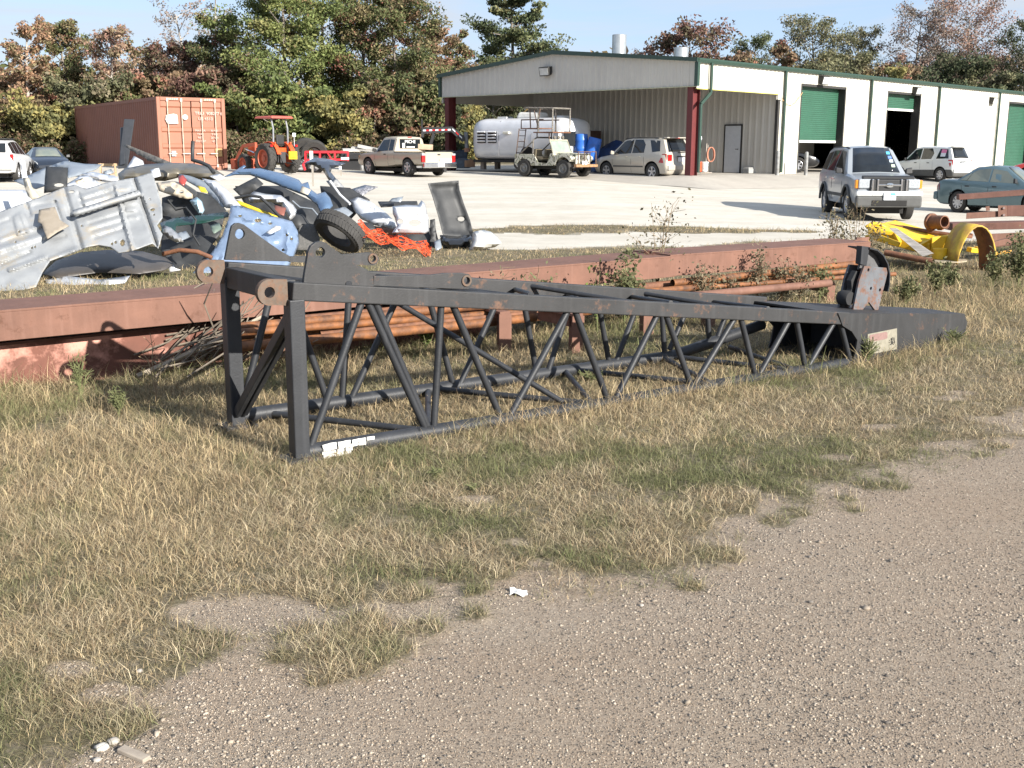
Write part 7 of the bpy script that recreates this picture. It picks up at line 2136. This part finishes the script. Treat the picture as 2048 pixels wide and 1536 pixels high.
TREES = [
    (38, 60, 45, 105, 'orange', 'slim orange leaved tree with pale trunk at the left edge', dict(style='sparse', base=.35, leaves=2600, bark=BARKP)),
    (126, 63, 40, 120, 'mixed', 'pointed green brown tree left of the red container', dict(base=.12, leaves=6500)),
    (212, 60, 55, 105, 'red', 'sparse red leaved tree with pale trunk behind the container', dict(style='sparse', base=.4, leaves=1900, bark=BARKP)),
    (272, 66, 100, 115, 'brown', 'short brown leaved tree behind the middle of the container', dict(base=.12, leaves=5200)),
    (345, 64, 88, 125, 'maroon', 'reddish brown tree above the container doors', dict(base=.15, leaves=5000)),
    (372, 70, 5, 110, 'grey', 'nearly bare pale twigged tree rising behind the container doors', dict(style='sparse', base=.45, leaves=500, bark=BARKP, bare=.5)),
    (440, 63, 42, 120, 'mixed', 'olive brown tree between the container and the big green tree', dict(base=.12, leaves=6500)),
    (425, 68, -30, 80, 'grey', 'thin leafless tree poking above the olive brown tree', dict(style='sparse', base=.4, leaves=200, bark=BARKP, bare=.8)),
    (560, 61, -80, 220, 'green', 'tallest broad green tree behind the orange tractor', dict(base=.06, leaves=16000)),
    (640, 64, -60, 170, 'green', 'tall green tree just right of the tractor canopy', dict(base=.08, leaves=13000)),
    (715, 66, -70, 160, 'mixed', 'tall green and brown tree behind the red frame', dict(base=.06, leaves=9500)),
    (795, 62, -18, 180, 'mixed', 'rounded brown green tree above the tan pickup', dict(base=.06, leaves=10500, seed=5)),
    (850, 66, 40, 120, 'brown', 'brown tree left of the workshop corner', dict(base=.06, leaves=6500)),
    (905, 72, 55, 80, 'mixed', 'narrow olive tree beside the workshop corner', dict(base=.08, leaves=4500)),
    (1030, 84, -50, 220, 'pine', 'tall feathery pine behind the workshop ridge', dict(style='pine', base=.20, leaves=9500, size=.11)),
    (985, 82, 135, 150, 'dark', 'low dark tree seen under the open bay', dict(base=.05, leaves=5200)),
    (930, 74, 150, 110, 'mixed', 'low green tree behind the left red column', dict(base=.05, leaves=4200)),
    (1298, 88, 88, 80, 'red', 'faint pinkish tree top behind the roof vent', dict(style='sparse', base=.4, leaves=900, bare=.3)),
    (1382, 84, 62, 145, 'maroon', 'maroon leaved tree above the workshop corner', dict(style='wide', base=.4, leaves=2600, size=.13)),
    (1508, 88, 72, 95, 'pine', 'small round topped pine above the cream wall', dict(style='wide', base=.5, leaves=2300)),
    (1640, 82, 48, 150, 'olive', 'grey green tree above the first roll-up door', dict(style='wide', base=.35, leaves=4200)),
    (1712, 90, 66, 110, 'olive', 'olive pine standing right of the grey green tree', dict(style='wide', base=.4, leaves=3200, seed=3)),
    (1835, 88, 22, 140, 'grey', 'tall bare grey brown tree above the second roll-up door', dict(style='wide', base=.4, leaves=2900, bare=.15)),
    (1790, 84, 110, 70, 'rust', 'small rusty tree left of the tall bare tree', dict(style='sparse', base=.35, leaves=1300)),
    (1945, 88, 20, 170, 'rust', 'tall wide rust topped tree at upper right', dict(style='wide', base=.4, leaves=4200, bare=.1)),
    (2062, 84, 60, 130, 'dark', 'dark tree at the right edge of the photo', dict(style='wide', base=.3, leaves=3800)),
    (1890, 92, 110, 140, 'dark', 'dark evergreen tree between the two tall bare trees', dict(base=.2, leaves=4500)),
    (2010, 94, 130, 150, 'grey', 'twiggy grey tree over the far end of the workshop roof', dict(base=.2, leaves=2600)),
]
for px, Y, top, wpx, pal, lab, kw in TREES:
    tr_px(px, Y, top, wpx, pal, lab, **kw)
SHR = [
    (20, 58, 215, 130, 'brown', 'brown thicket shrub at the left edge behind the white vehicle'), (95, 57, 232, 120, 'yellow', 'yellow green shrub behind the dark sedan'), (175, 59, 190, 120, 'olive', 'olive shrub behind the far end of the container'),
    (250, 62, 165, 110, 'mixed', 'leafy shrub rising over the container roof'), (330, 62, 150, 100, 'brown', 'brown shrub over the near end of the container roof'), (420, 60, 150, 100, 'maroon', 'reddish shrub beside the container doors'),
    (470, 59, 190, 90, 'green', 'green shrub left of the tractor'), (540, 58, 190, 110, 'green', 'green shrub behind the tractor seat'), (610, 58, 200, 110, 'green', 'green shrub right of the tractor canopy'),
    (680, 58, 205, 110, 'yellow', 'yellowish shrub above the red frame'), (745, 59, 195, 110, 'brown', 'brown shrub left of the pickup'), (810, 60, 185, 110, 'mixed', 'brown green shrub behind the pickup cab'),
    (870, 62, 190, 100, 'dark', 'dark shrub beside the left red column'), (60, 64, 150, 130, 'brown', 'tall rusty brown shrub behind the yellow green one'), (500, 64, 120, 120, 'mixed', 'tall leafy shrub at the foot of the big green tree'), (920, 72, 215, 90, 'yellow', 'pale green shrub by the gooseneck trailer'),
    (1560, 80, 112, 130, 'brown', 'brown brush over the roof beside the small pine'), (1690, 80, 118, 140, 'olive', 'olive brush over the roof behind the first door'), (1770, 80, 128, 110, 'brown', 'brown brush over the roof left of the bare trees'), (1800, 78, 136, 90, 'yellow', 'green yellow bush over the roof near the second door'),
    (1860, 82, 130, 120, 'dark', 'dark bush over the roof below the bare tree'), (1930, 82, 135, 120, 'dark', 'dark bush over the roof below the rust topped tree'), (1990, 80, 155, 110, 'olive', 'olive bush over the roof at the right'), (2050, 80, 150, 120, 'dark', 'dark bush over the roof at the right edge'), (1450, 86, 108, 110, 'rust', 'rusty brush over the roof beside the maroon tree'),
]
for px, Y, top, wpx, pal, lab in SHR:
    tr_px(px, Y, top, wpx * 1.25, pal, lab, style='shrub', base=.03, leaves=3600, name='shrub', cat='shrub', group='shrubs along the tree line', size=.11)

# far woods behind everything: one mass of leaves and stems
n = 60000
wx = RS.uniform(-75, 95, n); wy = RS.uniform(92, 108, n)
wh = 4.0 + 6.0 * fbm(wx * .12, wy * .02, 91)
wz = wh * RS.rand(n) ** .8 + .6
P = np.stack([wx, wy, wz], -1)
wc = np.array([(.10, .10, .04), (.16, .12, .06), (.075, .085, .03), (.2, .13, .075)])[RS.randint(0, 4, n)] * (.6 + .7 * RS.rand(n))[:, None]
o = leaf_mesh('woods', P, .34, wc, None, None)
tag(o, 'dense brown green woods closing the view behind the yard', 'woods', kind='stuff')

# brush along the foot of the trees
n = 80000
bx = RS.uniform(-36, -5.5, n); by = RS.uniform(54.5, 60, n)
bh = np.clip(.2 + 3.4 * (fbm(bx * .5, by * .3, 95) - .22), .25, 3)
bz = zg(bx, by) + bh * RS.rand(n) ** 1.2
bc = np.array([(.13, .105, .06), (.085, .085, .035), (.19, .15, .09), (.06, .07, .028), (.14, .08, .05)])[RS.randint(0, 5, n)] * (.6 + .7 * RS.rand(n))[:, None]
o = leaf_mesh('undergrowth', np.stack([bx, by, bz], -1), .085, bc, None, None)
tag(o, 'tangled tan and olive undergrowth along the foot of the trees', 'undergrowth', kind='stuff')
# ================================================================== weeds along the steel
STEM = mat('dry_weed_stem', (.27, .20, .12), (.18, .13, .08), rough=.9, scale=20)
STEMG = mat('green_weed_stem', (.14, .15, .06), (.1, .11, .045), rough=.9, scale=20)


def weed(px, py, top, wpx, Y, label, pal, nst=8, leaves=220, size=.014, dry=False, lean=.35, name='weed', cat='weed', group='weeds along the steel', z0=None):
    b = A(px, py, Y)
    if z0 is not None: b.z = z0
    else: b.z = float(surf(b.x, b.y))
    h = A(px, top, Y).z - b.z; w_ = wpx / FPX * Y
    rg = np.random.RandomState(int(px * 3 + py))
    th = thing(name, label, cat, b, 0, group)
    m = MB(); C = []
    for i in range(nst):
        a = rg.rand() * 2 * PI; k = (.25 + .75 * rg.rand())
        e = Vector((math.cos(a) * w_ / 2 * k, math.sin(a) * w_ / 2 * k, h * (.55 + .5 * rg.rand()) * (1.05 - .3 * k)))
        pts = [Vector((e.x * t * t + rg.normal(0, .01) * t, e.y * t * t, e.z * t)) for t in np.linspace(0, 1, 6)]
        m.path(pts, [.0045 * (1.2 - .8 * t) for t in np.linspace(0, 1, 6)], 4)
        for j in range(6):
            t = .35 + .65 * rg.rand(); q = int(t * 5 - .001); s = pts[q].lerp(pts[q + 1], t * 5 - q)
            d = Vector(rg.normal(0, 1, 3)); d.z = abs(d.z) * .8; d = d.normalized() * h * .14
            m.path([s, s + d], .002, 3, cap=False); C.append(s + d); C.append(s + d * .5)
    m.build('stem', STEM if dry else STEMG, th)
    leaves = int(leaves * 1.5)
    if leaves:
        C = np.array(C); pk = rg.randint(0, len(C), leaves)
        P = C[pk] + rg.normal(0, .02 * h / .4, (leaves, 3))
        pl = PAL[pal]; cols = np.array([q for q, _ in pl])[rg.randint(0, len(pl), leaves)] * (.7 + .7 * rg.rand(leaves))[:, None]
        leaf_mesh('leaves', P, size * 1.35, cols, th, None)
    return th


PAL['sage'] = [((.13, .135, .065), 3), ((.17, .16, .08), 3), ((.09, .10, .045), 2)]
PAL['dryweed'] = [((.13, .115, .07), 3), ((.095, .088, .05), 3), ((.2, .17, .11), 2)]
PAL['lush'] = [((.10, .16, .03), 3), ((.14, .19, .04), 2), ((.07, .11, .025), 2)]
for a in (
    (1250, 575, 492, 74, 10.0, 'leafy sage green weed bush behind the middle of the boom', 'sage', 16, 620, .016),
    (1068, 575, 505, 60, 9.4, 'sparse twiggy weed with dark seed heads left of the sage bush', 'sage', 9, 200, .014, True),
    (1196, 575, 535, 34, 9.7, 'low broad leaved green weed just left of the sage bush', 'lush', 6, 60, .014),
    (1315, 545, 362, 90, 10.9, 'tallest dry weed stalk with feathery heads above the girder', 'dryweed', 7, 200, .013, True),
    (1408, 565, 504, 28, 10.6, 'dark dry weed before the girder left of its four neighbours', 'dryweed', 8, 220, .012, True),
    (1430, 566, 520, 18, 10.7, 'small thin dry weed beside the dark weed at the girder', 'dryweed', 5, 80, .012, True),
    (1515, 562, 500, 36, 11.1, 'tallest of the dark dry weeds along the right girder', 'dryweed', 10, 320, .012, True),
    (1565, 560, 502, 30, 11.3, 'dark dry weed in the middle of the right girder', 'dryweed', 8, 260, .012, True),
    (1602, 575, 512, 26, 11.2, 'grey dry weed over the open pipe ends', 'dryweed', 7, 200, .012, True),
    (1640, 575, 506, 40, 11.5, 'grey green weed nearest the sheave bracket', 'sage', 9, 300, .013),
    (1672, 480, 395, 50, 14.0, 'dry brown weed clump left of the silver SUV front wheel', 'dryweed', 12, 240, .015, True),
    (1712, 485, 388, 70, 14.2, 'tangled dry weed stalks before the silver SUV', 'dryweed', 14, 280, .015, True),
    (1745, 470, 420, 40, 14.5, 'short dry weed before the silver SUV bumper', 'dryweed', 8, 160, .014, True),
    (1810, 610, 545, 60, 11.6, 'dark green weed below the rusty pipe and yellow frame', 'sage', 12, 400, .014),
    (1868, 600, 525, 70, 12.4, 'dark sage weed under the yellow hub', 'sage', 14, 520, .015),
    (1900, 575, 520, 50, 12.9, 'bushy weed left of the curved yellow band foot', 'sage', 10, 380, .015),
    (1985, 580, 490, 50, 13.2, 'tall green weed right of the curved yellow band', 'sage', 10, 360, .015),
    (2034, 590, 455, 70, 13.2, 'tall bushy green weed at the right edge by the beams', 'sage', 14, 620, .016),
    (1460, 560, 540, 30, 10.9, 'low dry weed tuft between the dark girder weeds', 'dryweed', 6, 120, .012, True),
    (850, 690, 640, 50, 8.9, 'small green broad leaved weed under the pipes behind the boom', 'lush', 6, 70, .013),
    (1000, 560, 515, 30, 9.2, 'thin dry twig with a few leaves beside the boom eye bar', 'dryweed', 5, 50, .012, True),
    (318, 880, 640, 40, 6.9, 'three thin dry stalks rising left of the boom end frame', 'dryweed', 3, 6, .01, True),
    (163, 815, 700, 60, 7.0, 'green umbrella sedge in front of the peeling beam', 'lush', 16, 0, .02),
    (240, 860, 760, 50, 6.6, 'yellow green grass clump left of the boom end frame', 'lush', 30, 0, .014),
    (1178, 800, 735, 60, 7.6, 'bright green grass clump inside the boom middle', 'lush', 34, 0, .014),
    (1735, 730, 665, 50, 8.4, 'yellow green grass clump against the data plate', 'lush', 34, 0, .013),
    (1905, 705, 650, 60, 9.2, 'green grass clump at the boom nose', 'lush', 34, 0, .013),
    (870, 975, 930, 36, 5.3, 'small bright green blade clump in front of the boom, left of its pair', 'lush', 16, 0, .013),
    (945, 1005, 965, 36, 5.1, 'small bright green blade clump in front of the boom, right of its pair', 'lush', 16, 0, .013),
):
    weed(*a)
# dead brush and roots by the end of the girders
bb = A(392, 720, 7.9); bb.z = 0
th = thing('dead_brush', 'grey brown heap of dead branches under the girder left of the boom', 'brush pile', bb)
rg = np.random.RandomState(9); m = MB()
for i in range(70):
    s = Vector((rg.normal(0, .22), rg.normal(.1, .15), abs(rg.normal(.12, .1))))
    d = Vector((.8 + rg.normal(0, .4), .45 + rg.normal(0, .3), .55 + rg.normal(0, .25))).normalized() * (.25 + .5 * rg.rand())
    k = Vector(rg.normal(0, .05, 3))
    m.path([s, s + d * .5 + k, s + d], [.008, .006, .003], 4)
m.build('branches', mat('dead_wood', (.20, .165, .125), (.11, .09, .07), rough=.95, scale=15), th)
MB().path([(-.35, -.25, .03), (.1, .0, .22), (.5, .2, .42)], [.022, .018, .012], 6).build('stick', mat('pale_dead_stick', (.36, .30, .23), (.24, .2, .15), rough=.9), th)
# litter and stones in the foreground
p = G(1035, 1190)
rows = [[(x * .016 - .03 + .006 * math.sin(y * 2.3), y * .014 - .025 + .008 * math.sin(x * 1.7), .006 + .008 * math.sin(x * 1.1 + y * 1.9)) for x in range(5)] for y in range(5)]
o = MB().grid(rows).build('paper_scrap', mat('white_paper', (.72, .72, .70), rough=.8), solid=.001); o.location = p + Vector((0, 0, float(surf(p.x, p.y)))); tag(o, 'small white paper scrap at the edge of the gravel road', 'paper')
for px, py, r, lb in ((205, 1498, .017, 'pale stone at the lower left corner of the road'), (228, 1486, .015, 'grey stone right of the pale stone at the lower left'), (195, 1526, .010, 'small white stone below the pale stone'), (1283, 1213, .008, 'small white stone on the gravel road'), (280, 1345, .009, 'small pale stone by the grass tuft at left')):
    p = G(px, py)
    m = MB(); rg = np.random.RandomState(px)
    rows = []
    for i in range(9):
        rows.append([(r * math.sin(PI * i / 8) * math.cos(2 * PI * j / 12) * (1 + .2 * math.sin(j * 1.7 + i)) * 1.2, r * math.sin(PI * i / 8) * math.sin(2 * PI * j / 12) * (1 + .15 * math.cos(j * 2.3)), r * .7 * math.cos(PI * i / 8)) for j in range(12)])
    m.grid(rows, closed=True)
    o = m.build('stone', mat('stone_' + str(px), (.5, .47, .42) if r > .016 else (.36, .33, .29), rough=.9, scale=40, bump=.3), smooth=40); o.location = p + Vector((0, 0, float(surf(p.x, p.y)) + r * .4)); tag(o, lb, 'stone', 'stones on the road edge')
# broken plank by the stones
o = MB().box((0, 0, 0), (.10, .028, .014)).build('broken_plank', mat('weathered_plank', (.34, .29, .23), (.24, .2, .16), rough=.9, scale=20), bevel=.003); p = G(268, 1515); o.location = p + Vector((0, 0, float(surf(p.x, p.y)) + .006)); o.rotation_euler = (0, .05, -.5); tag(o, 'short weathered plank piece at the lower left corner', 'plank')
# ================================================================== light, sky, camera
SUN_EL, SUN_AZ = R(24), R(134)
w = bpy.data.worlds.new('World'); SC.world = w; w.use_nodes = True
t = w.node_tree; N = t.nodes; L = t.links
sky = N.new('ShaderNodeTexSky'); sky.sky_type = 'NISHITA'; sky.sun_disc = False
sky.sun_elevation = SUN_EL; sky.sun_rotation = SUN_AZ; sky.air_density = 1.0; sky.dust_density = .6; sky.ozone_density = 1.2
tc = N.new('ShaderNodeTexCoord')
mp = N.new('ShaderNodeMapping'); mp.inputs['Scale'].default_value = (1.3, 1.3, 12.0); mp.inputs['Rotation'].default_value = (0, R(-5), 0)
L.new(tc.outputs['Generated'], mp.inputs['Vector'])
cn = N.new('ShaderNodeTexNoise'); cn.inputs['Scale'].default_value = 2.2; cn.inputs['Detail'].default_value = 7; cn.inputs['Roughness'].default_value = .58; cn.inputs['Distortion'].default_value = .5
L.new(mp.outputs['Vector'], cn.inputs['Vector'])
cr = ramp(t, cn.outputs['Fac'], [(.40, 0.05), (.64, .9)])
air = mixc(t, .78, sky.outputs['Color'], (1.45, 2.0, 3.05))
cl = mixc(t, cr.outputs['Color'], air, (2.55, 2.72, 3.0))
L.new(cl, N['Background'].inputs['Color'])
N['Background'].inputs['Strength'].default_value = .105
sd = bpy.data.lights.new('sun', 'SUN'); sd.energy = 4.2; sd.angle = R(.5); sd.color = (1, .95, .87)
so = bpy.data.objects.new('sun', sd); COL.objects.link(so)
to = Vector((math.sin(SUN_AZ) * math.cos(SUN_EL), math.cos(SUN_AZ) * math.cos(SUN_EL), math.sin(SUN_EL)))
so.rotation_euler = to.to_track_quat('Z', 'Y').to_euler(); so.location = to * 60
cd = bpy.data.cameras.new('camera'); co = bpy.data.objects.new('camera', cd); COL.objects.link(co)
cd.sensor_fit = 'HORIZONTAL'; cd.sensor_width = 36; cd.lens = 36 * FPX / 2048
cd.clip_start = .05; cd.clip_end = 6000
co.matrix_world = Matrix.Translation((0, 0, CAMH)) @ CM.to_4x4()
SC.camera = co
vs = SC.view_settings
vs.view_transform = 'Standard'; vs.look = 'None'; vs.gamma = 1; vs.use_curve_mapping = False; vs.exposure = 1.45
SC.cycles.max_bounces = 6; SC.cycles.transparent_max_bounces = 16
SC.cycles.use_denoising = True
SC.cycles.denoiser = 'OPENIMAGEDENOISE'
SC.cycles.denoising_prefilter = 'ACCURATE'
